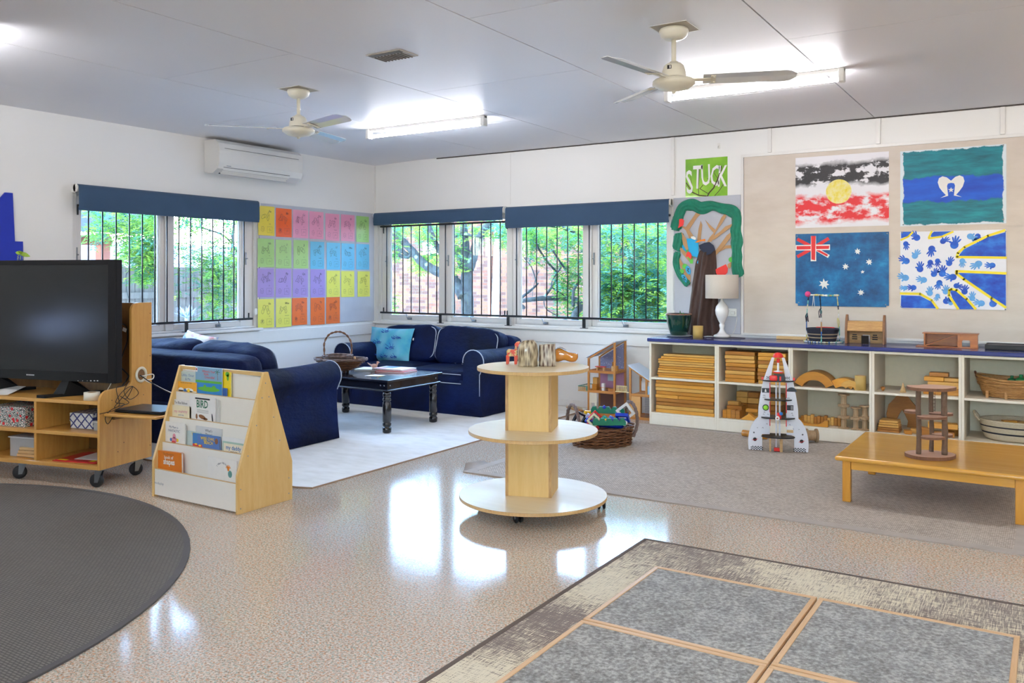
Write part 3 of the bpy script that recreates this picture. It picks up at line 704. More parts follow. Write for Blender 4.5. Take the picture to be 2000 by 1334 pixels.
yls = [([(1578, 515), (905, 505), (920, 450), (1010, 370), (1330, 215), (1560, 140)], 34), ([(1575, 730), (900, 700), (900, 735), (1000, 810), (1380, 1070), (1570, 1195)], 36),
       ([(920, 1215), (795, 1030), (800, 960), (830, 945), (900, 960), (1040, 1080), (1160, 1215)], 34), ([(135, 1005), (400, 1010), (560, 1100), (640, 1210)], 34), ([(520, 250), (700, 225), (850, 160)], 28), ([(140, 272), (240, 225), (300, 165)], 26), ([(560, 155), (520, 240)], 26)]
for wd in wedges: MB(M_BLUEP).flat([z7(*p) for p in wd][::-1], B4, .0004).build('blue_wedge', t4)
for ln, w_ in yls: MB(M_YELP).line([z7(*p) for p in ln], w_/7.02*6.25/1673, B4, .0019).build('yellow_edge', t4)
hands = [(355, 225, 60, -40), (205, 325, 48, 170), (210, 560, 60, -60), (330, 490, 55, 30), (560, 395, 60, 190), (715, 290, 50, 60), (870, 340, 70, 15), (400, 670, 58, 0), (200, 790, 60, -70), (450, 820, 55, -80), (590, 740, 52, 30), (705, 730, 62, 5), (800, 590, 52, 20), (980, 560, 48, 180), (1200, 600, 60, -120), (1390, 620, 50, -90), (190, 930, 42, -90), (310, 925, 50, -90), (535, 1000, 52, 0), (665, 860, 52, 200), (850, 780, 60, -90), (1010, 980, 52, 10), (1115, 1070, 50, 0), (750, 980, 50, 5), (1240, 1140, 55, -80), (1400, 1170, 60, 45), (760, 1110, 55, 60), (950, 170, 0, 0), (1090, 200, 55, 120), (1190, 200, 48, -170), (540, 580, 48, 190), (640, 560, 45, 180), (640, 1040, 40, 200), (900, 900, 48, 100), (820, 1180, 40, 0)]
rh = random.Random(5); M_BL2 = plain('thin_blue_paint', '#5fa6e6', .5, var=.3, nscale=30)
def hand_print(mb, px, py, s, deg):
    cx, cz = z7(px, py); k_ = s/7.02*6.25/1673; a0 = math.radians(90-deg)
    cx = max(-.335, min(.335, cx)); cz = max(-.26, min(.26, cz)); mb.oval(cx, cz, k_*.7, k_*.66, B4, .001+rh.random()*.0003, 14, a0)
    for j, (da, L, w_) in enumerate(((-.55, 1.5, .17), (-.2, 1.75, .17), (.12, 1.75, .17), (.45, 1.5, .15), (1.15, 1.05, .2))):
        a = a0+da; x0, z0 = cx+k_*.5*math.cos(a), cz+k_*.5*math.sin(a); x1, z1 = cx+k_*L*math.cos(a), cz+k_*L*math.sin(a)
        mb.oval((x0+x1)/2, (z0+z1)/2, math.hypot(x1-x0, z1-z0)/2, k_*w_*.95, B4, .0012, 8, a)
for px, py, s, dg in hands:
    if s: hb = MB(M_BL2 if rh.random() < .33 else M_BLUEP); hand_print(hb, px, py, s*1.2, dg); hb.build('handprint', t4)
for px, py in ((155, 172), (1572, 155), (140, 1188), (1570, 1225)):
    x, z = z7(px, py); MB(M_STEEL).ball((x, -.003, z), .006, (1, .5, 1), 8).build('pin', t4)
for px, py in ((165, 225), (1540, 95), (170, 1185), (1540, 1115)):
    p = ony(1740+px/7.019, 270+py/7.021, -.018); MB(M_STEEL).ball((p.x-5.973, -.003, p.z-2.011), .006, (1, .5, 1), 8).build('pin', t2)

# ---- grey board with the paper tree
t = thing('pin_board', 'narrow pale grey cloth panel carrying the paper tree, beside the window', 'pin board', (3.66, 0, .79))
MB(M_GREYFELT).box(.0, .632, -.010, -.0005, 0, 1.243).build('cloth_panel', t, bevel=.002)
M_CREPE = fabric('green_crepe_paper', '#03664f', '#0b8a6c', .7, 300, 20, .2, .5); M_CREPE2 = fabric('brown_crepe_paper', '#38231d', '#4d342b', .75, 300, 12, .2, .5)
M_CARD = plain('cardboard', '#bd9468', .85, var=.06, nscale=40)
tr = thing('paper_tree_display', 'wall collage of a paper tree with green crepe leaves and brown trunk', 'display', (3.97, -.0108, .79))
def c5(px, py, off=0.0): p = ony(1310+px/7.414, 380+py/7.411, -.012-off); return Vector((p.x-3.97, p.y+.0108, p.z-.79))
def c5p(px, py): v = c5(px, py); return (v.x, v.z)
ring = [(70, 520), (95, 400), (130, 280), (190, 175), (320, 150), (450, 195), (600, 165), (760, 205), (870, 230), (950, 300), (960, 420), (945, 520), (965, 640), (960, 760), (965, 880), (960, 1020), (985, 1150), (1005, 1200)]
ring2 = [(110, 560), (120, 640), (95, 760), (75, 800)]; ring3 = [(105, 830), (85, 920), (85, 1030), (120, 1140), (190, 1230), (265, 1310)]
def garland(pts, w, name):
    P = curve_pts([c5(a, b) for a, b in pts], 8); mb = MB(M_CREPE); n = 14; vs = []; fs = []
    for i, p in enumerate(P):
        tg = (P[min(i+1, len(P)-1)]-P[max(i-1, 0)]).normalized(); s_ = tg.cross(Vector((0, 1, 0))); L = i/len(P)
        ww = w*(.92+.2*noise.noise(Vector((i*.11, w*50, 0)))+.07*math.sin(i*.21))*(1 if 2 < i < len(P)-3 else .75)
        for k_ in range(n+1):
            q = -1+2*k_/n; fold = .5+.5*math.sin(q*9+i*.13+4*noise.noise(Vector((i*.05, q*.7, 0))))
            d = (.006+.03*math.sqrt(max(0, 1-q*q))*(.5+.5*fold))*(w/.055)
            vs.append(p+s_*(q*ww)+Vector((0, -d, 0)))
    for i in range(len(P)-1):
        for k_ in range(n): a = i*(n+1)+k_; fs.append((a, a+1, a+n+2, a+n+1))
    mb.add(vs, fs, None, True); mb.build(name, tr)
garland(ring, .055, 'leaf_garland'); garland(ring2, .05, 'leaf_garland'); garland(ring3, .036, 'leaf_garland')
def cut(name, pts, mat, th=.003, off=.003):
    MB(mat).prism([c5p(*p) for p in pts], 0, th, basis((0, -off, 0), (1, 0, 0), (0, 0, 1))).build(name, tr)
cut('cardboard_branch', [(385, 240), (500, 218), (380, 340), (270, 510), (215, 480), (310, 350)], M_CARD, .003, .004)
cut('cardboard_branch', [(125, 440), (215, 470), (270, 510), (340, 610), (275, 640), (225, 520), (180, 480)], M_CARD, .003, .006)
cut('cardboard_branch', [(435, 380), (458, 440), (440, 600), (435, 670), (385, 660), (405, 500)], M_CARD)
cut('cardboard_branch', [(500, 365), (560, 430), (655, 515), (640, 570), (560, 480)], M_CARD, .003, .005)
cut('cardboard_branch', [(800, 262), (805, 320), (740, 430), (650, 550), (600, 680), (530, 690), (570, 620), (640, 540), (740, 330)], M_CARD, .003, .008)
cut('cardboard_branch', [(900, 425), (880, 470), (760, 560), (640, 650), (600, 660), (620, 610), (730, 530), (800, 460)], M_CARD, .003, .011)
cut('cardboard_branch', [(888, 540), (870, 630), (780, 750), (640, 905), (618, 860), (720, 730), (820, 590)], M_CARD, .003, .014)
cut('cardboard_branch', [(920, 728), (920, 775), (800, 780), (690, 840), (770, 740)], M_CARD, .003, .007)
cut('cardboard_branch', [(168, 540), (245, 660), (270, 800), (240, 810), (190, 720), (170, 600)], M_CARD, .003, .02)
cut('cardboard_branch', [(130, 785), (155, 765), (240, 850), (330, 900), (290, 985), (190, 870)], M_CARD, .003, .017)
cut('cardboard_branch', [(118, 895), (180, 1000), (290, 1180), (285, 1310), (200, 1150), (135, 1020)], M_CARD, .003, .005)
cut('cardboard_branch', [(945, 935), (860, 1070), (830, 1060), (825, 1010), (900, 960)], M_CARD, .003, .005)
def crumple_cut(name, pts, mat, off, th=.004): cut(name, pts, mat, th, off)
M_SKY = plain('light_blue_felt', '#2fb0e6', .85); M_NAVY = plain('navy_cloth', '#2b3347', .9); M_REDF = plain('red_card', '#ef4540', .8); M_GRN = plain('green_card', '#5fbf4f', .8); M_ORG = plain('orange_card', '#f08a2c', .8)
cut('blue_bird', [(245, 640), (330, 635), (380, 660), (415, 700), (420, 850), (440, 900), (425, 1025), (390, 980), (395, 910), (330, 890), (280, 820), (262, 740)], M_SKY, .004, .026)
cut('blue_wing', [(200, 700), (230, 760), (235, 830), (190, 800), (170, 750)], M_SKY, .003, .012)
cut('navy_cap', [(440, 740), (520, 700), (590, 690), (650, 740), (672, 800), (610, 860), (560, 880), (500, 830), (455, 790)], M_NAVY, .012, .05)
cut('orange_beak', [(380, 690), (450, 660), (530, 645), (530, 680), (480, 675), (410, 700)], M_ORG, .004, .055)
cut('white_feather', [(310, 612), (350, 605), (385, 630), (375, 660), (320, 640)], M_PAPER, .006, .03)
cut('red_leaf', [(145, 360), (190, 352), (218, 380), (205, 450), (130, 490), (145, 430)], M_REDF, .003, .04)
cut('red_flower', [(260, 825), (300, 840), (320, 880), (312, 945), (270, 900), (238, 900), (245, 860)], M_REDF, .003, .03)
cut('green_leaf', [(240, 800), (270, 800), (262, 835), (235, 840)], M_GRN, .003, .026)
cut('green_leaf', [(260, 905), (320, 900), (340, 950), (335, 1000), (300, 1000)], M_GRN, .003, .026)
for cx, cy, r in ((212, 1040, 38), (165, 1112, 36), (882, 942, 38)):
    cut('green_leaf', [(cx+r*math.cos(a*PI/8), cy+r*math.sin(a*PI/8)) for a in range(16)], M_GRN, .003, .012)
cut('red_bowl', [(635, 1100), (700, 1060), (810, 1008), (840, 1070), (830, 1130), (800, 1165), (690, 1165)], M_REDF, .003, .02)
for cx, cy, rt_ in ((262, 1095, .3), (205, 1215, .5)):
    mb = MB(plain('blue_foam', '#37a9dd', .7)).prism([c5p(cx+(34*math.cos(a*PI/8)*math.cos(rt_)-65*math.sin(a*PI/8)*math.sin(-rt_)), cy+(34*math.cos(a*PI/8)*math.sin(-rt_)+65*math.sin(a*PI/8)*math.cos(rt_))) for a in range(16)], 0, .004, basis((0, -.016, 0), (1, 0, 0), (0, 0, 1)))
    mb.mat(M_INK); q = [c5p(cx-12, cy-30), c5p(cx+14, cy-20), c5p(cx-10, cy), c5p(cx+12, cy+25)]; mb.line(q, .006, basis((0, -.0205, 0), (1, 0, 0), (0, 0, 1))); mb.build('blue_tag', tr)
# crepe trunk hanging in folds down to the bench
mb = MB(M_CREPE2); vs = []; fs = []; nx, nz = 48, 30
cl = [(ony(1366+(1343-1366)*min(1, f_*1.15)**.6*1.0, 470+190*f_, -.03), ony(1398+7*f_, 470+190*f_, -.03)) for f_ in (i/nz for i in range(nz+1))]
for i in range(nz+1):
    f_ = i/nz; z = 1.535-.768*f_; xl = cl[i][0].x-(.02 if f_ > .75 else 0)*((f_-.75)*4); xr = cl[i][1].x+.03*max(0, f_-.8)*5
    for j in range(nx+1):
        u = j/nx; a = math.sin(u*PI)
        fold = math.sin(u*15+.8*math.sin(f_*5+u*4))+.5*math.sin(u*31+f_*7)
        d = .012+a*(.045+.05*f_)+fold*(.011+.012*f_)*min(1, a*4)+.01*noise.noise(Vector((u*6, f_*9, 2)))
        vs.append((xl+(xr-xl)*u-3.97, -max(d, .004), z-.79+.01*math.sin(u*9)*(1-f_)))
for i in range(nz):
    for j in range(nx): a = i*(nx+1)+j; fs.append((a, a+nx+1, a+nx+2, a+1))
mb.add(vs, fs, None, True).build('crepe_trunk', tr)

# ---- STUCK poster
a, b = ony(1339, 326), ony(1421, 381); w_, h_ = b.x-a.x, .352; zc = 2.213
t = thing('book_poster', 'bright green poster with bare branches reading STUCK', 'poster', ((a.x+b.x)/2, -.0008, zc-.005))
def m_green():
    t_ = NT('poster_green_wash'); c = t_.ramp(t_.noise(t_.co(), 4, 4), [(.3, '#5f9a12'), (.5, '#7fba1e'), (.7, '#9fd23c')]); t_.bsdf(c, .35, coat=.3); return t_.m
mb = MB(m_green()); BB = basis((0, 0, 0), (1, 0, 0), (0, 0, 1)); mb.prism([(-w_/2, -h_/2), (w_/2, -h_/2), (w_/2, h_/2), (-w_/2, h_/2)], 0, .0008, BB)
M_BR = plain('poster_branch', '#4a3418', .5); mb.mat(M_BR)
def pl(l, w0): mb.line(l, w0, BB, .0012)
for l, q in ((((.01, -.175), (.03, -.14), (.07, -.1), (.11, -.02), (.13, .04), (.14, .09)), .012), (((.02, -.15), (-.06, -.1), (-.03, -.07)), .006), (((0, -.17), (-.07, -.16), (-.13, -.13), (-.19, -.04)), .01), (((-.07, -.16), (-.075, -.08), (-.07, 0), (-.065, .1)), .006), (((.13, .04), (.17, .08)), .004), (((.11, -.02), (.07, .04), (.1, .1)), .004), (((.08, -.17), (.12, -.13), (.17, -.06)), .006), (((.08, -.08), (.04, -.04), (.01, -.01)), .004), (((-.13, -.13), (-.14, -.04), (-.15, .02)), .004)): pl(l, q)
mb.mat(M_PAPER)
for ch, x, dz, s_, sh in (('S', -.155, -.045, .30, -.12), ('T', -.085, -.005, .30, .06), ('U', -.002, .012, .27, -.06), ('C', .078, .0, .26, .12), ('K', .145, -.008, .27, .12)):
    mb.text(ch, x, dz, s_, BB, .0018, shear=sh, sx=.5, bold=.012)
mb.mat(M_BR); mb.line([(.03, -.14), (.07, -.1), (.11, -.02), (.125, .03)], .009, BB, .0024)
mb.build('sheet', t)

# ---- blue panel on the left wall
def z1(px, py): p = onx(px/3.706, 340+py/3.706, .02); return (p.y, p.z)
pts = [z1(0, 178), z1(40, 133), z1(92, 137), z1(108, 487), z1(166, 488), z1(170, 640), (z1(170, 640)[0], .95), (z1(0, 600)[0]-.22, .95), (z1(0, 600)[0]-.22, 1.55), (z1(0, 178)[0]-.09, 1.75)]
y_, z_ = pts[0]; t = thing('blue_cutout', 'royal blue cut-out shape standing against the left wall above the television', 'wall decoration', (.001, y_, .95))
MB(plain('royal_blue_board', '#0a2aa6', .6)).prism([(a-y_, b-.95) for a, b in pts], 0, .02, basis((0, 0, 0), (0, 1, 0), (0, 0, 1))).build('board', t)
# wall socket
p = ony(1428, 610, 0); t = thing('power_outlet', 'white double power outlet on the wall behind the table lamp', 'power outlet', (p.x, -.0105, p.z))
MB(M_WHITEPL).box(-.055, .055, -.009, 0, -.035, .035).build('plate', t, bevel=.003)
s = MB(M_GAP)
for q in (-.026, .026):
    for dx, dz in ((-.008, .002), (.008, .002), (0, -.012)): s.box(q+dx-.002, q+dx+.002, -.0096, -.0088, dz-.005, dz+.005)
s.build('socket_slots', t); MB(M_WHITEPL).cbox((.026, -.02, -.004), (.034, .024, .03)).build('plug', t, bevel=.005)
# small hook high on the wall
p = ony(1404, 285); t = thing('wall_hook', 'small clear adhesive hook high on the wall above the green poster', 'hook', (p.x, 0, p.z))
MB(M_WHITEPL).box(-.012, .012, -.004, -.0005, -.025, .025).tube([(0, -.004, 0), (0, -.02, -.015), (0, -.024, -.002)], .003, 6).build('hook_body', t)

# ================================================================== rugs
def m_cream():
    t_ = NT('cream_carpet'); n = t_.noise(t_.co(), 2.5, 5, .6); n2 = t_.noise(t_.co(), 350, 2); n3 = t_.noise(t_.co(scale=(1, 2.5, 1)), 6, 4)
    c = t_.ramp(t_.math('ADD', t_.math('MULTIPLY', n, .5), t_.math('MULTIPLY', n3, .5)), [(.3, '#dad6cb'), (.5, '#ebe8df'), (.7, '#f6f4ee')])
    t_.bsdf(c, .95, sheen=.2, normal=t_.bump(t_.math('ADD', n2, t_.math('MULTIPLY', n3, .6)), .3, .005)); return t_.m
def rug(name, label, pts, h, mat, z0=.0006, edge=None, ew=.03, cat='rug'):
    cx = sum(p[0] for p in pts)/len(pts); cy = sum(p[1] for p in pts)/len(pts)
    t = thing(name, label, cat, (cx, cy, z0)); L = [(p[0]-cx, p[1]-cy) for p in pts]
    inner = L
    if edge:
        def off(P, d):
            n = len(P); out = []; a = sum(P[i][0]*P[(i+1) % n][1]-P[(i+1) % n][0]*P[i][1] for i in range(n)); s_ = 1 if a > 0 else -1
            for i in range(n):
                p0, p1, p2 = Vector(P[i-1]), Vector(P[i]), Vector(P[(i+1) % n]); e1 = (p1-p0).normalized(); e2 = (p2-p1).normalized()
                n1 = Vector((-e1.y, e1.x))*s_; n2 = Vector((-e2.y, e2.x))*s_; b_ = (n1+n2).normalized(); out.append(tuple(p1+b_*d/max(.3, b_.dot(n1))))
            return out
        inner = off(L, ew); e = MB(edge); n = len(L)
        vs = [(p[0], p[1], 0) for p in L]+[(p[0], p[1], h+.001) for p in L]+[(p[0], p[1], h+.001) for p in inner]+[(p[0], p[1], 0) for p in inner]
        fs = []
        for i in range(n): j = (i+1) % n; fs += [(i, j, n+j, n+i), (n+i, n+j, 2*n+j, 2*n+i), (2*n+i, 2*n+j, 3*n+j, 3*n+i)]
        e.add(vs, fs).build('rug_binding', t)
    MB(mat).prism(inner, 0, h).build('rug_surface', t); return t
rug('carpet', 'large pale cream carpet under the two blue sofas', [(.025, -3.80), (2.70, -3.80), (2.81, -3.76), (2.81, -.02), (.025, -.02)], .008, m_cream(), edge=plain('carpet_edge', '#a58a72', .9), ew=.006, cat='carpet')
M_TAUPE = m_weave('taupe_weave', '#b3a494', '#e8dbc9', 55, 45, .9); M_TBORD = fabric('taupe_border', '#a3978a', '#b5a99b', .9, 300, 8, .1)
rg = rug('woven_rug', 'taupe woven rug in front of the block shelves, one corner curled up', [(3.33, -2.905), (6.56, -2.905), (6.56, -.545), (3.33, -.545)], .006, M_TAUPE, edge=M_TBORD, ew=.07)
# curled corner strip on its left side
mb = MB(M_TBORD); vs = []; n = 10
for i in range(n+1):
    f_ = i/n; x = 3.331-.05*f_; z = .0005+.035*f_**2.2
    vs += [(x, -2.905+.10*f_, z+.007), (x, -2.60+.02*f_, z*.3+.007), (x, -2.905+.10*f_, z), (x, -2.60+.02*f_, z*.3)]
fs = []
for i in range(n): a = i*4; fs += [(a, a+4, a+5, a+1), (a+2, a+3, a+7, a+6), (a, a+2, a+6, a+4), (a+1, a+5, a+7, a+3)]
fs.append((n*4, n*4+2, n*4+3, n*4+1)); c_ = rg.location; mb.add([(a-c_.x, b-c_.y, c-c_.z) for a, b, c in vs], fs, None, True).build('curled_corner', rg)
rug('round_rug', 'round charcoal rug in front of the television trolley', [(1.98+1.93*math.cos(2*PI*i/90), -6.43+1.93*math.sin(2*PI*i/90)) for i in range(90)], .007, m_weave('charcoal_weave', '#6a6660', '#77726b', 40, 42, .6), edge=fabric('charcoal_border', '#3f3c3a', '#4e4a48', .9, 300, 8, .1), ew=.03)
def m_stripe():
    t_ = NT('streaked_rug'); a = t_.noise(t_.co(scale=(14, 230, 1)), 1.0, 2, .5); b = t_.noise(t_.co(scale=(230, 14, 1), loc=(5, 3, 0)), 1.0, 2, .5); c = t_.noise(t_.co(), 1.6, 3); f = t_.noise(t_.co(), 260, 2)
    s_ = t_.math('ADD', t_.math('ADD', t_.math('MULTIPLY', a, .5), t_.math('MULTIPLY', b, .45)), t_.math('MULTIPLY', t_.math('SUBTRACT', c, .5), .6)); s_ = t_.math('ADD', s_, t_.math('MULTIPLY', t_.math('SUBTRACT', f, .5), .16))
    col = t_.ramp(s_, [(.40, '#76665a'), (.465, '#8f8072'), (.495, '#cdbf9f'), (.58, '#e2d6b8')]); t_.bsdf(col, .95, sheen=.15, normal=t_.bump(s_, .4, .004)); return t_.m
rug('patterned_rug', 'brown and cream streaked rug under the framed felt squares', [(4.94, -7.2), (8.2, -7.2), (8.2, -3.61), (4.94, -3.61)], .006, m_stripe(), edge=plain('rug_edge_brown', '#5c4f45', .9), ew=.02)

# ---- framed felt squares
def m_felt():
    t_ = NT('grey_felt'); a = t_.noise(t_.co(), 60, 5, .75); b = t_.noise(t_.co(), 9, 3); c = t_.ramp(t_.math('ADD', t_.math('MULTIPLY', a, .8), t_.math('MULTIPLY', b, .2)), [(.38, '#585349'), (.5, '#8a867c'), (.6, '#b5b1a6')])
    t_.bsdf(c, 1, sheen=.3, normal=t_.bump(a, .5, .004)); return t_.m
M_FELT = m_felt(); M_PINE = wood('pine_frame', '#d3a470', '#e6c294', 'X', 1.2, .45); M_PINEY = wood('pine_frame_y', '#d3a470', '#e6c294', 'Y', 1.2, .45)
gx = [5.165, 5.862]; gy = [-4.003, -4.708]
nm = {(0, 0): 'far left', (1, 0): 'far right', (0, 1): 'near left', (1, 1): 'near right'}
for i in range(2):
    for j in range(2):
        x0 = gx[i]; x1 = x0+.688; y1 = gy[j]; y0 = y1-.697; cx, cy = (x0+x1)/2, (y0+y1)/2
        t = thing('felt_board', 'square grey felt board framed in pine, %s of the four' % nm[i, j], 'felt board', (cx, cy, .0080), 0, 'framed felt boards on the streaked rug')
        a, b = (x1-x0)/2, (y1-y0)/2; w_ = .019; h = .016
        MB(M_FELT).box(-a+w_-.002, a-w_+.002, -b+w_-.002, b-w_+.002, .002, .0125).build('felt_panel', t)
        for q in (-1, 1):
            MB(M_PINE).box(-a, a, q*b-(w_ if q > 0 else 0), q*b+(w_ if q < 0 else 0), 0, h).build('frame_rail', t, bevel=.002)
            MB(M_PINEY).box(q*a-(w_ if q > 0 else 0), q*a+(w_ if q < 0 else 0), -b+w_+.0005, b-w_-.0005, 0, h).build('frame_rail', t, bevel=.002)
# ================================================================== sofas
def m_denim():
    t = NT('navy_slipcover'); a = t.noise(t.co(), 3, 4, .6); w_ = t.noise(t.co(scale=(1, 1, 1.6)), 9, 5, .62); c_ = t.noise(t.co(), 800, 2)
    t.bsdf(t.ramp(a, [(.3, '#020a20'), (.7, '#041848')]), .7, spec=.18, sheen=.0, normal=t.bump(t.math('ADD', w_, t.math('MULTIPLY', c_, .02)), .4, .03)); return t.m
M_DENIM = m_denim()
M_PIPE = plain('white_piping', '#b9c0cc', .8)
def sofa(label, loc, rz, W=1.80, D=.90):
    t = thing('sofa', label, 'sofa', loc, rz, 'navy blue slipcovered sofas')
    hw = W/2; aw = .20
    # skirted body: closed loop lofted from floor to seat level, flaring at the hem with folds at the corners
    loop = []; 
    def side(a, b, n): return [(a[0]+(b[0]-a[0])*i/n, a[1]+(b[1]-a[1])*i/n) for i in range(n)]
    c = [(-hw+.02, .03), (hw-.02, .03), (hw-.02, D-.02), (-hw+.02, D-.02)]
    for i in range(4): loop += side(c[i], c[(i+1) % 4], 40 if i % 2 == 0 else 24)
    N = len(loop); vs = []; zs = [0.009, .05, .12, .2, .27, .33]; fs = []
    for k_, z in enumerate(zs):
        f_ = 1-z/.33
        for i, (x, y) in enumerate(loop):
            dx, dy = x, y-D/2; nx_, ny_ = (math.copysign(1, dx) if abs(abs(dx)-(hw-.02)) < .001 else 0), (math.copysign(1, dy) if (abs(y-.03) < .001 or abs(y-(D-.02)) < .001) else 0)
            dc = min(math.hypot(x-cx, y-cy) for cx, cy in c)
            fold = .012*f_*math.exp(-dc*6)*math.sin(dc*70)+.004*f_*noise.noise(Vector((x*5, y*5, z*3)))
            fl = .022*f_**1.5+fold
            vs.append((x+nx_*fl, y+ny_*fl, z))
    for k_ in range(len(zs)-1):
        for i in range(N): j = (i+1) % N; fs.append((k_*N+i, k_*N+j, (k_+1)*N+j, (k_+1)*N+i))
    fs.append(tuple((len(zs)-1)*N+i for i in range(N)))
    mb = MB(M_DENIM); mb.add(vs, fs, None, True); mb.build('skirted_base', t)
    # rolled arms
    for s_ in (-1, 1):
        pr = [(-.085, .30)]
        for k_ in range(19):
            a = math.radians(-165+k_*(330-0)/18); pr.append((.0+.118*math.sin(a), .515-.118*math.cos(a)*-1))
        # outline of the arm front, x outwards
        pts = [(-.10, .012), (-.10, .50)]
        for k_ in range(15):
            a = math.radians(180-k_*215/14); pts.append((.018+.118*math.cos(a), .512+.112*math.sin(a)))
        pts += [(.092, .40), (.092, .28), (.104, .12), (.118, .012)]
        arm = MB(M_DENIM); n = 12; M_ = []
        L = len(pts); vs = []; fs = []
        for i in range(n+1):
            y = .012+(D-.03)*i/n; sag = -.012*math.sin(PI*i/n)
            for (a, z) in pts:
                w_ = .006*noise.noise(Vector((y*6, a*9, z*7+s_))) if 0 < i < n else 0
                vs.append((s_*(hw-.10+a)+s_*w_, y, z+sag*(z > .45)+w_))
        for i in range(n):
            for k_ in range(L): j = (k_+1) % L; q = (i*L+k_, i*L+j, (i+1)*L+j, (i+1)*L+k_); fs.append(q if s_ < 0 else q[::-1])
        arm.add(vs, fs, None, True)
        o_ = len(arm.v)
        from mathutils.geometry import tessellate_polygon
        tri = tessellate_polygon([[Vector((p[0], p[1], 0)) for p in pts]])
        for base in (0, n*L):
            arm.add([vs[base+k_] for k_ in range(L)], [tuple(q) for q in tri])
        ao = arm.build('arm', t)
        p = MB(M_PIPE); p.tube([(s_*(hw-.10+a), .010, z) for a, z in pts[1:-3]], .0045, 6).tube([(s_*(hw-.012), .012, z) for z in (.40, .3, .2)], .0035, 5); p.build('piping', ao)
    # back
    mb = MB(M_DENIM); T_ = Matrix.Translation((0, D-.12, .48)) @ Matrix.Rotation(math.radians(-7), 4, 'X')
    mb.cushion(hw-.085, .105, .24, T_, e=.22, n=12, wr=.004, seed=3); mb.build('back_frame', t)
    # seat cushions
    cw = (W-2*aw)/2
    for s_ in (-1, 1):
        mb = MB(M_DENIM); mb.cushion(cw/2-.004, .34, .062, Matrix.Translation((s_*cw/2, .36, .355)), e=.2, n=14, puff=.25, wr=.004, seed=s_*4); so = mb.build('seat_cushion', t)
        p = MB(M_PIPE)
        for z in (.385, .30): p.tube([(s_*cw/2+q*(cw/2-.03), .018, z) for q in (-1, -.5, 0, .5, 1)], .004, 5)
        p.build('piping', so)
    for s_ in (-1, 1):
        T_ = Matrix.Translation((s_*(cw/2+.03), D-.305, .585)) @ Matrix.Rotation(math.radians(-14+s_*2), 4, 'X') @ Matrix.Rotation(math.radians(s_*3), 4, 'Y')
        mb = MB(M_DENIM); mb.cushion(cw/2+.045, .115, .205, T_, e=.42, n=18, wr=.013, seed=s_*9+loc[0]); bo = mb.build('back_cushion', t)
        p = MB(M_PIPE); a_, c_ = cw/2+.02, .175
        lp = [(a_*math.copysign(abs(math.cos(q))**.35, math.cos(q)), -.088, c_*math.copysign(abs(math.sin(q))**.35, math.sin(q))) for q in [2*PI*i/40 for i in range(40)]]
        p.tube([T_ @ Vector(q) for q in lp], .0045, 5, closed=True); p.build('piping', bo)
    return t
sofa('navy blue sofa under the far windows with a sea-patterned cushion on it', (1.30, -1.06, .001), 0)
sofa('navy blue sofa seen from behind, between book rack and left wall', (.90, -2.50, .001), PI+math.radians(1.5))
def m_coral():
    t_ = NT('sea_print'); n = t_.noise(t_.co(), 3.5, 4); wv = t_.n('TexWave', Vector=t_.co(rot=(0, 0, .8)), Scale=2.2, Distortion=6.0, Detail=3.0)
    c = t_.ramp(n, [(.3, '#2477c4'), (.45, '#3fa7cf'), (.55, '#5fbfd0'), (.7, '#8fb6e0')]); c = t_.mix(t_.math('MULTIPLY', (wv, 1), .35), c, lin('#8fc6e6')); t_.bsdf(c, .8, sheen=.2); return t_.m
t = thing('scatter_cushion', 'square pale blue cushion with dark coral prints on the far sofa', 'cushion', (0, 0, 0))
a, b = ony(722, 716, -.62), ony(808, 716, -.62); cx = (a.x+b.x)/2; hw_ = (b.x-a.x)/2+.01
M = Matrix.Translation((cx-.045, -.59, .585)) @ Matrix.Rotation(math.radians(-3), 4, 'Z') @ Matrix.Rotation(math.radians(-14), 4, 'X') @ basis((0, 0, 0), (1, 0, 0), (0, 0, 1))
t.matrix_world = Matrix.Identity(4); t.location = (cx, -.6, .42); A = Matrix.Translation((-cx, .6, -.42))
mb = MB(m_coral()).pillow(hw_, .185, .055, A @ M, n=18, seed=2); mb.build('cover', t)
M_CORAL = plain('coral_print', '#1648a8', .8); r = random.Random(3); cp = MB(M_CORAL)
def pz(x, y):
    u, w_ = x/hw_, y/.185; return .055*((1-min(.98, abs(u))**4)*(1-min(.98, abs(w_))**4))**.55*1.32+.008
for bx, by, s_ in ((-.12, -.0, .06), (.07, -.05, .065), (-.04, .12, .05), (.14, .06, .055), (.0, -.14, .05), (-.14, -.13, .04), (.14, -.14, .05)):
    for k_ in range(11):
        an = -.5+k_*.42+r.uniform(-.1, .1); L_ = s_*r.uniform(.6, 1.1); p0 = (bx, by); pts = []
        for q in range(6):
            f_ = q/5; an2 = an+.8*math.sin(f_*3+k_); p0 = (p0[0]+L_/5*math.cos(an2), p0[1]+L_/5*math.sin(an2)*.9); pts.append((p0[0], p0[1], pz(*p0)))
        pts = [q for q in pts if abs(q[0]) < hw_*.93 and abs(q[1]) < .172]
        if len(pts) > 2: cp.tube(pts, .0026, 4, A @ M)
cp.build('coral_print', t)
MB(M_PAPER).box(hw_-.004, hw_+.012, .06, .085, -.001, .001, A @ M).build('care_label', t)
def m_floral():
    t_ = NT('faded_floral'); v = t_.n('TexVoronoi', Vector=t_.co(), Scale=16.0); n = t_.noise(t_.co(), 9, 3)
    c = t_.ramp(n, [(.38, '#8fa6cf'), (.46, '#e9e4e2'), (.56, '#ece6e2'), (.64, '#d78f8f')], 'LINEAR'); t_.bsdf(c, .85, sheen=.2); return t_.m
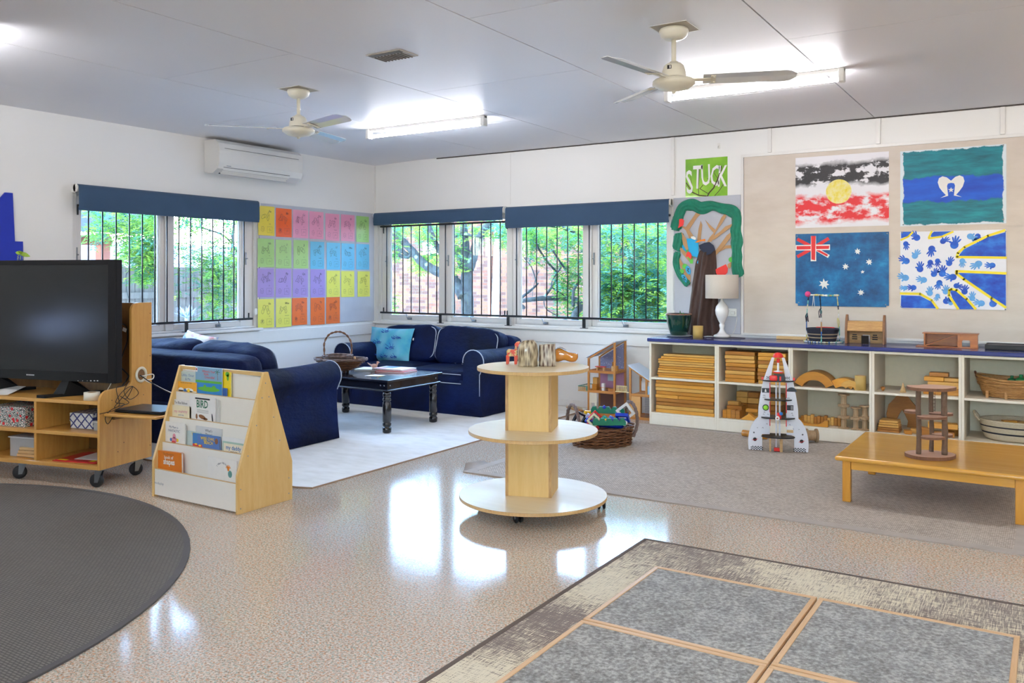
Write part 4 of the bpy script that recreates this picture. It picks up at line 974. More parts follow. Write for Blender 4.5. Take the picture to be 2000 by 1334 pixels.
t = thing('scatter_cushion', 'white cushion with faded red and blue flowers on the near sofa', 'cushion', (.72, -3.02, .45))
mb = MB(m_floral()); mb.pillow(.2, .2, .06, Matrix.Translation((-.06, .02, .205)) @ Matrix.Rotation(.12, 4, 'Y') @ Matrix.Rotation(math.radians(62), 4, 'X'), n=14); mb.build('cover', t)

# ================================================================== coffee table and what lies on it
M_DARKW = wood('black_stained_wood', '#0b0c12', '#191a24', 'X', 1, .22, .5)
M_DARKL = plain('black_stained_leg', '#0c0d13', .2, coat=.5)
tx0, tx1, ty0, ty1, tz = .86, 2.045, -2.165, -1.42, .452
t = thing('coffee_table', 'low black wooden coffee table with turned legs between the sofas', 'table', ((tx0+tx1)/2, (ty0+ty1)/2, .0095))
A = Matrix.Translation((-(tx0+tx1)/2, -(ty0+ty1)/2, -.0095))
MB(M_DARKW).box(tx0, tx1, ty0, ty1, .434, tz, A).build('tabletop', t, bevel=.005, seg=3)
MB(M_DARKW).box(tx0+.03, tx1-.03, ty0+.03, ty1-.03, .372, .4335, A).build('apron', t, bevel=.002)
MB(M_DARKW).box(tx0+.012, tx1-.012, ty0+.012, ty1-.012, .358, .3715, A).build('apron_moulding', t, bevel=.005)
pr_ = [(.026, .0095), (.036, .016), (.037, .05), (.03, .06), (.027, .064), (.036, .072), (.036, .088), (.028, .096), (.035, .105), (.037, .2), (.036, .262), (.028, .272), (.036, .28), (.036, .296), (.027, .304), (.035, .314), (.036, .357)]
for x in (tx0+.075, tx1-.06):
    for y in (ty0+.06, ty1-.06): MB(M_DARKL).lathe(pr_, 20, A @ Matrix.Translation((x, y, 0))).build('leg', t)
st = MB(M_CHROME)
for x in (tx1-.105, tx1-.065, tx0+.06): st.ball((x, ty0+.0295, .402), .007, (1, .4, 1), 10, A)
for y in (ty0+.065, ty1-.06): st.ball((tx1-.0295, y, .402), .007, (.4, 1, 1), 10, A)
for i, q in enumerate(((tx1-.07, ty0+.0295), (tx1-.12, ty0+.0295))): pass
st.build('stud', t)
# wicker helpers
M_WICK = wood('brown_wicker', '#3d2010', '#95623a', 'X', 3, .4); M_WICKD = wood('dark_wicker', '#2a1712', '#5b392b', 'X', 3, .5)
M_WICKG = wood('grey_brown_wicker', '#4b3a37', '#8d7568', 'X', 3, .6); M_WICKL = wood('honey_wicker', '#8a5c2c', '#c9985a', 'X', 3, .45)
def weave(mb, rx, ry, z0, z1, rows, r, stakes=28, amp=.004, flare=1.0, power=1.0, M=None, seed=0, sway=0.0, saddle=0.0):
    """rings of cane that pass in and out of the stakes"""
    rr = random.Random(seed)
    for k_ in range(rows):
        f_ = k_/(rows-1) if rows > 1 else 0; z = z0+(z1-z0)*f_; s_ = (1+(flare-1)*f_**power); n = stakes*3; pts = []
        j = rr.uniform(-1, 1)*r*.5; ph = PI*(k_ % 2)+rr.uniform(-.2, .2)
        for i in range(n):
            a = 2*PI*i/n; w_ = amp*math.sin(stakes/2*a+ph)
            zz = z+j+sway*math.sin(a*3+k_)+saddle*f_*math.cos(2*a)
            pts.append((( rx*s_+w_)*math.cos(a), (ry*s_+w_)*math.sin(a), zz))
        mb.tube(pts, r*rr.uniform(.85, 1.1), 5, M, closed=True)
def rope(mb, path, r, turns=1.2, strands=2, M=None, n=6):
    P = curve_pts(path, 10)
    for s_ in range(strands):
        pts = []
        for i, p in enumerate(P):
            tg = (P[min(i+1, len(P)-1)]-P[max(i-1, 0)]).normalized(); u = tg.orthogonal() if i == 0 else (u0-tg*u0.dot(tg)).normalized(); 
            if i == 0: u.normalize()
            u0 = u; v = tg.cross(u); a = 2*PI*(s_/strands)+i*turns
            pts.append(p+(u*math.cos(a)+v*math.sin(a))*r*.55)
        mb.tube(pts, r*.6, n, M)
zt = tz+.0006
# boat-shaped wicker bowl
bc = Vector((1.30, -1.93, zt)); t = thing('wicker_bowl', 'wide shallow brown wicker bowl on small feet on the coffee table', 'bowl', bc, math.radians(20))
mb = MB(M_WICKD); mb.lathe([(.04, .03), (.07, .028), (.115, .05), (.155, .085), (.2, .11)], 28, Matrix.Diagonal((1.1, .72, 1, 1)), closed=False); mb.build('bowl_lining', t)
mb = MB(M_WICK)
for k_ in range(9):
    f_ = k_/8; s_ = .07+.135*f_**.9
    weave(mb, s_*1.12+.003, s_*.73+.003, .026+.088*f_**1.3, .027+.088*f_**1.3, 1, .0062, 30, .004, M=None, seed=k_)
mb.build('bowl_weave', t)
mb = MB(M_WICKG); weave(mb, .236, .156, .112, .124, 3, .007, 34, .005, 1.02); mb.build('bowl_rim', t)
for a in (.6, 2.4, 3.9, 5.5): MB(M_WICKD).cyl((.07*math.cos(a), .045*math.sin(a), 0), (.06*math.cos(a), .04*math.sin(a), .032), .011, .014, 10).build('foot', t)
MB(M_WICKL).tube(curve_pts([(.16, -.09, .105), (.178, -.1, .132), (.17, -.095, .15)]), .008, 6).build('stem_knot', t)
# handled basket standing in the bowl
hc = bc+Vector((-.055, .02, .062)); t = thing('handled_basket', 'small wicker basket with a tall arched handle standing in the wicker bowl', 'basket', hc, math.radians(30))
mb = MB(M_WICKD); mb.lathe([(.001, .004), (.085, .004), (.108, .06), (.11, .075)], 24, closed=False); mb.build('basket_lining', t)
mb = MB(M_WICKG); weave(mb, .098, .098, .006, .07, 7, .0062, 26, .004, 1.16); mb.build('basket_weave', t)
mb = MB(M_WICKG); weave(mb, .122, .12, .074, .09, 3, .0075, 30, .006, 1.05, seed=3, sway=.002); mb.build('basket_rim', t)
mb = MB(M_WICK); rope(mb, [(-.118, 0, .04), (-.122, 0, .12), (-.12, 0, .2), (-.085, 0, .265), (-.03, 0, .292), (.03, 0, .294), (.085, 0, .262), (.12, 0, .2), (.124, 0, .12), (.118, 0, .04)], .0085, .5, 2); mb.build('basket_handle', t)
# papers
M_PINK = plain('pink_cover', '#dfa9b8', .6); M_CVB = plain('blue_cover', '#5f86cf', .5); M_RED = plain('red_cover', '#c81a26', .35)
def bookslab(name, label, c, size, rz, mat, cat='book', spiral=False, z=None):
    t = thing(name, label, cat, c, rz); w_, d_, h_ = size
    MB(M_PAPER).box(-w_/2+.002, w_/2-.003, -d_/2+.003, d_/2-.003, .0012, h_-.0012).build('pages', t)
    m = MB(mat); m.box(-w_/2, w_/2, -d_/2, d_/2, 0, .0012).box(-w_/2, w_/2, -d_/2, d_/2, h_-.0012, h_)
    if not spiral: m.box(-w_/2-.001, -w_/2+.001, -d_/2, d_/2, 0, h_)
    m.build('cover', t)
    if spiral:
        s = MB(M_INK); n = 26
        for i in range(n): s.tube([(-w_/2+.01+(w_-.02)*i/n+.0*q, -d_/2+.005*math.cos(2*PI*q/8), h_/2+(h_/2+.002)*math.sin(2*PI*q/8)) for q in range(8)], .0012, 4, closed=True)
        s.build('wire_binding', t)
    return t
bookslab('paper_stack', 'loose cream papers left of the spiral notebook on the coffee table', (1.40, -1.60, zt), (.3, .2, .012), .3, M_PAPER, 'papers')
bookslab('book', 'red covered book under the spiral notebook on the coffee table', (1.68, -1.62, zt), (.30, .22, .012), .12, M_RED)
nb = bookslab('spiral_notebook', 'white spiral bound notebook with a blue and pink cover on the coffee table', (1.62, -1.58, zt+.0126), (.33, .23, .014), .1, M_PAPER, 'notebook', True)
m = MB(M_CVB).box(-.13, .0, -.02, .105, .0142, .0148); m.build('blue_label', nb); MB(M_PINK).box(-.15, -.04, -.09, -.02, .0142, .0147).build('pink_label', nb)
bookslab('magazine', 'thin grey booklet at the right end of the coffee table pile', (1.80, -1.56, zt+.0122), (.16, .15, .0012+.0024), -.1, plain('grey_cover', '#c5cbc8', .4), 'magazine') if False else None
t = thing('leaflet', 'yellow paper leaflet near the front corner of the coffee table', 'paper', (1.735, -1.955, zt), .35)
MB(plain('yellow_leaflet', '#e8c96a', .6)).box(-.07, .06, -.05, .05, 0, .0025).build('sheet', t); MB(M_PAPER).add([(-.09, -.06, .0026), (.02, -.06, .0026), (.09, .01, .0052), (-.03, .05, .0052)], [(0, 1, 2, 3), (3, 2, 1, 0)]).build('under_sheet', t)
t = thing('wooden_bird', 'small carved wooden bird standing on the coffee table papers', 'figurine', (1.40, -1.60, zt+.0122), math.radians(20))
mb = MB(wood('light_carving', '#a87660', '#c9987e', 'X', 6, .4)); M = Matrix.Rotation(math.radians(0), 4, 'Z')
mb.ball((0, 0, .022), .02, (1.6, .9, 1), 14); mb.build('body', t)
MB(mb.mats[0]).tube(curve_pts([(.018, 0, .026), (.03, 0, .044), (.032, 0, .052)]), .009, 8).ball((.034, 0, .056), .012, (1.1, .9, .9), 12).cyl((.044, 0, .056), (.056, 0, .053), .004, .001, 8).build('head', t)
MB(mb.mats[0]).tube(curve_pts([(-.02, 0, .026), (-.045, 0, .036), (-.066, 0, .052)]), .008, 6, rad=[.009, .009, .008, .008, .007, .007, .006, .006, .005, .004, .003, .003, .002]).build('tail', t)

# ================================================================== television trolley
M_OAK = wood('oak_veneer', '#c2893c', '#dca95a', 'Z', 1.4, .35, .2, contrast=1); M_OAKX = wood('oak_veneer_h', '#c2893c', '#dba858', 'X', 1.2, .35, .2)
M_OAKD = wood('oak_back', '#6d4a22', '#8a6230', 'Z', 1.4, .5)
U = Vector((.972, .2345, 0)).normalized(); V = Vector((-U.y, U.x, 0)); FR_ = Vector((1.708, -4.459, 0)); rz = math.atan2(U.y, U.x)
t = thing('television_trolley', 'oak veneer trolley on castors carrying the television', 'trolley', FR_, rz)   # local x right, y back; front right corner at 0,0
Wd, Dp = 1.50, .445
zb, zm, ztp = .112, .312, .512; hs = .598
# right side panel with its stepped, rounded outline
def sidep():
    pts = [(0, zb), (Dp, zb), (Dp, 1.133)]
    pts += [(.315-.05*math.sin(a*PI/12), 1.083+.05*math.cos(a*PI/12)) for a in range(7)][0:7]
    pts += [(.265, .66)]+[(.225+.04*math.cos(a*PI/12)-.0, .648-.04*math.sin(a*PI/12)-.004) for a in range(1, 6)]+[(.2, .603)]
    pts += [(.085, hs)]+[(.075-.073*math.sin(a*PI/12), hs-.07+.07*math.cos(a*PI/12)) for a in range(7)]
    return pts
for nm_, x0 in (('right', -.018), ('left', -Wd)):
    pts = sidep(); mb = MB(M_OAK)
    # hole for the grommet cut as a bridge outline
    hc_, hr = (.345, .665), .048
    mb.prism(pts, x0, x0+.018, Matrix(((0, 0, 1, 0), (1, 0, 0, 0), (0, 1, 0, 0), (0, 0, 0, 1))))
    so = mb.build('side_panel', t, bevel=.0015)
    if nm_ == 'right':
        MXX = Matrix(((0, 0, 1, 0), (1, 0, 0, hc_[0]), (0, 1, 0, hc_[1]), (0, 0, 0, 1)))
        MB(M_CREAM).lathe([(.036, .0005), (.05, .0005), (.052, .006), (.044, .011), (.036, .009), (.035, .0005)], 32, MXX, closed=False).build('cable_ring', so)
        MB(M_OAKD).lathe([(.0005, .0012), (.036, .0008)], 24, MXX, closed=False).build('ring_opening', so)
        d = MB(M_GAP)
        for y, z in ((.43, .19), (.43, .42), (.43, .78), (.43, 1.06), (.1, .53), (.37, .53), (.15, .2), (.2, .25)): d.ball((.0, y, z), .0035, (.4, 1, 1), 8)
        d.build('screw_cap', so)
MB(M_OAKX).box(-Wd+.0185, -.0185, .001, Dp-.02, zb, zb+.026).build('bottom_board', t, bevel=.002)
MB(M_OAKX).box(-Wd+.0185, -.0185, .001, Dp-.02, zm, zm+.022).build('middle_shelf', t, bevel=.002)
MB(M_OAKX).box(-Wd+.0185, -.0185, .001, Dp-.02, ztp, ztp+.022).build('top_board', t, bevel=.002)
xd = -.515
for q in (xd, xd-.48): MB(M_OAK).box(q-.01, q+.01, .001, Dp-.021, zb+.0265, zm-.0005).box(q-.01, q+.01, .001, Dp-.021, zm+.0225, ztp-.0005).build('divider', t, bevel=.0015)
MB(M_OAKD).box(-Wd+.0185, -.0185, Dp-.0195, Dp-.004, zb, 1.128).build('back_panel', t)
def castor(parent, x, y, zt_, r=.042, rot=0, M=None):
    T_ = Matrix.Translation((x, y, 0)) @ Matrix.Rotation(rot, 4, 'Z')
    m = MB(M_RUBBER); m.lathe([(.018, -.012), (r-.004, -.012), (r, -.007), (r, .007), (r-.004, .012), (.018, .012)], 28, T_ @ Matrix.Translation((-.02, 0, r+.0005)) @ Matrix.Rotation(PI/2, 4, 'X')); 
    co_ = m.build('castor', parent)
    m = MB(M_STEEL); m.box(-.03, .03, -.028, .028, zt_-.004, zt_-.0005, T_)
    for q in (-.016, .014): m.prism([(-.03, r-.012), (-.008, r-.012), (.022, zt_-.004), (-.026, zt_-.004)], q, q+.002, T_ @ Matrix(((1, 0, 0, 0), (0, 0, 1, 0), (0, 1, 0, 0), (0, 0, 0, 1))))
    m.cyl(T_ @ Vector((-.02, -.017, r)), T_ @ Vector((-.02, .017, r)), .009, n=10); m.build('castor_fork', co_)
castor(t, -.035, .04, zb, .042, .3); castor(t, -.05, Dp-.06, zb, .042, 1.0); castor(t, -.69, .07, zb, .042, .9); castor(t, -Wd+.06, Dp-.06, zb, .042, .2); castor(t, -Wd+.06, .05, zb, .042, .2)
MB(M_OAKX).box(.0005, .40, .03, .41, .44, .458).build('side_shelf', t, bevel=.006, seg=3)
MB(M_OAKD).box(.0008, .02, .1, .34, .41, .4395).build('shelf_bracket', t)
def loc(x, y, z): return FR_+U*x+V*y+Vector((0, 0, z))
# television
tvc = loc(-.40, .15, .5345)
def onplane(px, py, y):   # pixel to trolley-local x,z on the plane at depth y
    d = ray(px, py); n = V; p0 = FR_+V*y; k_ = (p0-CAM).dot(n)/d.dot(n); q = CAM+d*k_; return (q-FR_).dot(U), q.z
xr, zbt = onplane(226, 749, .13); _, ztop = onplane(226, 507, .13); xl = xr-1.30
xs_, zs_ = onplane(212, 729, .13)
xc = (xl+xr)/2; t = thing('television', 'large black flat screen television standing on the oak trolley', 'television', loc(xc, .13, .5345), rz)
z0, z1 = zbt-.5345, ztop-.5345; hw_ = (xr-xl)/2
M_TVB = plain('tv_bezel', '#0a0b0d', .55, spec=.25, var=.1); 
MB(M_TVB).box(-hw_, hw_, .004, .055, z0, z1).box(-hw_+.12, hw_-.12, .055, .09, z0+.05, z1-.12).build('casing', t, bevel=.004)
bz = MB(M_TVB); sb = zs_-zbt; sr = xr-xs_
bz.box(-hw_, -hw_+sr, -.006, .004, z0, z1).box(hw_-sr, hw_, -.006, .004, z0, z1).box(-hw_+sr, hw_-sr, -.006, .004, z1-.032, z1).box(-hw_+sr, hw_-sr, -.006, .004, z0, z0+sb)
bz.build('bezel', t, bevel=.002)
scr = NT('tv_screen'); scr.bsdf(scr.mix(scr.noise(scr.co(), 2), lin('#14181b'), lin('#171b1e')), .2, spec=.4, normal=None); 
MB(scr.m).box(-hw_+sr, hw_-sr, -.001, .0038, z0+sb, z1-.032).build('screen', t)
l = MB(plain('tv_mark', '#c8ccd0', .4)); BT = basis((0, -.0062, 0), (1, 0, 0), (0, 0, 1))
xm, zm_ = onplane(61, 732, .13)
for i in range(7): l.box(xm-xc-.035+i*.01, xm-xc-.028+i*.01, -.0068, -.006, zm_-.5345-.004, zm_-.5345+.004)
for i, q in enumerate((154, 163, 172, 179, 186, 192)):
    x_, z_ = onplane(q, 743.5, .13); s_ = .003 if i < 3 else .006; l.box(x_-xc-s_, x_-xc+s_, -.0068, -.006, z_-.5345-s_*.5, z_-.5345+s_*.5)
l.build('button_marks', t)
for s_, xq in ((-1, -hw_+.30), (1, onplane(128, 760, .13)[0]-xc)):
    f = MB(M_TVB); f.add([(xq-.03, .0, z0+.002), (xq+.03, 0, z0+.002), (xq+.03, .05, z0+.002), (xq-.03, .05, z0+.002), (xq-.11, -.12, .0), (xq-.045, -.12, 0), (xq+.13, .2, 0), (xq+.07, .2, 0),
      (xq-.11, -.12, .018), (xq-.045, -.12, .018), (xq+.13, .2, .018), (xq+.07, .2, .018)],
      [(4, 7, 6, 5), (4, 5, 9, 8), (5, 6, 10, 9), (6, 7, 11, 10), (7, 4, 8, 11), (8, 9, 10, 11), (0, 1, 2, 3)])
    f.add([(xq-.03, .0, z0+.002), (xq+.03, 0, z0+.002), (xq+.03, .05, z0+.002), (xq-.03, .05, z0+.002), (xq-.07, -.03, .016), (xq+.02, -.03, .016), (xq+.09, .12, .016), (xq, .12, .016)], [(0, 1, 5, 4), (1, 2, 6, 5), (2, 3, 7, 6), (3, 0, 4, 7)])
    f.build('foot', t)
# jar with a cutting on the television
q = loc(onplane(40, 500, .17)[0], .17, ztop+.0008)
t = thing('plant_jar', 'small clear glass jar with leafy green cutting standing on the television', 'plant', q, 0)
MB(M_GLASS).lathe([(.018, .0), (.02, .004), (.02, .03), (.016, .04)], 20, closed=False).tube([( -.02-.012*math.sin(k_*PI/8), 0, .012+.02*k_/8*1.0) for k_ in range(9)], .003, 6).build('glass_jar', t)
M_LEAF1 = plain('pothos_leaf', '#8fae3a', .4, var=.25, nscale=60)
def leaf(mb, p0, d, L, W_, up=(0, 0, 1), droop=.3):
    d = Vector(d).normalized(); s_ = d.cross(Vector(up)).normalized(); n_ = s_.cross(d); p0 = Vector(p0); vs = []; K = 6
    for i in range(K+1):
        f_ = i/K; c_ = p0+d*(L*f_)-Vector((0, 0, 1))*droop*L*f_*f_; w_ = W_*math.sin(PI*min(1, f_*.92+.06))**.8*(1-.35*f_)
        vs += [c_-s_*w_+n_*w_*.25, c_, c_+s_*w_+n_*w_*.25]
    mb.add(vs, [(i*3+k_, i*3+k_+1, i*3+k_+4, i*3+k_+3) for i in range(K) for k_ in range(2)], None, True)
sd = RT
for nm_, p0, d, L in (('leaf', (0, 0, .04), -RT*.4+Vector((0, 0, .45)), .05), ('leaf', (.005, 0, .04), RT*.5+Vector((0, 0, .6)), .035), ('leaf', (.008, .0, .036), RT*1.0+Vector((0, 0, .3)), .062), ('leaf', (.0, 0, .042), RT*.1+Vector((0, 0, .6))-FW*.4, .045)):
    mb = MB(M_LEAF1); leaf(mb, p0, d, L, .019, FW, .45); mb.build('leaf', t)
MB(M_LEAF1).tube(curve_pts([(0, 0, .004), (.002, 0, .03), (.006, 0, .045)]), .0018, 5).build('stem', t)
# things on and in the trolley
t = thing('ribbon_roll', 'roll of wide cream tape on the front right of the trolley top', 'tape roll', loc(onplane(177, 787, .045)[0], .055, .5346), 0)
MB(M_CREAM).lathe([(.026, 0), (.047, 0), (.047, .048), (.026, .048)], 32, closed=False).build('tape', t); MB(M_CARD).lathe([(.0245, .0005), (.0258, .0005), (.0258, .0475), (.0245, .0475)], 24, closed=False).build('core', t)
def m_box1():
    t_ = NT('red_flower_print'); v = t_.n('TexVoronoi', Vector=t_.co(), Scale=24.0); v2 = t_.n('TexVoronoi', {'feature': 'DISTANCE_TO_EDGE'}, Vector=t_.co(), Scale=90.0); v3 = t_.n('TexVoronoi', Vector=t_.co(loc=(3, 1, 2)), Scale=55.0)
    c = t_.ramp((v2, 0), [(0, '#4f5b58'), (.09, '#6b7773'), (.14, '#efeade')], 'CONSTANT'); c = t_.mix(t_.math('LESS_THAN', (v3, 0), .2), c, lin('#e58d86')); c = t_.mix(t_.math('LESS_THAN', (v, 0), .26), c, lin('#d8262c')); t_.bsdf(c, .6); return t_.m
def m_box2():
    t_ = NT('blue_lattice_print'); co_ = t_.co(rot=(0, PI/4, 0)); ck = t_.n('TexVoronoi', {'feature': 'DISTANCE_TO_EDGE'}, Vector=co_, Scale=22.0); ck.inputs['Randomness'].default_value = 0; v = t_.n('TexVoronoi', Vector=co_, Scale=22.0); v.inputs['Randomness'].default_value = 0
    c = t_.ramp((ck, 0), [(0, '#3c4377'), (.10, '#dbdad3')], 'CONSTANT'); c = t_.mix(t_.math('LESS_THAN', (v, 0), .2), c, lin('#3c4377')); t_.bsdf(c, .6); return t_.m
def lidbox(name, label, x0, x1, y0, y1, z, h, mat):
    t = thing(name, label, 'box', loc((x0+x1)/2, (y0+y1)/2, z), rz); a, b = (x1-x0)/2, (y1-y0)/2
    MB(mat).box(-a+.003, a-.003, -b+.003, b-.003, 0, h-.04).build('box_body', t, bevel=.002); MB(mat).box(-a, a, -b, b, h-.055, h).build('box_lid', t, bevel=.002)
x1_ = onplane(47, 840, .03)[0]; lidbox('patterned_box', 'white storage box with red flowers and green leaves in the trolley', x1_-.3, x1_, .035, .33, zm+.0226, .128, m_box1())
xa_, xb_ = onplane(131, 830, .1)[0], onplane(176, 830, .1)[0]; lidbox('patterned_box', 'white box with navy lattice print in the trolley upper right bay', xa_, xb_, .12, .33, zm+.0226, .098, m_box2())
M_CLEAR = plain('frosted_plastic', '#c9cac6', .25, spec=.5)
def m_tub():
    t_ = NT('clear_tub'); b_ = t_.bsdf(t_.mix(t_.noise(t_.co(), 4), lin('#e9e9e4'), lin('#f5f5f2')), .12, alpha=.38); return t_.m
M_TUB = m_tub()
xb2 = -.0195
t = thing('clear_tray', 'small clear plastic tray beside the navy lattice box', 'tray', loc(xb2-.075, .16, zm+.0226), rz); MB(M_TUB).box(-.05, .07, -.06, .08, 0, .003).box(-.05, -.047, -.06, .08, .003, .05).box(.067, .07, -.06, .08, .003, .05).box(-.047, .067, -.06, -.057, .003, .05).build('tray_body', t); MB(M_CLEAR).box(-.054, .072, -.064, .084, .051, .058).build('tray_lid', t)
xa_, xb_ = onplane(17, 890, .05)[0], xd-.0125
t = thing('storage_tub', 'clear plastic tub of wooden pieces in the trolley lower left bay', 'storage tub', loc((xa_+xb_)/2, .19, zb+.0266), rz); a = (xb_-xa_)/2
MB(M_TUB).box(-a, a, -.13, .13, 0, .003).box(-a, -a+.003, -.13, .13, .003, .12).box(a-.003, a, -.13, .13, .003, .12).box(-a+.003, a-.003, -.13, -.127, .003, .12).box(-a+.003, a-.003, .127, .13, .003, .12).build('tub_body', t, bevel=.001)
MB(M_CLEAR).box(-a-.008, a+.001, -.14, .14, .1205, .13).build('tub_lid', t, bevel=.003)
M_BEECH = wood('beech_pieces', '#cfa56a', '#e2c08a', 'X', 3, .5)
for i in range(3):
    q = loc((xa_+xb_)/2+.01, .15, zb+.0266+.004+i*.021); s = thing('wooden_piece', 'pale wooden piece inside the clear plastic tub', 'wooden piece', q, rz+.06*i, 'wooden pieces in the clear tub'); MB(M_BEECH).box(-.075+.008*i, .08, -.1, .08, 0, .0195).build('block', s, bevel=.004)
for i, (c_, dx, an, nm_) in enumerate(((M_RED, 0, .1, 'lowest of the two red folders in the trolley'), (plain('red_folder', '#c9262a', .35), .02, -.08, 'upper red folder with yellow print in the trolley'))):
    t = thing('folder', nm_, 'folder', loc(-.25+dx, .17, zb+.0266+.0036*i), rz+an*.5); MB(c_).box(-.165, .165, -.13, .13, 0, .003).build('cover', t)
    if i: MB(M_YELP).box(-.15, -.08, -.128, -.1, .003, .0034).box(.08, .12, -.1, -.06, .003, .0034).build('yellow_print', t)
t = thing('paper_sheet', 'white printed sheet lying on the red folders', 'paper', loc(-.20, .20, zb+.0266+.0076), rz+.1); MB(M_PAPER).box(-.1, .13, -.1, .1, 0, .002).build('sheet', t)
# laptop
t = thing('laptop', 'closed black laptop on the side shelf of the trolley', 'laptop', loc(.21, .20, .4586), rz+.0)
MB(M_TVB).box(-.17, .185, -.12, .12, .003, .014).build('base', t, bevel=.004); MB(plain('laptop_lid', '#14161a', .35)).box(-.17, .185, -.12, .12, .0145, .022).build('lid', t, bevel=.004); MB(M_RUBBER).box(-.15, .165, -.1, -.09, 0, .0028).box(-.15, .165, .09, .1, 0, .0028).build('foot_strip', t)
t = thing('paper_sheet', 'thin white sheet under the laptop on the side shelf', 'paper', loc(.03, .14, .4586), rz) if False else None
# soundbar / cables
M_CAB = plain('black_cable', '#101114', .5)
def cable(label, pts, r, mat, name='cable'):
    P = [loc(*p) for p in pts]; c_ = P[0]; t = thing(name, label, 'cable', c_); MB(mat).tube([p-c_ for p in curve_pts(P, 8)], r, 6).build('cord', t); return t
cable('thin black cables tangled over the step of the trolley side', [(-.02, .36, .62), (-.05, .3, .66), (-.005, .2, .612), (.006, .13, .60), (.012, .15, .5), (.02, .1, .49), (.015, .2, .56), (.015, .26, .6), (.02, .2, .53), (.02, .15, .55), (.02, .22, .5), (.03, .12, .49), (.02, .06, .47), (.006, .04, .43), (.006, .06, .39), (.008, .1, .43), (.02, .1, .4635)], .0022, M_CAB)
cable('black cable looping down from the trolley step to the laptop shelf', [(-.03, .3, .64), (.004, .22, .613), (.01, .19, .57), (.02, .23, .52), (.022, .3, .55), (.018, .25, .6), (.02, .17, .58), (.03, .1, .52), (.04, .16, .5), (.05, .07, .476), (-.0, .0, .46)], .0022, M_CAB)
cable('white cable running out of the round cable hole', [(-.03, .35, .66), (.01, .345, .655), (.03, .42, .66), (.03, .42, .63), (.015, .37, .625), (.05, .40, .60), (.12, .45, .55), (.3, .46, .50), (.42, .42, .47)], .0035, M_WHITEPL)
cable('thick black cable leaving the round cable hole beside the white one', [(-.03, .34, .67), (.012, .34, .655), (.04, .39, .61), (.12, .43, .555), (.28, .42, .505), (.37, .36, .475)], .0035, M_CAB)
cable('black cable hanging down behind the right edge of the television', [(-.12, .3, 1.0), (-.10, .33, .97), (-.1, .335, .88), (-.13, .33, .8), (-.12, .3, .72), (-.06, .3, .66), (-.1, .3, .6), (-.2, .33, .542)], .004, M_CAB)
t = thing('cable', 'pale cable hanging beside the lower right corner of the television', 'cable', loc(-.16, .2, .538)); P = [loc(*p) for p in ((-.13, .24, .75), (-.12, .24, .70), (-.13, .23, .62), (-.16, .2, .542))]; MB(M_CREAM).tube([p-loc(-.16, .2, .538) for p in curve_pts(P, 8)], .003, 6).build('cord', t)
c_ = loc(-.115, .334, .955); t = thing('cable_label', 'small white paper flag wrapped on the cable behind the television', 'label', c_, rz); MB(M_PAPER).cbox((0, -.006, 0), (.03, .002, .024), 0, None, 0, .35).build('paper_flag', t)
t = thing('paper_sheet', 'grey sheet of paper under the left side of the television', 'paper', loc(-.93, .12, .5346), rz+.3); MB(M_PAPER).add([(-.1, -.1, 0), (.1, -.1, 0), (.1, .1, .03), (-.1, .1, .035), (-.1, -.1, .001), (.1, -.1, .001), (.1, .1, .031), (-.1, .1, .036)], [(0, 3, 2, 1), (4, 5, 6, 7), (0, 1, 5, 4), (2, 3, 7, 6)]).build('sheet', t)

# ================================================================== book rack
M_MAPLE = wood('maple_veneer', '#dcae62', '#ecca88', 'Z', 1.0, .4, .1); M_MAPX = wood('maple_edge', '#d0a765', '#dfbb7c', 'X', 1.0, .4); M_WHB = plain('white_laminate', '#efe9db', .35, var=.02)
rx0, rx1, ry0, ry1 = 2.13, 2.886, -4.392, -3.995
R0 = Vector((rx0, ry0, 0)); t = thing('book_rack', 'maple and white tiered book display rack standing beside the television trolley', 'book rack', R0)
dep_ = ry1-ry0; prof = [(0, .0005), (dep_, .0005), (dep_, .225), (.215, .762), (.185, .762), (0, .212)]
YZ = Matrix(((0, 0, 1, 0), (1, 0, 0, 0), (0, 1, 0, 0), (0, 0, 0, 1)))
for x0 in (0, rx1-rx0-.018):
    so = MB(M_MAPLE).prism(prof, x0, x0+.018, YZ).build('side_panel', t, bevel=.0015)
    if x0 > 0:
        d = MB(M_STEEL)
        for (a, b) in ((.02, .135), (.02, .03), (.37, .13), (.37, .04), (.07, .31), (.13, .47), (.17, .62), (.3, .36), (.255, .50), (.22, .62), (.195, .7)): d.ball((rx1-rx0, a, b), .004, (.4, 1, 1), 8)
        d.build('screw_cap', so)
Wr = rx1-rx0; tops = [.165, .315, .46, .606]; ys = [.006, .058, .105, .152]
for i, (zt_, yy) in enumerate(zip(tops, ys)):
    zb_ = .012 if i == 0 else tops[i-1]-.09
    p_ = MB(M_WHB).box(.0185, Wr-.0185, yy, yy+.012, zb_, zt_).build('front_board' if i == 0 else 'tier_board', t)
    MB(M_MAPX).box(.0185, Wr-.0185, yy-.0005, yy+.0125, zt_, zt_+.002).build('edge_strip', p_)
p_ = MB(M_WHB).box(.0185, Wr-.0185, .198, .206, .50, .735).build('back_board', t)
MB(M_MAPX).box(.0185, Wr-.0185, .188, .206, .738, .760).build('top_rail', t, bevel=.001)
mk = MB(plain('grey_print', '#8a8f92', .5)); mk.text('moduplay', .06, .083, .022, Matrix.Translation((0, .0, .0)) @ basis((0, .0055, 0), (1, 0, 0), (0, 0, 1)), .0002); mk.build('maker_mark', t)
for i in range(4): MB(M_MAPX).box(.0185, Wr-.0185, ys[i]+.0125, (ys+[.198])[i+1]-.0005, (.012 if i == 0 else tops[i-1]-.085), (.018 if i == 0 else tops[i-1]-.079)).build('pocket_floor', t)
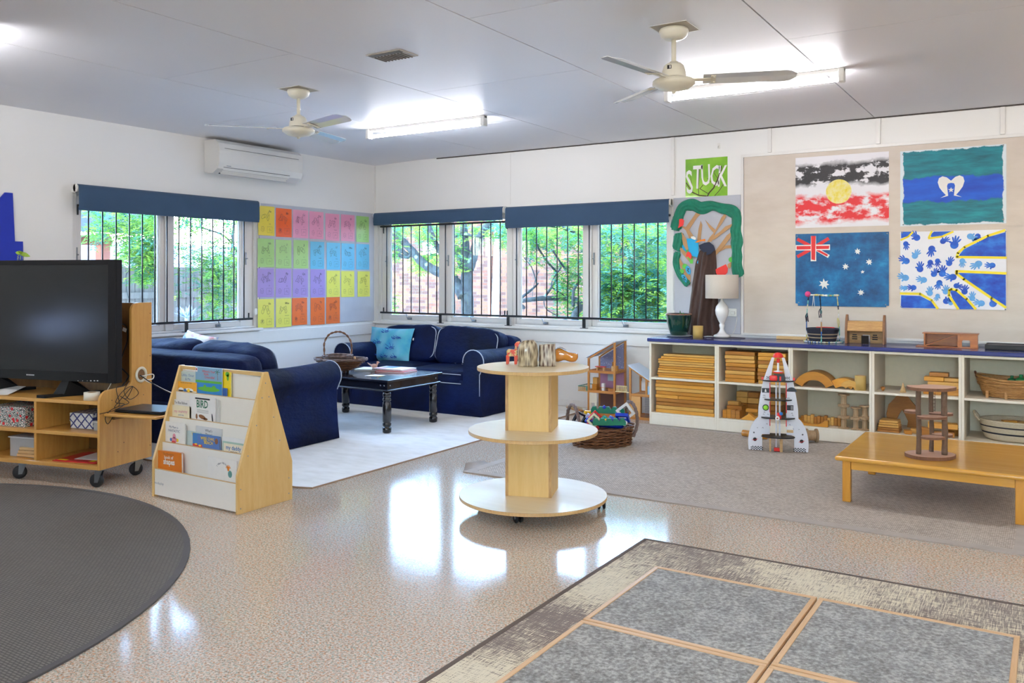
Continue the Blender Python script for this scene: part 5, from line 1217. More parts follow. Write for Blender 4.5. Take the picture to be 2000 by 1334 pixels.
def rbook(label, tier, pxl, pxr, pyt, cover, th=.006, draw=None, lean=.0, dy=0.0, hh=None, rot=0.0, name='picture_book'):
    """book in pocket `tier` (1 = lowest), pixel extent of its cover for size"""
    yy = ry0+ys[tier-1]+.0145+dy; a, b = ony(pxl, pyt, yy), ony(pxr, pyt, yy); w_ = b.x-a.x; zt_ = a.z
    zf = (.0185 if tier == 1 else tops[tier-2]-.0785); h_ = zt_-zf
    if hh and hh < h_: zf = zt_-hh; h_ = hh
    tb = thing(name, label, 'book', ((a.x+b.x)/2, yy, zf+.0003), 0); M = Matrix.Rotation(rot, 4, 'Y') @ Matrix.Rotation(-lean, 4, 'X') 
    mb = MB(M_PAPER).box(-w_/2+.002, w_/2-.0015, .001, th-.001, .002, h_-.002, M); mb.build('pages', tb)
    c_ = MB(cover); c_.box(-w_/2, w_/2, 0, .001, 0, h_, M).box(-w_/2, w_/2, th-.001, th, 0, h_, M).box(-w_/2-.0008, -w_/2+.0006, 0, th, 0, h_, M)
    BB_ = M @ basis((0, 0, h_), (1, 0, 0), (0, 0, 1)) @ Matrix.Translation((0, 0, .0))
    if draw: draw(c_, BB_, w_, h_)
    c_.build('cover', tb); return tb
K = {k_: plain('ink_'+k_, c, .5) for k_, c in dict(green='#1f6b4a', blue='#3d6fa8', navy='#22305c', red='#cf3b33', orange='#e8861e', white='#f5f2e8', yellow='#f4d02e', sky='#7fb4d8', grass='#5fae35', pink='#d98a94', brown='#8a5a34', lake='#2f86c9', sand='#e8dcc0', teal='#5b8f86').items()}
def rect(mb, B, m, x0, x1, z0, z1, lay=.0003): mb.mat(m).add([(x0, z0, lay), (x1, z0, lay), (x1, z1, lay), (x0, z1, lay)], [(0, 1, 2, 3)], B)
def d_croc(c, B, w, h):
    rect(c, B, K['lake'], -w/2, w/2, -h, -.078); rect(c, B, K['grass'], -w/2, w/2, -.092, -.078, .0005); c.mat(K['grass']).oval(.0, -.128, w*.42, .014, B, .0006).oval(w*.2, -.12, .02, .016, B, .0007).oval(-w*.14, -.113, .012, .01, B, .0007)
    c.mat(K['red']).text("Where's Your", -.0, -.024, .020, B, .0007, bold=.01).text('Smile,', -.02, -.04, .020, B, .0007, bold=.01).text('Crocodile?', .01, -.058, .021, B, .0007, bold=.01)
    rect(c, B, K['white'], -w/2+.002, -w/2+.018, -.03, -.004, .0007); c.mat(K['red']).oval(-w/2+.01, -.015, .006, .007, B, .0009)
    c.mat(K['green']); 
    for k_ in range(6): c.line([(w*.33, -.022), (w*.33+.022*math.cos(k_), -.022+.014*math.sin(k_))], .003, B, .0008)
    c.mat(K['brown']).line([(w*.33, -.022), (w*.35, -.07)], .003, B, .0008)
def title(lines, ink, size=.02, z0=-.02, dz=None, **kw):
    def f(c, B, w, h):
        c.mat(ink)
        for i, l in enumerate(lines): c.text(l, 0, z0-i*(dz or size*1.05), size, B, .0006, **kw)
    return f
def d_bird(c, B, w, h):
    rect(c, B, M_INK, -w*.28, w*.3, -.016, -.007); c.mat(K['green']).text('BIRD', 0, -.045, .062, B, .0006, sx=.78, bold=.02)
    c.mat(M_INK)
    for i in range(3): c.line([(-w*.2, -.078-i*.007), (w*.25, -.078-i*.007)], .0012, B, .0006)
    c.mat(K['brown']).oval(0, -.118, .032, .012, B, .0006, rot=-.2).oval(.03, -.128, .02, .007, B, .0006).oval(-.05, -.118, .009, .016, B, .0006); c.mat(M_INK).oval(w*.4, -.12, .006, .03, B, .0006, rot=.15)
def d_mum(c, B, w, h):
    c.mat(K['navy']).text('My Mum is', -.005, -.03, .019, B, .0006).text('FANTASTIC', -.002, -.052, .021, B, .0006)
    c.mat(K['pink']).oval(.0, -.083, .014, .016, B, .0006).oval(.0, -.105, .03, .016, B, .0006); c.mat(K['blue']).oval(-.03, -.105, .01, .01, B, .0008); c.mat(K['yellow']).oval(.032, -.104, .01, .01, B, .0008); c.mat(K['red']).oval(-.004, -.118, .02, .008, B, .0008)
def d_owl(c, B, w, h):
    c.mat(K['yellow']).text('WISE OWL', -.005, -.018, .025, B, .0007, bold=.02).text('AT THE', -.025, -.031, .009, B, .0007, bold=.02).text('BEACH', .004, -.040, .025, B, .0007, bold=.02)
    c.mat(K['brown']).oval(w*.38, -.024, .014, .017, B, .0006); c.mat(K['red']).flat([(-w/2, -.062), (-w*.28, -.055), (-w*.25, -.09), (-w/2, -.09)][::-1], B, .0007); c.mat(K['yellow']).oval(-w*.38, -.062, .012, .005, B, .0009); c.mat(K['grass']).oval(w*.1, -.08, .05, .01, B, .0006)
def d_daddy(c, B, w, h):
    rect(c, B, K['sand'], -w/2+.008, w/2-.008, -h, -.009); c.mat(K['blue']).text('my daddy', 0, -.032, .032, B, .0007, bold=.02); c.mat(K['brown']).text('and me', .004, -.053, .02, B, .0007, bold=.01)
def d_mummy(c, B, w, h):
    c.mat(K['pink']).text('my mummy', 0, -.034, .026, B, .0007, bold=.01, rot=.04); c.mat(K['blue']).text('and me', .003, -.055, .017, B, .0007); c.mat(K['brown']).oval(0, -.078, .022, .010, B, .0007)
def d_shapes(c, B, w, h):
    c.mat(K['brown']).text('The Macquarie', -.002, -.016, .017, B, .0007); c.mat(K['white']).text('book of', 0, -.036, .026, B, .0007, bold=.02).text('shapes', .002, -.062, .046, B, .0007, bold=.03, sx=.85)
def d_walk(c, B, w, h):
    for i, ch in enumerate('I Went Walking'):
        a = (i-6.5)*.13; c.mat(M_INK).text(ch, .005+.062*math.sin(a)*1.0, -.085+.062*math.cos(a), .016, B, .0007, rot=-a)
    c.mat(K['orange']).oval(w*.22, -.05, .009, .013, B, .0007)
    for k_ in range(9): c.line([(w*.22, -.045), (w*.22+.02*math.cos(k_*.4), -.045+.016*math.sin(k_*.4))], .003, B, .0006)
    c.mat(K['teal']).oval(w*.28, -.078, .017, .02, B, .0007)
def d_lby(c, B, w, h):
    c.mat(K['yellow']).text('', 0, 0, .01, B) if False else None
    c.mat(M_INK).text('Little Blue and Little Yellow', 0, -.006, .0095, B, .0007); c.mat(K['white']).oval(-w*.25, -.05, .025, .014, B, .0006).oval(w*.15, -.048, .04, .012, B, .0006); rect(c, B, K['white'], -w/2, w/2, -h, -.052, .0006)
    c.mat(K['blue']).oval(-.01, -.052, .013, .013, B, .0009); c.mat(K['yellow']).oval(.024, -.052, .013, .013, B, .0009)
cv = {k_: plain('cover_'+k_, c, .35, coat=.3) for k_, c in dict(pale='#c9d6cc', yellow='#f0ab23', sky='#7fa9c4', bright='#f2d413', cream='#efe3bd', white='#ece8e0', ivory='#f1ece1', green='#a9c3ae', orange='#d9781c', owl='#5678b4', grey='#d9d8d2', white2='#efece6').items()}
rbook('pale green book with blue title Libby, Oscar and Me on the top tier', 4, 350.5, 384, 724.5, cv['pale'], .006, title(['Libby, Oscar', '& Me'], K['blue'], .023, -.022), dy=.022)
rbook('orange-yellow book with a blue and a yellow spot, top tier left', 4, 344, 383.5, 744, cv['yellow'], .005, d_lby, dy=.0)
for i in range(3): rbook('thin book behind the crocodile picture book', 4, 384+i*1.6, 437+i*1.5, 719+i*1.2, cv['white'], .004, None, dy=.033-i*.0045).__setitem__('group', 'thin books behind the crocodile book')
rbook('tall blue picture book with a green crocodile, top tier', 4, 382, 433.5, 716, cv['sky'], .006, d_croc, dy=.006)
rbook('bright yellow book with green leaves, top tier right', 4, 432, 451, 726, cv['bright'], .006, lambda c, B, w, h: c.mat(K['grass']).oval(.012, -.012, .018, .014, B, .0006).oval(.016, -.03, .01, .02, B, .0006), dy=.016)
rbook('small dark blue book beside the crocodile picture book', 4, 435, 443, 758, plain('cover_navy', '#2f5c9e', .4), .005, None, dy=.006)
rbook('white book titled The Blue Balloon, second tier from top', 3, 335.5, 371.5, 779, cv['white'], .006, title(['The Blue Balloon'], M_INK, .022, -.018, sx=.8), dy=.02)
rbook('cream book titled my mummy and me, second tier from top', 3, 333, 373.5, 790, cv['cream'], .006, d_mummy, dy=.006)
for i in range(2): rbook('white book behind the bird book', 3, 374+i*2.2, 429.5-i*3, 776-i*.5, cv['white'], .004, None, dy=.026-i*.006).__setitem__('group', 'white books behind the bird book')
rbook('white book with large green title BIRD, second tier from top', 3, 370.5, 420, 772.5, cv['white2'], .009, d_bird, dy=.006)
for i in range(2): rbook('thin pale book behind the pink-girl picture book', 2, 350+i*3, 361+i*3, 827+i*3, cv['white'], .004, None, dy=.026-i*.006).__setitem__('group', 'thin pale books behind the pink girl book')
rbook('white book titled My Mum is Fantastic, third tier from top', 2, 320, 361, 822, cv['ivory'], .007, d_mum, dy=.006)
rbook('book with yellow letters WI left of the owl books', 2, 364.5, 392, 841, cv['pale'], .005, title(['WI'], K['yellow'], .026, -.014, bold=.02), dy=.022)
rbook("pale book titled What's There behind the owl books", 2, 383, 433, 831.5, cv['grey'], .006, title(["What's", 'There?'], M_INK, .022, -.02), dy=.026)
rbook('second copy of the blue owl beach book, behind the first', 2, 376.5, 430, 845.5, plain('cover_owl_b', '#3f7fb8', .35), .005, d_owl, dy=.012)
rbook('blue book titled Wise Owl at the Beach, third tier from top', 2, 385.5, 428, 848.5, cv['owl'], .005, d_owl, dy=.004)
rbook('white book behind the my daddy and me book', 2, 434, 478, 852.5, cv['white'], .005, None, dy=.016)
rbook('green edged book titled my daddy and me, third tier right', 2, 435, 477, 861.5, cv['green'], .006, d_daddy, dy=.005)
rbook('orange book of shapes on the lowest tier', 1, 306.5, 356, 878, cv['orange'], .012, d_shapes, dy=.008, rot=-.03)
rbook('cream book titled I Went Walking on the lowest tier', 1, 406, 462, 891.5, cv['ivory'], .008, d_walk, dy=.008)

# ================================================================== round tiered display stand
M_BIRCH = wood('birch_ply', '#dcb468', '#ecca88', 'Z', .8, .4, .1, contrast=1.2); M_BIRT = wood('birch_top', '#e0cba0', '#eedcb6', 'X', .5, .45, .1); M_PLYE = wood('ply_edge', '#9a6a3a', '#d9b478', 'Z', 9, .5)
sc_ = Vector((4.21, -3.467, 0)); t = thing('display_stand', 'round three tier birch plywood stand on castors in the middle of the floor', 'display stand', sc_)
def disc(name, r, z):
    mb = MB(M_BIRT); mb.lathe([(.0005, z), (r-.001, z)], 72, closed=False, smooth=False).lathe([(.0005, z-.018), (r-.001, z-.018)], 72, closed=False, smooth=False)
    o_ = mb.build(name, t); e = MB(M_PLYE); n = 5
    for k_ in range(n): 
        e.mat(M_PLYE if k_ % 2 == 0 else M_MAPX); a = z-.018+.018*k_/n; e.lathe([(r-.001 if k_ == 0 else r, a), (r if k_ < n-1 else r, a+.018/n), (r-.001, a+.018/n)], 72, closed=False)
    e.build('ply_edge', o_)
disc('bottom_disc', .409, .10); disc('middle_disc', .358, .457); disc('top_disc', .31, .804)
p1, p2 = onz(987, 968, .1), onz(1077, 973, .1); e1 = Vector((p2.x-p1.x, p2.y-p1.y, 0)); wP = e1.length; e1.normalize(); e2 = Vector((-e1.y, e1.x, 0)); ang = math.atan2(e1.y, e1.x)
pc = (p1+p2)/2+e2*.115-sc_; pc.z = 0
T_ = Matrix.Translation(pc) @ Matrix.Rotation(ang, 4, 'Z'); a, b = wP/2, .115
for z0, z1 in ((.1005, .4385), (.4575, .7855)):
    mb = MB(M_BIRCH); mb.box(-a+.016, a-.016, -b+.002, -b+.016, z0, z1, T_).box(-a+.016, a-.016, b-.016, b-.002, z0, z1, T_)
    o_ = mb.build('pillar_face', t); mb = MB(M_BIRCH); mb.box(-a+.0005, -a+.015, -b+.001, b-.001, z0, z1, T_).box(a-.015, a-.0005, -b+.001, b-.001, z0, z1, T_).build('pillar_side', t)
    e = MB(M_PLYE); 
    for s_ in (-1, 1): e.box(s_*(a-.008)-.008, s_*(a-.008)+.008, -b, -b+.001, z0, z1, T_)
    e.build('pillar_edge', t)
def castor2(x, y, rot):
    T2 = Matrix.Translation((x, y, 0)) @ Matrix.Rotation(rot, 4, 'Z'); r = .026
    m = MB(M_RUBBER)
    for q in (-.014, .014): m.lathe([(.005, -.006), (r-.003, -.006), (r, -.003), (r, .003), (r-.003, .006), (.005, .006)], 24, T2 @ Matrix.Translation((-.012, q, r+.0005)) @ Matrix.Rotation(PI/2, 4, 'X'))
    m.prism([(-.036, r), (-.012, r+.028), (.012, r+.03), (.012, r)], -.006, .006, T2 @ Matrix(((1, 0, 0, 0), (0, 0, 1, 0), (0, 1, 0, 0), (0, 0, 0, 1)))); m.box(-.045, -.03, -.012, .012, .04, .046, T2)
    co_ = m.build('castor', t); h = MB(M_STEEL)
    for q in (-.0205, .0205): h.lathe([(.0005, 0), (.009, 0), (.009, .001)], 14, T2 @ Matrix.Translation((-.012, q, r+.0005)) @ Matrix.Rotation(PI/2, 4, 'X'))
    h.box(-.016, .022, -.02, .02, .072, .0815, T2).cyl(T2 @ Vector((.004, 0, .05)), T2 @ Vector((.004, 0, .075)), .006); h.build('castor_hub', co_)
f_ = onz(1010, 1020)-sc_; g_ = onz(1174, 993)-sc_
castor2(f_.x, f_.y, 2.6); castor2(g_.x, g_.y, 2.2)
for a in (math.atan2(f_.y, f_.x)-1.4, math.atan2(g_.y, g_.x)+1.4, math.atan2(g_.y, g_.x)+2.6): castor2(.30*math.cos(a), .30*math.sin(a), a)
zt = .8046
# painted wooden horse
M_HR = plain('horse_red', '#d8421c', .3, coat=.5); M_HB = plain('horse_bare', '#d9b877', .4, coat=.3, var=.2, nscale=60)
def m_horse():
    t_ = NT('worn_horse_paint'); n = t_.noise(t_.co(), 38, 4, .6); g = t_.n('Separate', ) if False else None
    c = t_.ramp(n, [(.44, '#d8421c'), (.5, '#d9b877'), (.62, '#e2c46a'), (.7, '#cc3a1c')], 'CONSTANT'); t_.bsdf(c, .35, coat=.5); return t_.m
q = onz(1003, 711, zt); t = thing('painted_horse', 'small red painted wooden horse with worn paint on the display stand', 'toy horse', q, math.atan2(RT.y, RT.x)-.1)
mb = MB(m_horse()); mb.prism([(-.036, .044), (-.04, .075), (-.03, .086), (.0, .082), (.016, .088), (.022, .06), (.018, .044)], -.017, .017, Matrix(((1, 0, 0, 0), (0, 0, -1, 0), (0, 1, 0, 0), (0, 0, 0, 1)))); mb.build('body', t, bevel=.008, seg=3)
mb = MB(m_horse()); mb.prism([(.004, .07), (.008, .095), (.006, .115), (.018, .127), (.03, .13), (.036, .134), (.038, .12), (.032, .104), (.022, .095), (.022, .07)], -.012, .012, Matrix(((1, 0, 0, 0), (0, 0, -1, 0), (0, 1, 0, 0), (0, 0, 0, 1)))); mb.build('head', t, bevel=.006, seg=3)
for x in (-.033, .014):
    for y in (-.01, .01): MB(M_HR).add([(x-.008, y-.006, 0), (x+.006, y-.006, 0), (x+.006, y+.006, 0), (x-.008, y+.006, 0), (x-.009, y-.007, .05), (x+.012, y-.007, .05), (x+.012, y+.007, .05), (x-.009, y+.007, .05)], [(0, 3, 2, 1), (4, 5, 6, 7), (0, 1, 5, 4), (1, 2, 6, 5), (2, 3, 7, 6), (3, 0, 4, 7)]).build('leg', t, bevel=.002)
# two carved textured blocks
def m_carve(name, c1, c2, sc, ang_):
    t_ = NT(name); co_ = t_.co(rot=(0, ang_, 0)); v = t_.n('TexVoronoi', Vector=t_.co(rot=(0, ang_, 0), scale=(75, 75, 17)), Scale=1.0); v.inputs['Randomness'].default_value = .8
    c = t_.ramp((v, 0), [(.2, c2), (.75, c1)]); t_.bsdf(c, .35, coat=.25, normal=t_.bump((v, 0), -1.0, .03)); return t_.m
def stump(label, pxl, pxr, pyb, h, mat, top, seed, nm='carved_block'):
    q = onz((pxl+pxr)/2, pyb, zt); w_ = (pxr-pxl)*dep(q)/FPX; q = q+FW*w_*.42; q.z = zt
    t = thing(nm, label, 'carving', q, math.atan2(RT.y, RT.x)); mb = MB(mat); vs = []; fs = []; n, m = 40, 14
    for j in range(m+1):
        f_ = j/m; z = h*f_
        for i in range(n):
            a = 2*PI*i/n; s_ = top(a, f_); ex = math.copysign(abs(math.cos(a))**.8, math.cos(a)); ey = math.copysign(abs(math.sin(a))**.8, math.sin(a))
            g_ = 1+.03*noise.noise(Vector((math.cos(a)*2+seed, math.sin(a)*2, f_*3)))
            vs.append((w_/2*ex*s_*g_, w_*.42*ey*s_*g_, z*(1+.03*math.cos(a+seed)*f_)))
    for j in range(m):
        for i in range(n): k_ = (i+1) % n; fs.append((j*n+i, j*n+k_, (j+1)*n+k_, (j+1)*n+i))
    fs += [tuple(reversed(range(n))), tuple(m*n+i for i in range(n))]
    mb.add(vs, fs, None, True); mb.build('body', t)
stump('larger tan carved wooden owl-like block with feather grooves on the stand', 1011.5, 1051, 716.5, .142, m_carve('carved_tan', '#c9b896', '#5e4a30', 1, 0), lambda a, f: (1-.03*math.sin(f*9))*(1 if f < .55 else 1-.5*(f-.55)**1.6)*(1-.30*max(0, (f-.8)/.2)**2), 1)
stump('smaller grooved brown and cream carved block beside the clog', 1051.5, 1086.5, 716, .122, m_carve('carved_brown', '#d3c6b0', '#4e2f1c', 1, .6), lambda a, f: 1-.08*f+.05*math.cos(a)*(1-f), 6)
# wooden clog
M_CLOG = plain('varnished_clog', '#c9822a', .12, coat=1, var=.1, nscale=10)
q = onz(1104, 708, zt); q = q+FW*.03; q.z = zt
t = thing('wooden_clog', 'varnished orange-brown wooden clog on the round stand', 'clog', q, math.atan2(RT.y, RT.x)-.15)
def clogsec(x):   # half width, bottom, top (opening), per station
    return None
st_ = [(-.07, .008, .02, .045), (-.064, .02, .006, .062), (-.052, .027, .0, .076), (-.035, .029, .0, .083), (-.018, .027, .006, .078), (-.004, .026, .012, .070), (.012, .028, .006, .064), (.03, .032, .0, .058), (.05, .032, .0, .054), (.064, .027, .005, .052), (.072, .018, .014, .05), (.077, .007, .026, .046)]
mb = MB(M_CLOG); vs = []; n = 20
for (x, w_, zb_, zt_) in st_:
    for i in range(n):
        a = 2*PI*i/n; c_, s_ = math.cos(a), math.sin(a); vs.append((x, w_*math.copysign(abs(c_)**.75, c_), (zb_+zt_)/2+(zt_-zb_)/2*math.copysign(abs(s_)**.8, s_)))
fs = [(j*n+i, j*n+(i+1) % n, (j+1)*n+(i+1) % n, (j+1)*n+i) for j in range(len(st_)-1) for i in range(n)]
fs = [tuple(reversed(f)) for f in fs]; fs += [tuple(range(n)), tuple((len(st_)-1)*n+i for i in reversed(range(n)))]
mb.add(vs, fs, None, True); mb.build('shoe_body', t, sub=1)
mb = MB(plain('clog_inside', '#5b3413', .6)); vs = []; 
for (x, w_, z) in ((-.054, .012, .074), (-.045, .018, .0815), (-.032, .02, .0855), (-.016, .019, .082), (.0, .014, .0735), (.008, .004, .068)):
    vs += [(x, -w_, z), (x, 0, z-.002), (x, w_, z)]
mb.add(vs, [(i*3+k_, i*3+3+k_, i*3+4+k_, i*3+1+k_) for i in range(5) for k_ in range(2)], None, True).build('opening', t)
# ================================================================== open shelves along the back wall
M_CAB_ = wood('cabinet_laminate', '#eaddc4', '#f3e8d2', 'Z', 1.0, .45, contrast=1.3)
M_BTOP = plain('blue_bench_top', '#2b3572', .22, coat=.3, var=.08, nscale=3)
SX0, SP, SY0, SY1 = 3.64, .6105, -.522, -.024
bays = 7
for i in range(bays):
    x0 = SX0+SP*i; t = thing('open_shelf_unit', ['leftmost cream open shelf unit, next to the dolls house', 'cream open shelf unit second from the left, behind the toy rocket', 'cream open shelf unit third from the left holding arches and spools', 'cream open shelf unit fourth from the left, behind the twig house', 'cream open shelf unit at the right edge holding two baskets', 'cream open shelf unit out of view to the right', 'cream open shelf unit out of view to the right'][i], 'shelf unit', (x0, SY0, .0005), 0, 'open shelf units under the blue bench top' if i < 5 else 'open shelf units out of view')
    w_ = SP-.0012; d_ = SY1-SY0
    z0 = .0065
    for q in (0, w_-.018): MB(M_CAB_).box(q, q+.018, 0, d_, z0, .731).build('side_panel', t, bevel=.001)
    MB(M_CAB_).box(.0185, w_-.0185, .0, d_-.012, .0955, .1115).build('bottom_shelf', t, bevel=.001)
    MB(M_CAB_).box(.0185, w_-.0185, .0, d_-.012, .402, .420).build('middle_shelf', t, bevel=.001)
    MB(M_CAB_).box(.0185, w_-.0185, .0, .018, z0, .0950).build('kick_board', t, bevel=.001)
    MB(M_CAB_).box(.0185, w_-.0185, .0, .05, .713, .7305).build('top_rail', t, bevel=.001)
    MB(plain('cabinet_back', '#e8dabb', .6)).box(.0185, w_-.0185, d_-.011, d_-.001, z0, .731).build('back_panel', t)
t = thing('bench_top', 'long dark blue bench top over the open shelf units', 'bench top', (SX0, -.27, .7322)); mb = MB(M_BTOP)
mb.box(-.018, SP*bays+.01, -.268, .268-.024+.022, 0, .0325); mb.build('worktop', t, bevel=.009, seg=3)
TZ = .7652
# ---- wooden blocks
BW = [wood('block_wood_'+str(i), a, b, 'X', 2.2, .42, .15, contrast=1.2) for i, (a, b) in enumerate((('#ae6d1c', '#cf9030'), ('#c9852a', '#e6aa44'), ('#935a1c', '#b67a2c'), ('#c08a3a', '#e0b05c')))]
rb = random.Random(11)
def block(label, x0, x1, y0, z0, dy, h, group, k_, rz=0, name='wooden_block'):
    t = thing(name, label, 'wooden block', ((x0+x1)/2, y0+dy/2, z0+.0004), rz, group); a, b = (x1-x0)/2, dy/2
    MB(BW[(k_*7+rb.randrange(2)) % 4]).box(-a, a, -b, b, 0, h-.0022).build('block', t, bevel=.0045); return t
zb0, zm0 = .1125, .421
B0 = SX0+.0185
# bay 1 upper: long thin planks; lower: thicker planks (measured from their ends in the photograph)
z = zm0
for i in range(10):
    h = .0208; l = B0+[.05, .045, .048, .052, .06, .065, .058, .055, .075, .1][i]+rb.uniform(-.004, .004)
    block('long honey coloured plank in the upper left stack of thin planks', l, B0+SP-.045+rb.uniform(-.01, .001), SY0+.02+rb.uniform(0, .012), z, .14, h, 'thin long planks in the upper left shelf', i); z += h
z = zb0
for i in range(9):
    h = .0318; e = B0+SP-.05+rb.uniform(-.006, .003)
    if i == 4:
        block('middle short plank in the lower left stack', B0+.03, B0+.24, SY0+.02, z, .14, h, 'thick planks in the lower left shelf', i); block('middle short plank in the lower left stack', B0+.2405, e, SY0+.02, z, .14, h, 'thick planks in the lower left shelf', 1)
    else: block('thick honey coloured plank in the lower left stack', B0+.03+rb.uniform(-.003, .006), e, SY0+.02+rb.uniform(0, .01), z, .14, h, 'thick planks in the lower left shelf', i)
    z += h
B1 = SX0+SP+.0185
for cx0, cx1, n_ in ((.045, .295, 8), (.32, .545, 8)):
    z = zm0
    for i in range(n_):
        h = .0322; d = rb.uniform(-.004, .004); block('wide wooden block in one of the two tall stacks above the rocket', B1+cx0+d, B1+cx1+d, SY0+.02+rb.uniform(0, .01), z, .2, h, 'wide blocks stacked behind the rocket top', i+(cx0 > .1)); z += h
# bay 2 lower: end grain blocks behind, loose shapes in front
for j in range(4):
    for i in range(4):
        block('dark wooden block in the stacked grid at the back of the lower shelf', B1+.05+i*.098, B1+.146+i*.098, SY0+.31, zb0+j*.0492, .1, .049, 'blocks stacked at the back behind the rocket', 2)
def prismblock(label, prof, x, y, z, depth, k_, rz=0, group=None, name='wooden_block', cat='wooden block'):
    """profile in local x,z extruded along y"""
    t = thing(name, label, cat, (x, y, z+.0004), rz, group); MB(BW[k_ % 4]).prism(prof, -depth, 0, Matrix(((1, 0, 0, 0), (0, 0, -1, 0), (0, 1, 0, 0), (0, 0, 0, 1)))).build('block', t, bevel=.002); return t
def arch(r0, r1, a0=0, a1=180, n=16): return [(r1*math.cos(math.radians(a0+(a1-a0)*i/n)), r1*math.sin(math.radians(a0+(a1-a0)*i/n))) for i in range(n+1)]+[(r0*math.cos(math.radians(a1-(a1-a0)*i/n)), r0*math.sin(math.radians(a1-(a1-a0)*i/n))) for i in range(n+1)]
for i in range(4): prismblock('curved wooden block standing in the row left of the rocket', arch(.0, .075, 20, 90, 6)[:7]+[(0, .0), (.075, 0)], B1+.035+i*.034, SY0+.05, zb0, .12, i, PI/2, 'curved blocks left of the rocket') if False else block('upright wooden block in the short row left of the rocket', B1+.02+i*.037, B1+.056+i*.037, SY0+.03, zb0, .07, [.07, .078, .076, .072][i], 'upright blocks left of the rocket', i)
prismblock('triangular wooden block lying left of the rocket', [(-.075, 0), (.075, 0), (.0, .055)], B1+.245, SY0+.03, zb0, .05, 1)
prismblock('wooden wedge lying on the triangular block left of the rocket', [(-.06, 0), (.06, 0), (.06, .03), (-.04, .03)], B1+.25, SY0+.10, zb0, .05, 3)
block('short wooden block resting on the wedge left of the rocket', B1+.2, B1+.3, SY0+.085, zb0+.0565, .06, .03, None, 0)
block('flat wooden block bridging the upright row left of the rocket', B1+.03, B1+.16, SY0+.11, zb0, .12, .1, None, 2)
block('small wooden block on the flat block left of the rocket', B1+.035, B1+.13, SY0+.12, zb0+.101, .07, .032, None, 1)
# bay 3
B2 = SX0+2*SP+.0185
prismblock('large wooden arch block lying bridge-wise, left on the shelf above the spools', arch(.10, .165, 25, 155), B2+.155, SY0+.03, zm0-.0422, .2, 0, .05, None, 'arch_block')
prismblock('second wooden arch block leaning on the first arch', arch(.10, .165, 55, 125), B2+.375, SY0+.05, zm0-.0815, .1, 1, -.05, None, 'arch_block')
prismblock('small wooden arch block beside the cork coloured tape roll', arch(.035, .082, 15, 150), B2+.43, SY0+.025, zm0-.009, .022, 3, 0, None, 'arch_block')
M_CORKR = plain('tan_tape', '#c4a259', .5, var=.06)
def roll(label, x, y, z, r, h):
    t = thing('tape_roll', label, 'tape roll', (x, y, z)); MB(M_CORKR).lathe([(r*.82, 0), (r, 0), (r, h), (r*.82, h), (r*.82, 0)], 32, closed=False).build('tape', t); MB(M_CARD).lathe([(r*.78, .0005), (r*.815, .0005), (r*.815, h-.0005), (r*.78, h-.0005), (r*.78, .0005)], 32, closed=False).build('core', t)
roll('tan tape roll standing at the right of the arch blocks', B2+.50, SY0+.055, zm0+.0004, .042, .112)
prismblock('wooden block with a concave curve at the front of the lower shelf', [(-.125, 0), (.125, 0), (.125, .05)]+[(.1*math.cos(a*PI/12), .062-.05*math.sin(a*PI/12)+.0) for a in range(1, 12)]+[(-.125, .05)], B2+.14, SY0+.02, zb0, .05, 0)
for i in range(12): block('small upright brown block in the row at the back of the lower shelf', B2+.03+i*.026, B2+.055+i*.026, SY0+.12, zb0, .04, [.062, .07, .066, .078][i % 4], 'small upright brown blocks in a row', 2)
M_SPOOL = wood('aged_spool_wood', '#8a6a45', '#b79a74', 'Z', 3, .6)
def spool(label, x, y, z, r, h):
    t = thing('wooden_spool', label, 'spool', (x, y, z+.0004), 0, 'old wooden spools'); 
    MB(M_SPOOL).lathe([(r, 0), (r, .009), (r*.56, .012), (r*.5, .02), (r*.5, h-.02), (r*.56, h-.012), (r, h-.009), (r, h-.0006)], 24, closed=True, smooth=False).build('spool_body', t); MB(M_GAP).lathe([(.0005, h-.0003), (r*.3, h-.0003)], 12, closed=False).build('bore', t)
for nm_, x, y, r, h, n_ in (('tall left stack of three spools', .378, .05, .038, .0895, 3), ('middle stack of two spools', .468, .045, .034, .087, 2), ('right stack of two spools', .548, .05, .036, .095, 2)):
    for k_ in range(n_): spool('%s wooden spool of the %s' % (['lowest', 'second', 'top'][k_] if n_ == 3 else ['lower', 'upper'][k_], nm_), B2+x-(.0 if nm_[0] != 'r' else .015), SY0+y, zb0+k_*(h+.0004), r*1.12, h)
# bay 4
B3 = SX0+3*SP+.0185
def cone(label, x, y, z, r, h, flip, mat):
    t = thing('wooden_cone', label, 'cone', (x, y, z+.0004)); MB(mat).lathe([(r, 0), (.0005, h)] if not flip else [(r*.35, 0), (r, h*.75), (.0005, h)], 24, smooth=True).build('cone', t)
cone('pale wooden cone standing on the shelf behind the twig house', B3+.19, SY0+.08, zm0, .023, .078, False, M_BEECH); cone('small dark wooden cone near the divider', B3+.045, SY0+.10, zm0, .019, .036, True, BW[2])
for x0, x1, z, nm_ in ((.33, .58, 0, 'lowest long block of the pile behind the twig house top'), (.36, .585, .05, 'wide block second up in the pile behind the twig house top')): block(nm_, B3+x0, B3+x1, SY0+.07, zm0+z, .12, .049, None, 1)
block('left block on the third level of the pile behind the twig house', B3+.335, B3+.47, SY0+.07, zm0+.0995, .1, .034, None, 0); block('right block on the third level of the pile behind the twig house', B3+.4705, B3+.585, SY0+.08, zm0+.0995, .1, .030, None, 2)
block('short block topmost of the pile behind the twig house', B3+.37, B3+.5, SY0+.08, zm0+.134, .08, .032, None, 2)
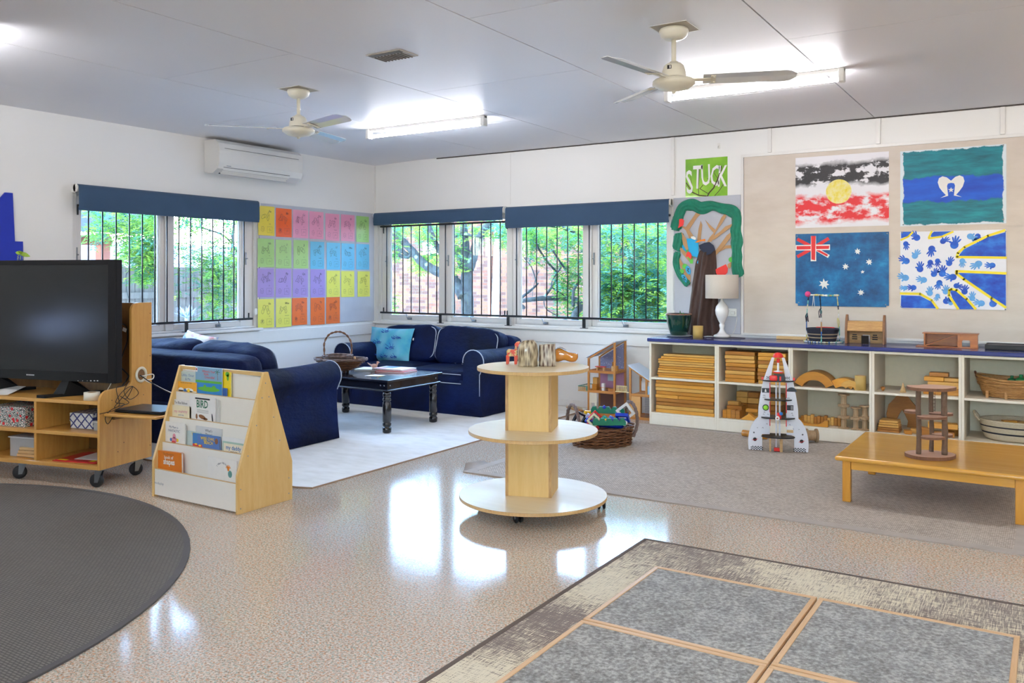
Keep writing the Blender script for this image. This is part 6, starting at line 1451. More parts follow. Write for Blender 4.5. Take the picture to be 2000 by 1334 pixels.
t = thing('arched_board', 'dark wooden arched board with a teardrop opening in the lower shelf', 'wooden board', (B3+.145, SY0+.36, zb0+.0004)); PR = Matrix(((1, 0, 0, 0), (0, 0, -1, 0), (0, 1, 0, 0), (0, 0, 0, 1)))
out = [(-.11, 0), (-.035, 0), (-.042, .05), (-.02, .1), (0, .135), (.02, .1), (.042, .05), (.035, 0), (.11, 0), (.115, .1), (.1, .17), (.05, .23), (.02, .27), (-.02, .27), (-.05, .23), (-.1, .17), (-.115, .1)]
MB(BW[2]).prism(out, -.02, 0, PR).build('board', t, bevel=.002)
for i in range(5): block('flat square board in the small stack before the arched board', B3+.01+i*.004, B3+.17-i*.003, SY0+.05, zb0+i*.0182, .14, .018, 'flat square boards before the arched board', 2, name='wooden_board')
for i, (x, y, l, h, r_) in enumerate(((.20, .03, .05, .03, .3), (.235, .1, .11, .035, .1), (.30, .05, .1, .06, 0), (.4, .05, .14, .04, .1), (.47, .15, .12, .055, -.1))): block('%s loose block on the lower shelf behind the twig house' % ['small pale', 'low', 'tall', 'long flat', 'rear thick'][i], B3+x, B3+x+l, SY0+y, zb0, .07, h, None, i, r_)
block('long plank lying tilted across the loose blocks', B3+.36, B3+.56, SY0+.05, zb0+.0605, .09, .04, None, 0, .12)
# bay 5 baskets
B4_ = SX0+4*SP+.0185
c_ = Vector((B4_+.29, SY0+.22, zm0+.0006)); t = thing('cane_basket', 'oval honey cane basket of coloured toys on the upper right shelf', 'basket', c_)
mb = MB(M_WICKL); mb.lathe([(.001, .003), (.17, .003), (.20, .05), (.225, .13)], 32, Matrix.Diagonal((1, .72, 1, 1)), closed=False); mb.build('basket_lining', t)
mb = MB(M_WICKL); weave(mb, .178, .13, .006, .085, 14, .0035, 40, .003, 1.17, seed=2); mb.build('basket_weave', t)
mb = MB(M_WICKL); weave(mb, .215, .158, .092, .145, 7, .0055, 30, .004, 1.07, seed=4, saddle=.012); mb.build('basket_rim', t)
mb = MB(M_WICK); rope(mb, [(-.222, -.03, .13), (-.235, -.025, .17), (-.235, .02, .17), (-.222, .03, .13)], .006, .6, 2); mb.build('basket_handle', t)
for i in range(3): MB(M_WICKL).box(-.16+.12*i, -.142+.12*i, -.142+.018*abs(i-1), -.134+.018*abs(i-1), 0, .05).build('foot_strap', t)
for i, (nm_, cl, x, y, z, r) in enumerate((('dark blue toy ball standing out of the cane basket', '#12358c', .17, 0, .20, .045), ('bright blue toy in the cane basket', '#1d5fd0', .15, -.07, .15, .04), ('green toy in the cane basket', '#2c8a4a', .09, -.04, .15, .035), ('second green toy near the left of the cane basket', '#1f6e3d', .03, .03, .14, .03))):
    s = thing('toy', nm_, 'toy', c_+Vector((x-.03, y, z-.03))); m_ = plain('toy_'+str(i), cl, .35); MB(m_).cushion(r, r, r*.9, e=.6, n=6).build('body', s)
    MB(m_).cyl((0, 0, r*.7), (0, 0, r*1.5), r*.35, n=12).build('knob', s)
def m_sea():
    t_ = NT('seagrass'); co_ = t_.co(); s_ = t_.n('SeparateXYZ', Vector=co_); w1 = t_.math('FRACT', t_.math('MULTIPLY', (s_, 2), 14.3)); dk = band(t_, (s_, 2), .098, .108, .001); dk2 = band(t_, (s_, 2), .05, .062, .001)
    n = t_.noise(t_.co(scale=(1, 1, 6)), 60, 3); c = t_.mix(n, lin('#b39f7c'), lin('#ddd0b4')); c = t_.mix(t_.math('MAXIMUM', dk, dk2), c, lin('#23242c')); b_ = t_.math('SINE', t_.math('MULTIPLY', (s_, 2), 900.0)); t_.bsdf(c, .85, normal=t_.bump(t_.math('ADD', b_, t_.math('MULTIPLY', n, 2.0)), .5, .003)); return t_.m
c_ = Vector((B4_+.32, SY0+.21, zb0+.0006)); t = thing('rope_basket', 'cream coiled rope basket with two dark bands on the lower right shelf', 'basket', c_); ms = m_sea()
mb = MB(ms); prof = [(.001, 0), (.17, 0), (.19, .01)]
for k_ in range(12): z = .015+.0115*k_; r = .195+.035*(k_/11)**.8; prof += [(r+.003, z), (r-.0, z+.0055)]
prof += [(.222, .15), (.21, .14), (.18, .01), (.001, .008)]; mb.lathe(prof, 48, Matrix.Diagonal((1.05, .78, 1, 1)), closed=False); mb.build('basket_body', t)
MB(ms).tube(curve_pts([(-.235, -.05, .13), (-.265, -.04, .175), (-.27, 0, .19), (-.262, .04, .175), (-.235, .05, .13)]), .009, 8).build('basket_handle', t)
for i in range(6): s = thing('wooden_block', 'wooden block inside the cream rope basket', 'wooden block', c_+Vector((-.09+.045*i, -.06+.04*(i % 3), .10+.008*(i % 2))), .4*i, 'blocks inside the rope basket'); MB(BW[i % 4]).box(-.045, .045, -.025, .025, 0, .035).build('block', s, bevel=.002)

# ================================================================== things on the bench top
M_GLZ = plain('dark_green_glaze', '#0d3a2c', .12, coat=1, var=.2, nscale=12)
c_ = Vector((3.80, -.235, TZ)); t = thing('plant_pot', 'dark green glazed plant pot on a saucer at the left end of the bench', 'plant pot', c_)
MB(plain('grey_saucer', '#a8abad', .35)).lathe([(.06, 0), (.1, .002), (.118, .012), (.114, .013), (.098, .006), (.001, .005)], 40).build('saucer', t)
MB(M_GLZ).lathe([(.066, .0135), (.072, .016), (.088, .06), (.104, .13), (.112, .185), (.117, .19), (.117, .2), (.112, .205), (.105, .205), (.103, .19), (.1, .17)], 44, closed=False).build('pot', t)
MB(plain('terracotta_rim', '#8a5b46', .5)).lathe([(.1175, .197), (.1178, .204), (.113, .2075), (.106, .2075)], 44, closed=False).build('rim', t); MB(plain('potting_soil', '#35281f', 1, nscale=90, var=.4)).lathe([(.0005, .176), (.1, .172)], 30, closed=False).build('soil', t)
mb = MB(plain('pot_leaf', '#3f8a3a', .5, var=.2)); leaf(mb, (.01, 0, .17), (.1, -.2, 1), .075, .018, (1, 0, 0), .1); leaf(mb, (.02, 0, .17), (.5, -.1, .9), .06, .014, (0, 1, 0), .1); mb.build('seedling', t)
roll('tan tape roll standing on the bench between plant pot and lamp', onz(1361, 661, TZ).x, onz(1361, 661, TZ).y+.03, TZ+.0003, .044, .108)
lc = onz(1410, 657.5, TZ); lc.y = -.185; lc.x = 4.10
lp_ = ony(1410, 600, -.185); c_ = Vector((lp_.x, -.185, TZ))
mt = thing('place_mat', 'dark oval mat under the white lamp', 'mat', (c_.x+.06, -.2, TZ)); MB(plain('dark_mat', '#4a4650', .8)).prism([(.15*math.cos(2*PI*i/40), .1*math.sin(2*PI*i/40)) for i in range(40)], 0, .005).build('mat', mt)
t = thing('table_lamp', 'white turned table lamp with a pale drum shade on the bench', 'lamp', c_+Vector((0, 0, .0054)))
MB(plain('white_gloss_lamp', '#f1efec', .12, coat=.8, var=.02)).lathe([(.07, 0), (.074, .012), (.066, .022), (.045, .03), (.03, .045), (.022, .06), (.018, .075), (.024, .1), (.024, .112), (.018, .12), (.035, .15), (.055, .2), (.06, .235), (.052, .27), (.03, .3), (.015, .315), (.012, .33), (.012, .348)], 44).build('lamp_base', t)
MB(M_STEEL).cyl((0, 0, .346), (0, 0, .38), .011).build('lamp_fitting', t)
def m_shade():
    t_ = NT('linen_shade'); n = t_.noise(t_.co(scale=(1, 1, .2)), 420, 2); n2 = t_.noise(t_.co(scale=(.2, .2, 1)), 420, 2); c = t_.mix(t_.math('MULTIPLY', t_.math('ADD', n, n2), .5), lin('#c9bdb0'), lin('#ddd3c8')); t_.bsdf(c, .85); return t_.m
MB(m_shade()).lathe([(.142, .342), (.143, .343), (.143, .548), (.142, .549), (.1405, .548), (.1405, .343), (.142, .342)], 56, closed=False).build('lamp_shade', t)
P = [(-.16, .0, .0), (-.1, .02, .003), (-.13, -.02, .004), (-.09, -.03, .004), (-.075, .03, .0), (.0, .095, .003), (.05, .1, .01), (.075, .12, .06), (.085, .14, .13), (.087, .152, .17)]; q = Vector((0, 0, .006)); MB(M_WHITEPL).tube([p for p in curve_pts(P, 8)], .003, 6).build('power_cord', t)
p = ony(1552, 660.5, -.06); t = thing('pine_slat', 'thin pale pine slat lying at the back of the bench', 'wooden slat', (p.x, -.06, TZ+.0003)); MB(M_BEECH).box(-.15, .15, -.02, .018, 0, .026).build('slat', t, bevel=.002)
# coiled basket with its yarn wrapped frame
M_COIL = None
def m_coil():
    t_ = NT('coiled_basket'); s_ = t_.n('SeparateXYZ', Vector=t_.co()); d1 = band(t_, (s_, 2), .029, .039, .002); d2 = band(t_, (s_, 2), .058, .067, .002); n = t_.noise(t_.co(scale=(1, 1, 3)), 70, 3)
    c = t_.mix(n, lin('#1d1f2b'), lin('#343545')); c = t_.mix(t_.math('MAXIMUM', d1, d2), c, lin('#b39c7f')); t_.bsdf(c, .85, normal=t_.bump(n, .4, .003)); return t_.m
bc_ = Vector((5.045, -.235, TZ+.0005)); t = thing('coiled_basket', 'small dark coiled fabric basket with tan stripes inside the yarn frame', 'basket', bc_+Vector((0, 0, .006)))
prof = [(.001, 0), (.098, 0)]
for k_ in range(9): z = .006+.0115*k_; r = .1+.024*(k_/8); prof += [(r+.002, z), (r+.0065, z+.0055), (r+.003, z+.011)]
prof += [(.115, .105), (.09, .008), (.001, .006)]; MB(m_coil()).lathe(prof, 44, closed=False).build('basket_body', t); MB(M_REDF).tube([(.119*math.cos(a), .119*math.sin(a), .109) for a in [.9+i*.12 for i in range(12)]], .004, 6).build('red_stitching', t)
t = thing('yarn_frame', 'frame of sticks wrapped in coloured yarn standing around the coiled basket', 'yarn frame', bc_); YC = [plain('yarn_'+c, h, .9) for c, h in (('cream', '#e6e2cc'), ('blue', '#3b6fb5'), ('aqua', '#7cc7bd'), ('yellow', '#d9cf86'), ('navy', '#1c2238'), ('tan', '#b78f5f'), ('white', '#eeeeec'))]
def yarn(name, pts, r, seq, seed=0):
    mb = MB(); P = curve_pts(pts, 6); n = len(P); rr = random.Random(seed)
    for i in range(n-1): mb.mat(YC[seq[(i*len(seq))//(n-1)] if i % 2 == 0 else seq[rr.randrange(len(seq))]]); mb.tube([P[i], P[i]+(P[i+1]-P[i])*1.05], r*(1+.25*rr.uniform(-1, 1)), 7)
    mb.build(name, t)
hb = .385
L_ = Vector((-.118, -.035, .004)); F_ = Vector((.02, -.135, .004)); R_ = Vector((.13, .02, .004))
yarn('wrapped_stick', [L_, L_+Vector((.0, 0, .2)), L_+Vector((.016, 0, hb))], .0045, [1, 6, 1, 2, 0, 4, 3], 1)
yarn('wrapped_stick', [F_, F_+Vector((0, 0, .2)), Vector((.008, -.13, hb))], .0045, [2, 1, 5, 2, 6, 4, 4, 2], 2)
yarn('wrapped_stick', [R_, R_+Vector((-.006, 0, .2)), Vector((.115, .0, hb-.01))], .0045, [1, 2, 0, 5, 6, 4, 3, 0], 3)
yarn('wrapped_crossbar', [(-.11, -.03, hb), (-.03, -.07, hb+.002), (.05, -.06, hb-.002), (.13, -.01, hb)], .0075, [6, 0, 3, 6, 2, 0], 4)
yarn('base_ring', [(.15*math.cos(a)+.005, .13*math.sin(a), .006) for a in [i*2*PI/16 for i in range(17)]], .0058, [2, 0, 6, 3, 1, 0, 6], 5)
MB(plain('pink_yarn', '#e0508c', .9)).ball((-.108, -.04, hb+.008), .022, (1.1, 1, 1.1), 12).build('pink_pompom', t)
for k_, (p, c) in enumerate((((-.114, -.036, .24), 4), ((.012, -.132, .28), 4), ((.118, 0, .2), 3))):
    m = MB(YC[c]); rr = random.Random(k_)
    for _ in range(6): a = rr.uniform(0, 6.3); m.tube(curve_pts([p, (p[0]+.014*math.cos(a), p[1]+.014*math.sin(a), p[2]-.03), (p[0]+.01*math.cos(a+1), p[1]+.01*math.sin(a+1), p[2]-.075)]), .0022, 4)
    m.build('yarn_tassel', t)
m = MB(YC[6]); m.tube(curve_pts([(-.06, -.06, hb), (-.062, -.064, .33), (-.068, -.064, .29)]), .002, 4).tube(curve_pts([(-.055, -.06, hb), (-.052, -.064, .33), (-.046, -.064, .285)]), .002, 4); m.build('yarn_tassel', t)
# wooden barn
M_DK = plain('interior_shade', '#140d08', .9)  # near-black colour standing in for the shade inside the barn
M_TEAK = wood('striped_teak', '#9a6228', '#e0b26c', 'X', 2.0, .4, .2, contrast=.9); M_TEAKD = wood('dark_teak', '#6f4526', '#9a6a40', 'Z', 1.5, .4, .2)
p0, p1 = onz(1657, 671, TZ), onz(1727, 671, TZ); bl_ = .305; c_ = Vector((5.375, -.225, TZ+.0003)); t = thing('toy_barn', 'small wooden toy barn with rounded gable ends on the bench', 'toy building', c_, .07)
hw_, hd = .13, .075
def gable(x0): MB(M_TEAKD).prism([(-hd, 0), (-.012, 0), (-.012, .055), (.012, .055), (.012, 0), (hd, 0), (hd+.002, .11), (.062, .165), (.03, .215), (.012, .232), (-.012, .232), (-.03, .215), (-.062, .165), (-hd-.002, .11)], x0, x0+.018, YZ).build('gable_end', t, bevel=.004)
gable(-hw_-.018); gable(hw_)
for y in (-hd+.012, hd-.02):
    w_ = MB(M_TEAK); w_.box(-hw_+.0005, -.028, y, y+.008, 0, .104).box(.028, hw_-.0005, y, y+.008, 0, .104).box(-.028, .028, y, y+.008, .068, .104)
w_.build('front_wall' if y < 0 else 'back_wall', t, bevel=.001)
for x in (-.075, .075):
    g_ = MB(M_DK)
    for i in range(3): g_.box(x-.02+(.004 if i == 2 else 0), x+.02-(.004 if i == 2 else 0), -hd+.0112, -hd+.0122, .036+i*.0165, .045+i*.0165)
    g_.build('window_slots', t)
MB(M_DK).box(-.0275, .0275, -hd+.03, -hd+.031, .0005, .067).build('doorway_shade', t)  # dark sheet painting the shade in the doorway; no wall stands here
r_ = MB(M_TEAK)
for s_ in (-1, 1): r_.add([(-hw_+.0005, s_*(hd+.004), .106), (hw_-.0005, s_*(hd+.004), .106), (hw_-.0005, s_*.045, .168), (-hw_+.0005, s_*.045, .168), (-hw_+.0005, s_*(hd-.004), .1), (hw_-.0005, s_*(hd-.004), .1), (hw_-.0005, s_*.035, .162), (-hw_+.0005, s_*.035, .162)], [(0, 1, 2, 3) if s_ < 0 else (3, 2, 1, 0), (7, 6, 5, 4) if s_ < 0 else (4, 5, 6, 7), (0, 4, 5, 1), (3, 2, 6, 7)])
r_.box(-hw_+.0005, hw_-.0005, -.045, .045, .168, .182); r_.build('roof', t)
# wooden ramp garage
M_GAR = wood('garage_wood', '#9a4f18', '#c4742c', 'X', 1.6, .35, .3)
c_ = Vector((5.985, -.235, TZ+.0003)); t = thing('toy_garage', 'brown wooden toy garage with a sloping ramp at the right of the bench', 'toy building', c_, .03)
MB(M_GAR).box(-.19, .19, -.075, .075, .102, .108).build('roof_board', t, bevel=.001); MB(M_GAR).box(-.235, .185, -.085, .075, 0, .006).build('floor_board', t, bevel=.001)
MB(M_GAR).box(-.18, -.17, -.06, .065, .0065, .1015).build('end_wall', t); MB(M_GAR).box(.05, .06, -.065, .065, .0065, .1015).build('inner_wall', t)
MB(M_GAR).box(-.1695, .0495, .055, .065, .0065, .1015).build('back_wall', t)
MB(M_GAR).add([(-.18, -.072, .0065), (-.165, -.072, .0065), (.055, -.072, .1015), (.04, -.072, .1015), (-.18, -.066, .0065), (-.165, -.066, .0065), (.055, -.066, .1015), (.04, -.066, .1015)], [(0, 1, 2, 3), (7, 6, 5, 4), (0, 4, 5, 1), (3, 2, 6, 7)]).build('ramp_edge', t)
MB(M_GAR).add([(-.175, -.0655, .012), (-.165, -.0655, .006), (.049, -.0655, .096), (.045, -.0655, .1015), (-.175, .05, .012), (-.165, .05, .006), (.049, .05, .096), (.045, .05, .1015)], [(0, 1, 2, 3), (7, 6, 5, 4), (0, 4, 5, 1), (3, 2, 6, 7), (0, 3, 7, 4), (1, 5, 6, 2)]).build('ramp', t)
a_ = MB(M_GAR)
a_.prism([(.0605, .0065), (.08, .0065), (.08, .05), (.086, .06), (.128, .06), (.134, .05), (.134, .0065), (.175, .0065), (.175, .1015), (.0605, .1015)], .055, .063, Matrix(((1, 0, 0, 0), (0, 0, -1, .0), (0, 1, 0, 0), (0, 0, 0, 1)))).prism([(-.065, .0065), (-.03, .0065), (-.03, .06), (.03, .06), (.03, .0065), (.0535, .0065), (.0535, .1015), (-.065, .1015)], .175, .183, YZ); a_.build('doorway_wall', t)
t = thing('black_tray', 'flat black plastic tray at the right end of the bench', 'tray', (6.55, -.22, TZ+.0003)); MB(M_RUBBER).box(-.33, .35, -.13, .13, 0, .004).box(-.33, -.322, -.13, .13, .004, .035).box(-.322, .35, -.13, -.122, .004, .035).box(-.322, .35, .122, .13, .004, .035).build('tray_body', t, bevel=.002)
MB(plain('grey_grid', '#3a3d42', .6)).box(-.32, .34, -.12, .12, .005, .03).build('tray_contents', t)

# ================================================================== low table and twig house
M_LT = wood('golden_table', '#cf9230', '#e6ad4a', 'X', .55, .22, .4, contrast=1.3); M_LTL = wood('golden_leg', '#c98526', '#dfa03c', 'Z', .8, .3, .3)
tx0, tx1, ty0, ty1, tz_ = 5.585, 6.56, -2.395, -1.465, .272
t = thing('low_table', 'low golden wooden table on the taupe rug at the right', 'table', ((tx0+tx1)/2, (ty0+ty1)/2, .0068)); A = Matrix.Translation((-(tx0+tx1)/2, -(ty0+ty1)/2, -.0068))
MB(M_LT).box(tx0, tx1, ty0, ty1, tz_-.026, tz_, A).build('tabletop', t, bevel=.012, seg=4)
for x in (tx0+.035, tx1-.08):
    for y in (ty0+.04, ty1-.085): MB(M_LTL).box(x, x+.045, y, y+.045, .0072, tz_-.0265, A).build('leg', t, bevel=.004)
for y in (ty0+.05, ty1-.07): MB(M_LT).box(tx0+.081, tx1-.081, y, y+.02, tz_-.078, tz_-.0268, A).build('apron_rail', t, bevel=.002)
for x in (tx0+.045, tx1-.065): MB(M_LT).box(x, x+.02, ty0+.087, ty1-.087, tz_-.078, tz_-.0268, A).build('apron_rail', t, bevel=.002)
M_BARK = plain('twig_bark', '#6b5340', .85, var=.3, nscale=60, bump=.6, bscale=120); M_SLAB = wood('sawn_slab', '#b98d70', '#dcb497', 'X', 2.2, .55); M_SLE = wood('slab_bark_edge', '#5d3c26', '#80563a', 'Z', 2, .7)
c_ = onz(1817, 893, tz_); c_.z = tz_+.0005; t = thing('twig_dolls_house', 'open three storey toy house of round slabs on twig posts standing on the low table', 'toy house', c_, TH)
def slab(name, cx, cy, rx, ry, z, h=.016, bite=None, seed=0):
    n = 48; pts = []
    for i in range(n):
        a = 2*PI*i/n; r = 1+.02*math.sin(3*a+seed)+.015*math.sin(5*a+seed)
        if bite and abs((a-bite+PI) % (2*PI)-PI) < .45: r *= 1-.30*math.cos(((a-bite+PI) % (2*PI)-PI)/.45*PI/2)
        pts.append((cx+rx*r*math.cos(a), cy+ry*r*math.sin(a)))
    o_ = MB(M_SLAB).prism(pts, z, z+h).build(name, t)
    e = MB(M_SLE); vs = [(cx+(x-cx)*1.012, cy+(y-cy)*1.012, q) for q in (z+.0006, z+h-.0006) for x, y in pts]; e.add(vs, [(i, (i+1) % n, n+(i+1) % n, n+i) for i in range(n)], None, True); e.build('bark_edge', o_)
slab('base_slab', 0, 0, .135, .105, 0, .02, None, 1)
zs = [zat(y, 4.85)-tz_ for y in (760, 812, 852)]
slab('top_slab', .003, .0, .132, .1, zs[0]-.008, .018, 2.0, 2)
slab('middle_slab', -.015, -.045, .082, .05, zs[1]-.015, .014, None, 3); slab('middle_slab', -.09, .03, .04, .04, zs[1]+.006, .014, None, 5); slab('middle_slab', .075, .03, .065, .045, zs[1]-.008, .014, None, 4)
slab('lower_slab', -.005, -.035, .065, .045, zs[2]-.015, .014, None, 3); slab('lower_slab', .08, .02, .055, .045, zs[2]-.012, .014, None, 6)
for x, y, r in ((-.072, -.01, .0135), (.063, -.035, .0155), (.035, .06, .012)):
    pts = curve_pts([(x, y, .0205), (x+.003, y, .15), (x-.002, y, .28), (x, y, zs[0]-.0085)], 6); MB(M_BARK).tube(pts, r, 12, rad=[r*(1+.06*math.sin(i*1.3)) for i in range(len(pts))]).build('twig_post', t)
ld = MB(M_SLE)
for q in (.052, .064): ld.cyl((q, .075, zs[1]), (q, .075, zs[0]-.01), .0016, n=6)
for i in range(6): ld.cyl((.052, .075, zs[1]+.012+i*.02), (.064, .075, zs[1]+.012+i*.02), .0014, n=6)
ld.build('ladder', t)

# ================================================================== rocket
M_RW = plain('rocket_white', '#e3e4e8', .35, var=.02); M_RR = plain('rocket_red', '#e02a26', .3, coat=.4); M_RB = plain('rocket_black', '#17181c', .35)
rc = Vector((4.92, -1.115, .0072)); k6 = .00063; t = thing('toy_rocket', 'white wooden toy rocket with red nose and black floors standing on the woven rug', 'toy rocket', rc, .30)
def g(px, py): return ((px-480)*k6*1.02, (1232-py)*k6)
PRk = Matrix(((1, 0, 0, 0), (0, 0, -1, 0), (0, 1, 0, 0), (0, 0, 0, 1)))
def curve2(p): return [tuple(q[:2]) for q in curve_pts([(a, b, 0) for a, b in p], 4)]
for s_ in (-1, 1):
    outer = curve2([g(152, 1222), g(148, 1100), g(170, 975), g(215, 880), g(258, 832)])+curve2([g(262, 720), g(285, 560), g(322, 380), g(410, 125)])
    inner = [g(442, 125), g(425, 200), g(412, 300), g(400, 372), g(398, 410), g(392, 600), g(388, 1030), g(300, 1035), g(306, 1080), g(303, 1222)]
    pts = outer+inner
    if s_ > 0: pts = [(-x, y) for x, y in pts]
    # two leaves of the hull, hinged back a little like an open book
    hinge = -.055 if s_ < 0 else .055
    Mh = Matrix.Translation((0, -.02, 0)) @ PRk
    hl = MB(M_RW).prism(pts, -.004, .004, Mh).build('hull_panel', t, bevel=.001)
    sg = s_
    Bh = Matrix.Translation((0, -.0245, 0)) @ basis((0, 0, 0), (1, 0, 0), (0, 0, 1))
    d = MB(M_RB); mx = lambda x: abs(x)*s_
    for i in range(9):
        for j in range(4):
            if (i+j) % 2 == 0: x0_ = (.107+i*.0098)*s_; d.flat([(x0_, .008+j*.0068), (x0_+.0098*s_, .008+j*.0068), (x0_+.0098*s_, .0148+j*.0068), (x0_, .0148+j*.0068)][::(1 if s_ > 0 else -1)], Bh)
    for i in range(5):
        for j in range(3):
            if (i+j) % 2 == 0: x0_ = (.045+i*.0075)*s_; d.flat([(x0_, .538+j*.006), (x0_+.0075*s_, .538+j*.006), (x0_+.0075*s_, .544+j*.006), (x0_, .544+j*.006)][::(1 if s_ > 0 else -1)], Bh)
    for cx, cz, r in ((.172, .135, .009), (.147, .172, .004)): d.flat([(cx*s_+x, cz+z) for x, z in star(5, r, r*.4)], Bh)
    d.oval(.165*s_, .085, .0135, .0135, Bh); d.build('hull_print', hl)
    r2 = MB(M_RR); r2.line([(.165*s_-.02, .08), (.165*s_, .079), (.165*s_+.02, .09)], .003, Bh, .0008); r2.build('planet_ring', hl)
    e = MB(M_RR)
    for z0, z1 in ((.19, .24), (.29, .37), (.40, .51)): e.box(s_*.058-.003, s_*.058+.003, -.03, -.0145, z0, z1)
    e.build('door_edge', t)
    # side wing seen edge on behind
    MB(M_RW).prism([(.0, .14), (.09, .14), (.085, .25), (.06, .5), (.0, .62)], s_*.115-.003, s_*.115+.003, YZ).build('side_wing', t) if False else None
    pn = MB(M_RB)
    if s_ < 0:
        pn.box(-.115, -.062, -.0265, -.0243, .435, .468); pn.cyl((-.088, -.0245, .325), (-.088, -.032, .325), .023, n=24); pn.build('instrument_panel', hl)
        MB(plain('lime_knob', '#8cd42a', .3, coat=.4)).ball((-.088, -.036, .325), .018, (1, .5, 1), 16).build('green_knob', hl)
        c_ = MB(M_PAPER); c_.flat([(-.096, .44), (-.082, .44), (-.085, .458), (-.089, .464), (-.093, .458)], Matrix.Translation((0, -.0268, 0)) @ basis((0, 0, 0), (1, 0, 0), (0, 0, 1))); c_.build('rocket_print', hl)
    else:
        pn.box(.062, .108, -.0265, -.0243, .31, .348); pn.build('instrument_panel', hl); pn = MB(M_RB); pn.prism([(.05+.045+.036*math.cos(a*PI/8), .448+.032*math.sin(a*PI/8)) for a in range(9)], .0243, .0265, PRk); pn.build('instrument_panel', hl)
        c_ = MB(M_PAPER); Bq = Matrix.Translation((0, -.0268, 0)) @ basis((0, 0, 0), (1, 0, 0), (0, 0, 1))
        for i in range(3): c_.line([(.09, .318+i*.01), (.104, .318+i*.01)], .003, Bq)
        c_.flat([(.062, .145), (.105, .145), (.105, .195), (.062, .195)], Bh @ Matrix.Translation((0, 0, .0006))); c_.mat(M_BEECH).flat([(.06, .145), (.107, .145), (.107, .166), (.06, .166)], Bh @ Matrix.Translation((0, 0, .0012))); c_.build('bunk_print', hl)
    sc2 = MB(M_RB); rr = random.Random(s_+3)
    for _ in range(9): x = s_*rr.uniform(.068, .11); z = rr.choice((.17, .2, .27, .285, .395, .41)); sc2.line([(x-.006, z), (x, z+.008), (x+.005, z-.002)], .0016, Bh)
    sc2.build('small_print', hl)
# floors
def fl_(name, z, w_, d_=.12, mat=M_RB):
    n = 20; pts = [(w_*math.cos(PI+PI*i/n), -.02+.0-.0+(d_*.55)*math.sin(PI+PI*i/n)) for i in range(n+1)]+[(w_*.55, d_*.75), (-w_*.55, d_*.75)]; MB(mat).prism(pts, z, z+.0075).build(name, t)
fl_('floor_disc', .522, .112, .13); fl_('floor_disc', .382, .098, .11); fl_('floor_disc', .248, .12, .12); fl_('floor_disc', .108, .12, .13)
MB(M_RW).box(-.018, -.008, .0, .01, .012, .53).box(.006, .018, .0, .01, .1165, .53).build('lift_rail', t); MB(M_RB).box(-.028, .034, -.03, .03, 0, .006).build('lift_base', t)
MB(M_BEECH).box(-.062, -.05, -.03, .01, .0, .1075).box(.012, .032, -.032, .01, .0, .1075).build('leg', t); MB(M_RR).box(-.03, .01, -.04, -.0, .0065, .03).build('engine_block', t)
MB(M_RR).lathe([(.036, .0), (.037, .006), (.033, .02), (.022, .032), (.01, .037), (.001, .038)], 28, Matrix.Translation((0, -.012, .697))).build('nose_cone', t)
MB(M_RW).lathe([(.0005, 0), (.03, 0), (.033, .005), (.008, .012), (.007, .07), (.012, .08)], 20, Matrix.Translation((0, -.03, .59))).build('radar_mast', t); MB(M_RR).lathe([(.036, 0), (.038, .006), (.03, .01)], 24, Matrix.Translation((0, -.03, .585))).cyl((0, -.03, .66), (0, -.03, .69), .012).build('radar_ring', t)
MB(M_RB).box(-.032, .045, -.045, .0, .53, .575).build('control_desk', t); MB(M_RR).cushion(.028, .024, .02, Matrix.Translation((-.035, -.075, .55)), e=.4, n=5).box(.008, .02, -.07, -.06, .53, .562).build('red_seat', t)
MB(M_RR).box(-.118, -.105, -.03, 0, .53, .55).box(.105, .118, -.03, 0, .53, .55).build('side_thruster', t)
mb = MB(M_RR).cyl((.005, -.095, .256), (.005, -.095, .3), .016).build('toy_figure', t); MB(plain('bright_blue', '#2a7fd0', .35)).ball((.018, -.108, .295), .013, n=12).build('blue_knob', t); MB(M_PAPER).lathe([(.006, -.004), (.016, -.004), (.016, .004), (.006, .004), (.006, -.004)], 20, Matrix.Translation((-.008, -.118, .262)) @ Matrix.Rotation(PI/2, 4, 'X'), closed=False).build('ring_handle', t)
# cylinders lying behind the rocket
def rod(label, a, b, r, mat, name='wooden_cylinder'):
    a, b = Vector(a), Vector(b); t = thing(name, label, 'wooden cylinder', ((a.x+b.x)/2, (a.y+b.y)/2, .0072)); m = (a+b)/2; o_ = Vector((m.x, m.y, .0072)); MB(mat).cyl(a-o_, b-o_, r, n=24).build('cylinder', t, bevel=.002)
rod('wooden cylinder lying behind the rocket, left side', (4.515, -.66, .0075+.026), (4.72, -.70, .0075+.026), .0258, BW[0])
t = thing('wooden_spool', 'short thick wooden spool lying on its side behind the rocket, right side', 'spool', (5.05, -.65, .0072)); 
MB(M_SPOOL).lathe([(.053, 0), (.053, .014), (.04, .018), (.04, .07), (.053, .074), (.053, .088)], 28, Matrix.Translation((-.04, 0, .0533)) @ Matrix.Rotation(.5, 4, 'Z') @ Matrix.Rotation(PI/2, 4, 'Y'), smooth=False).build('spool_body', t)

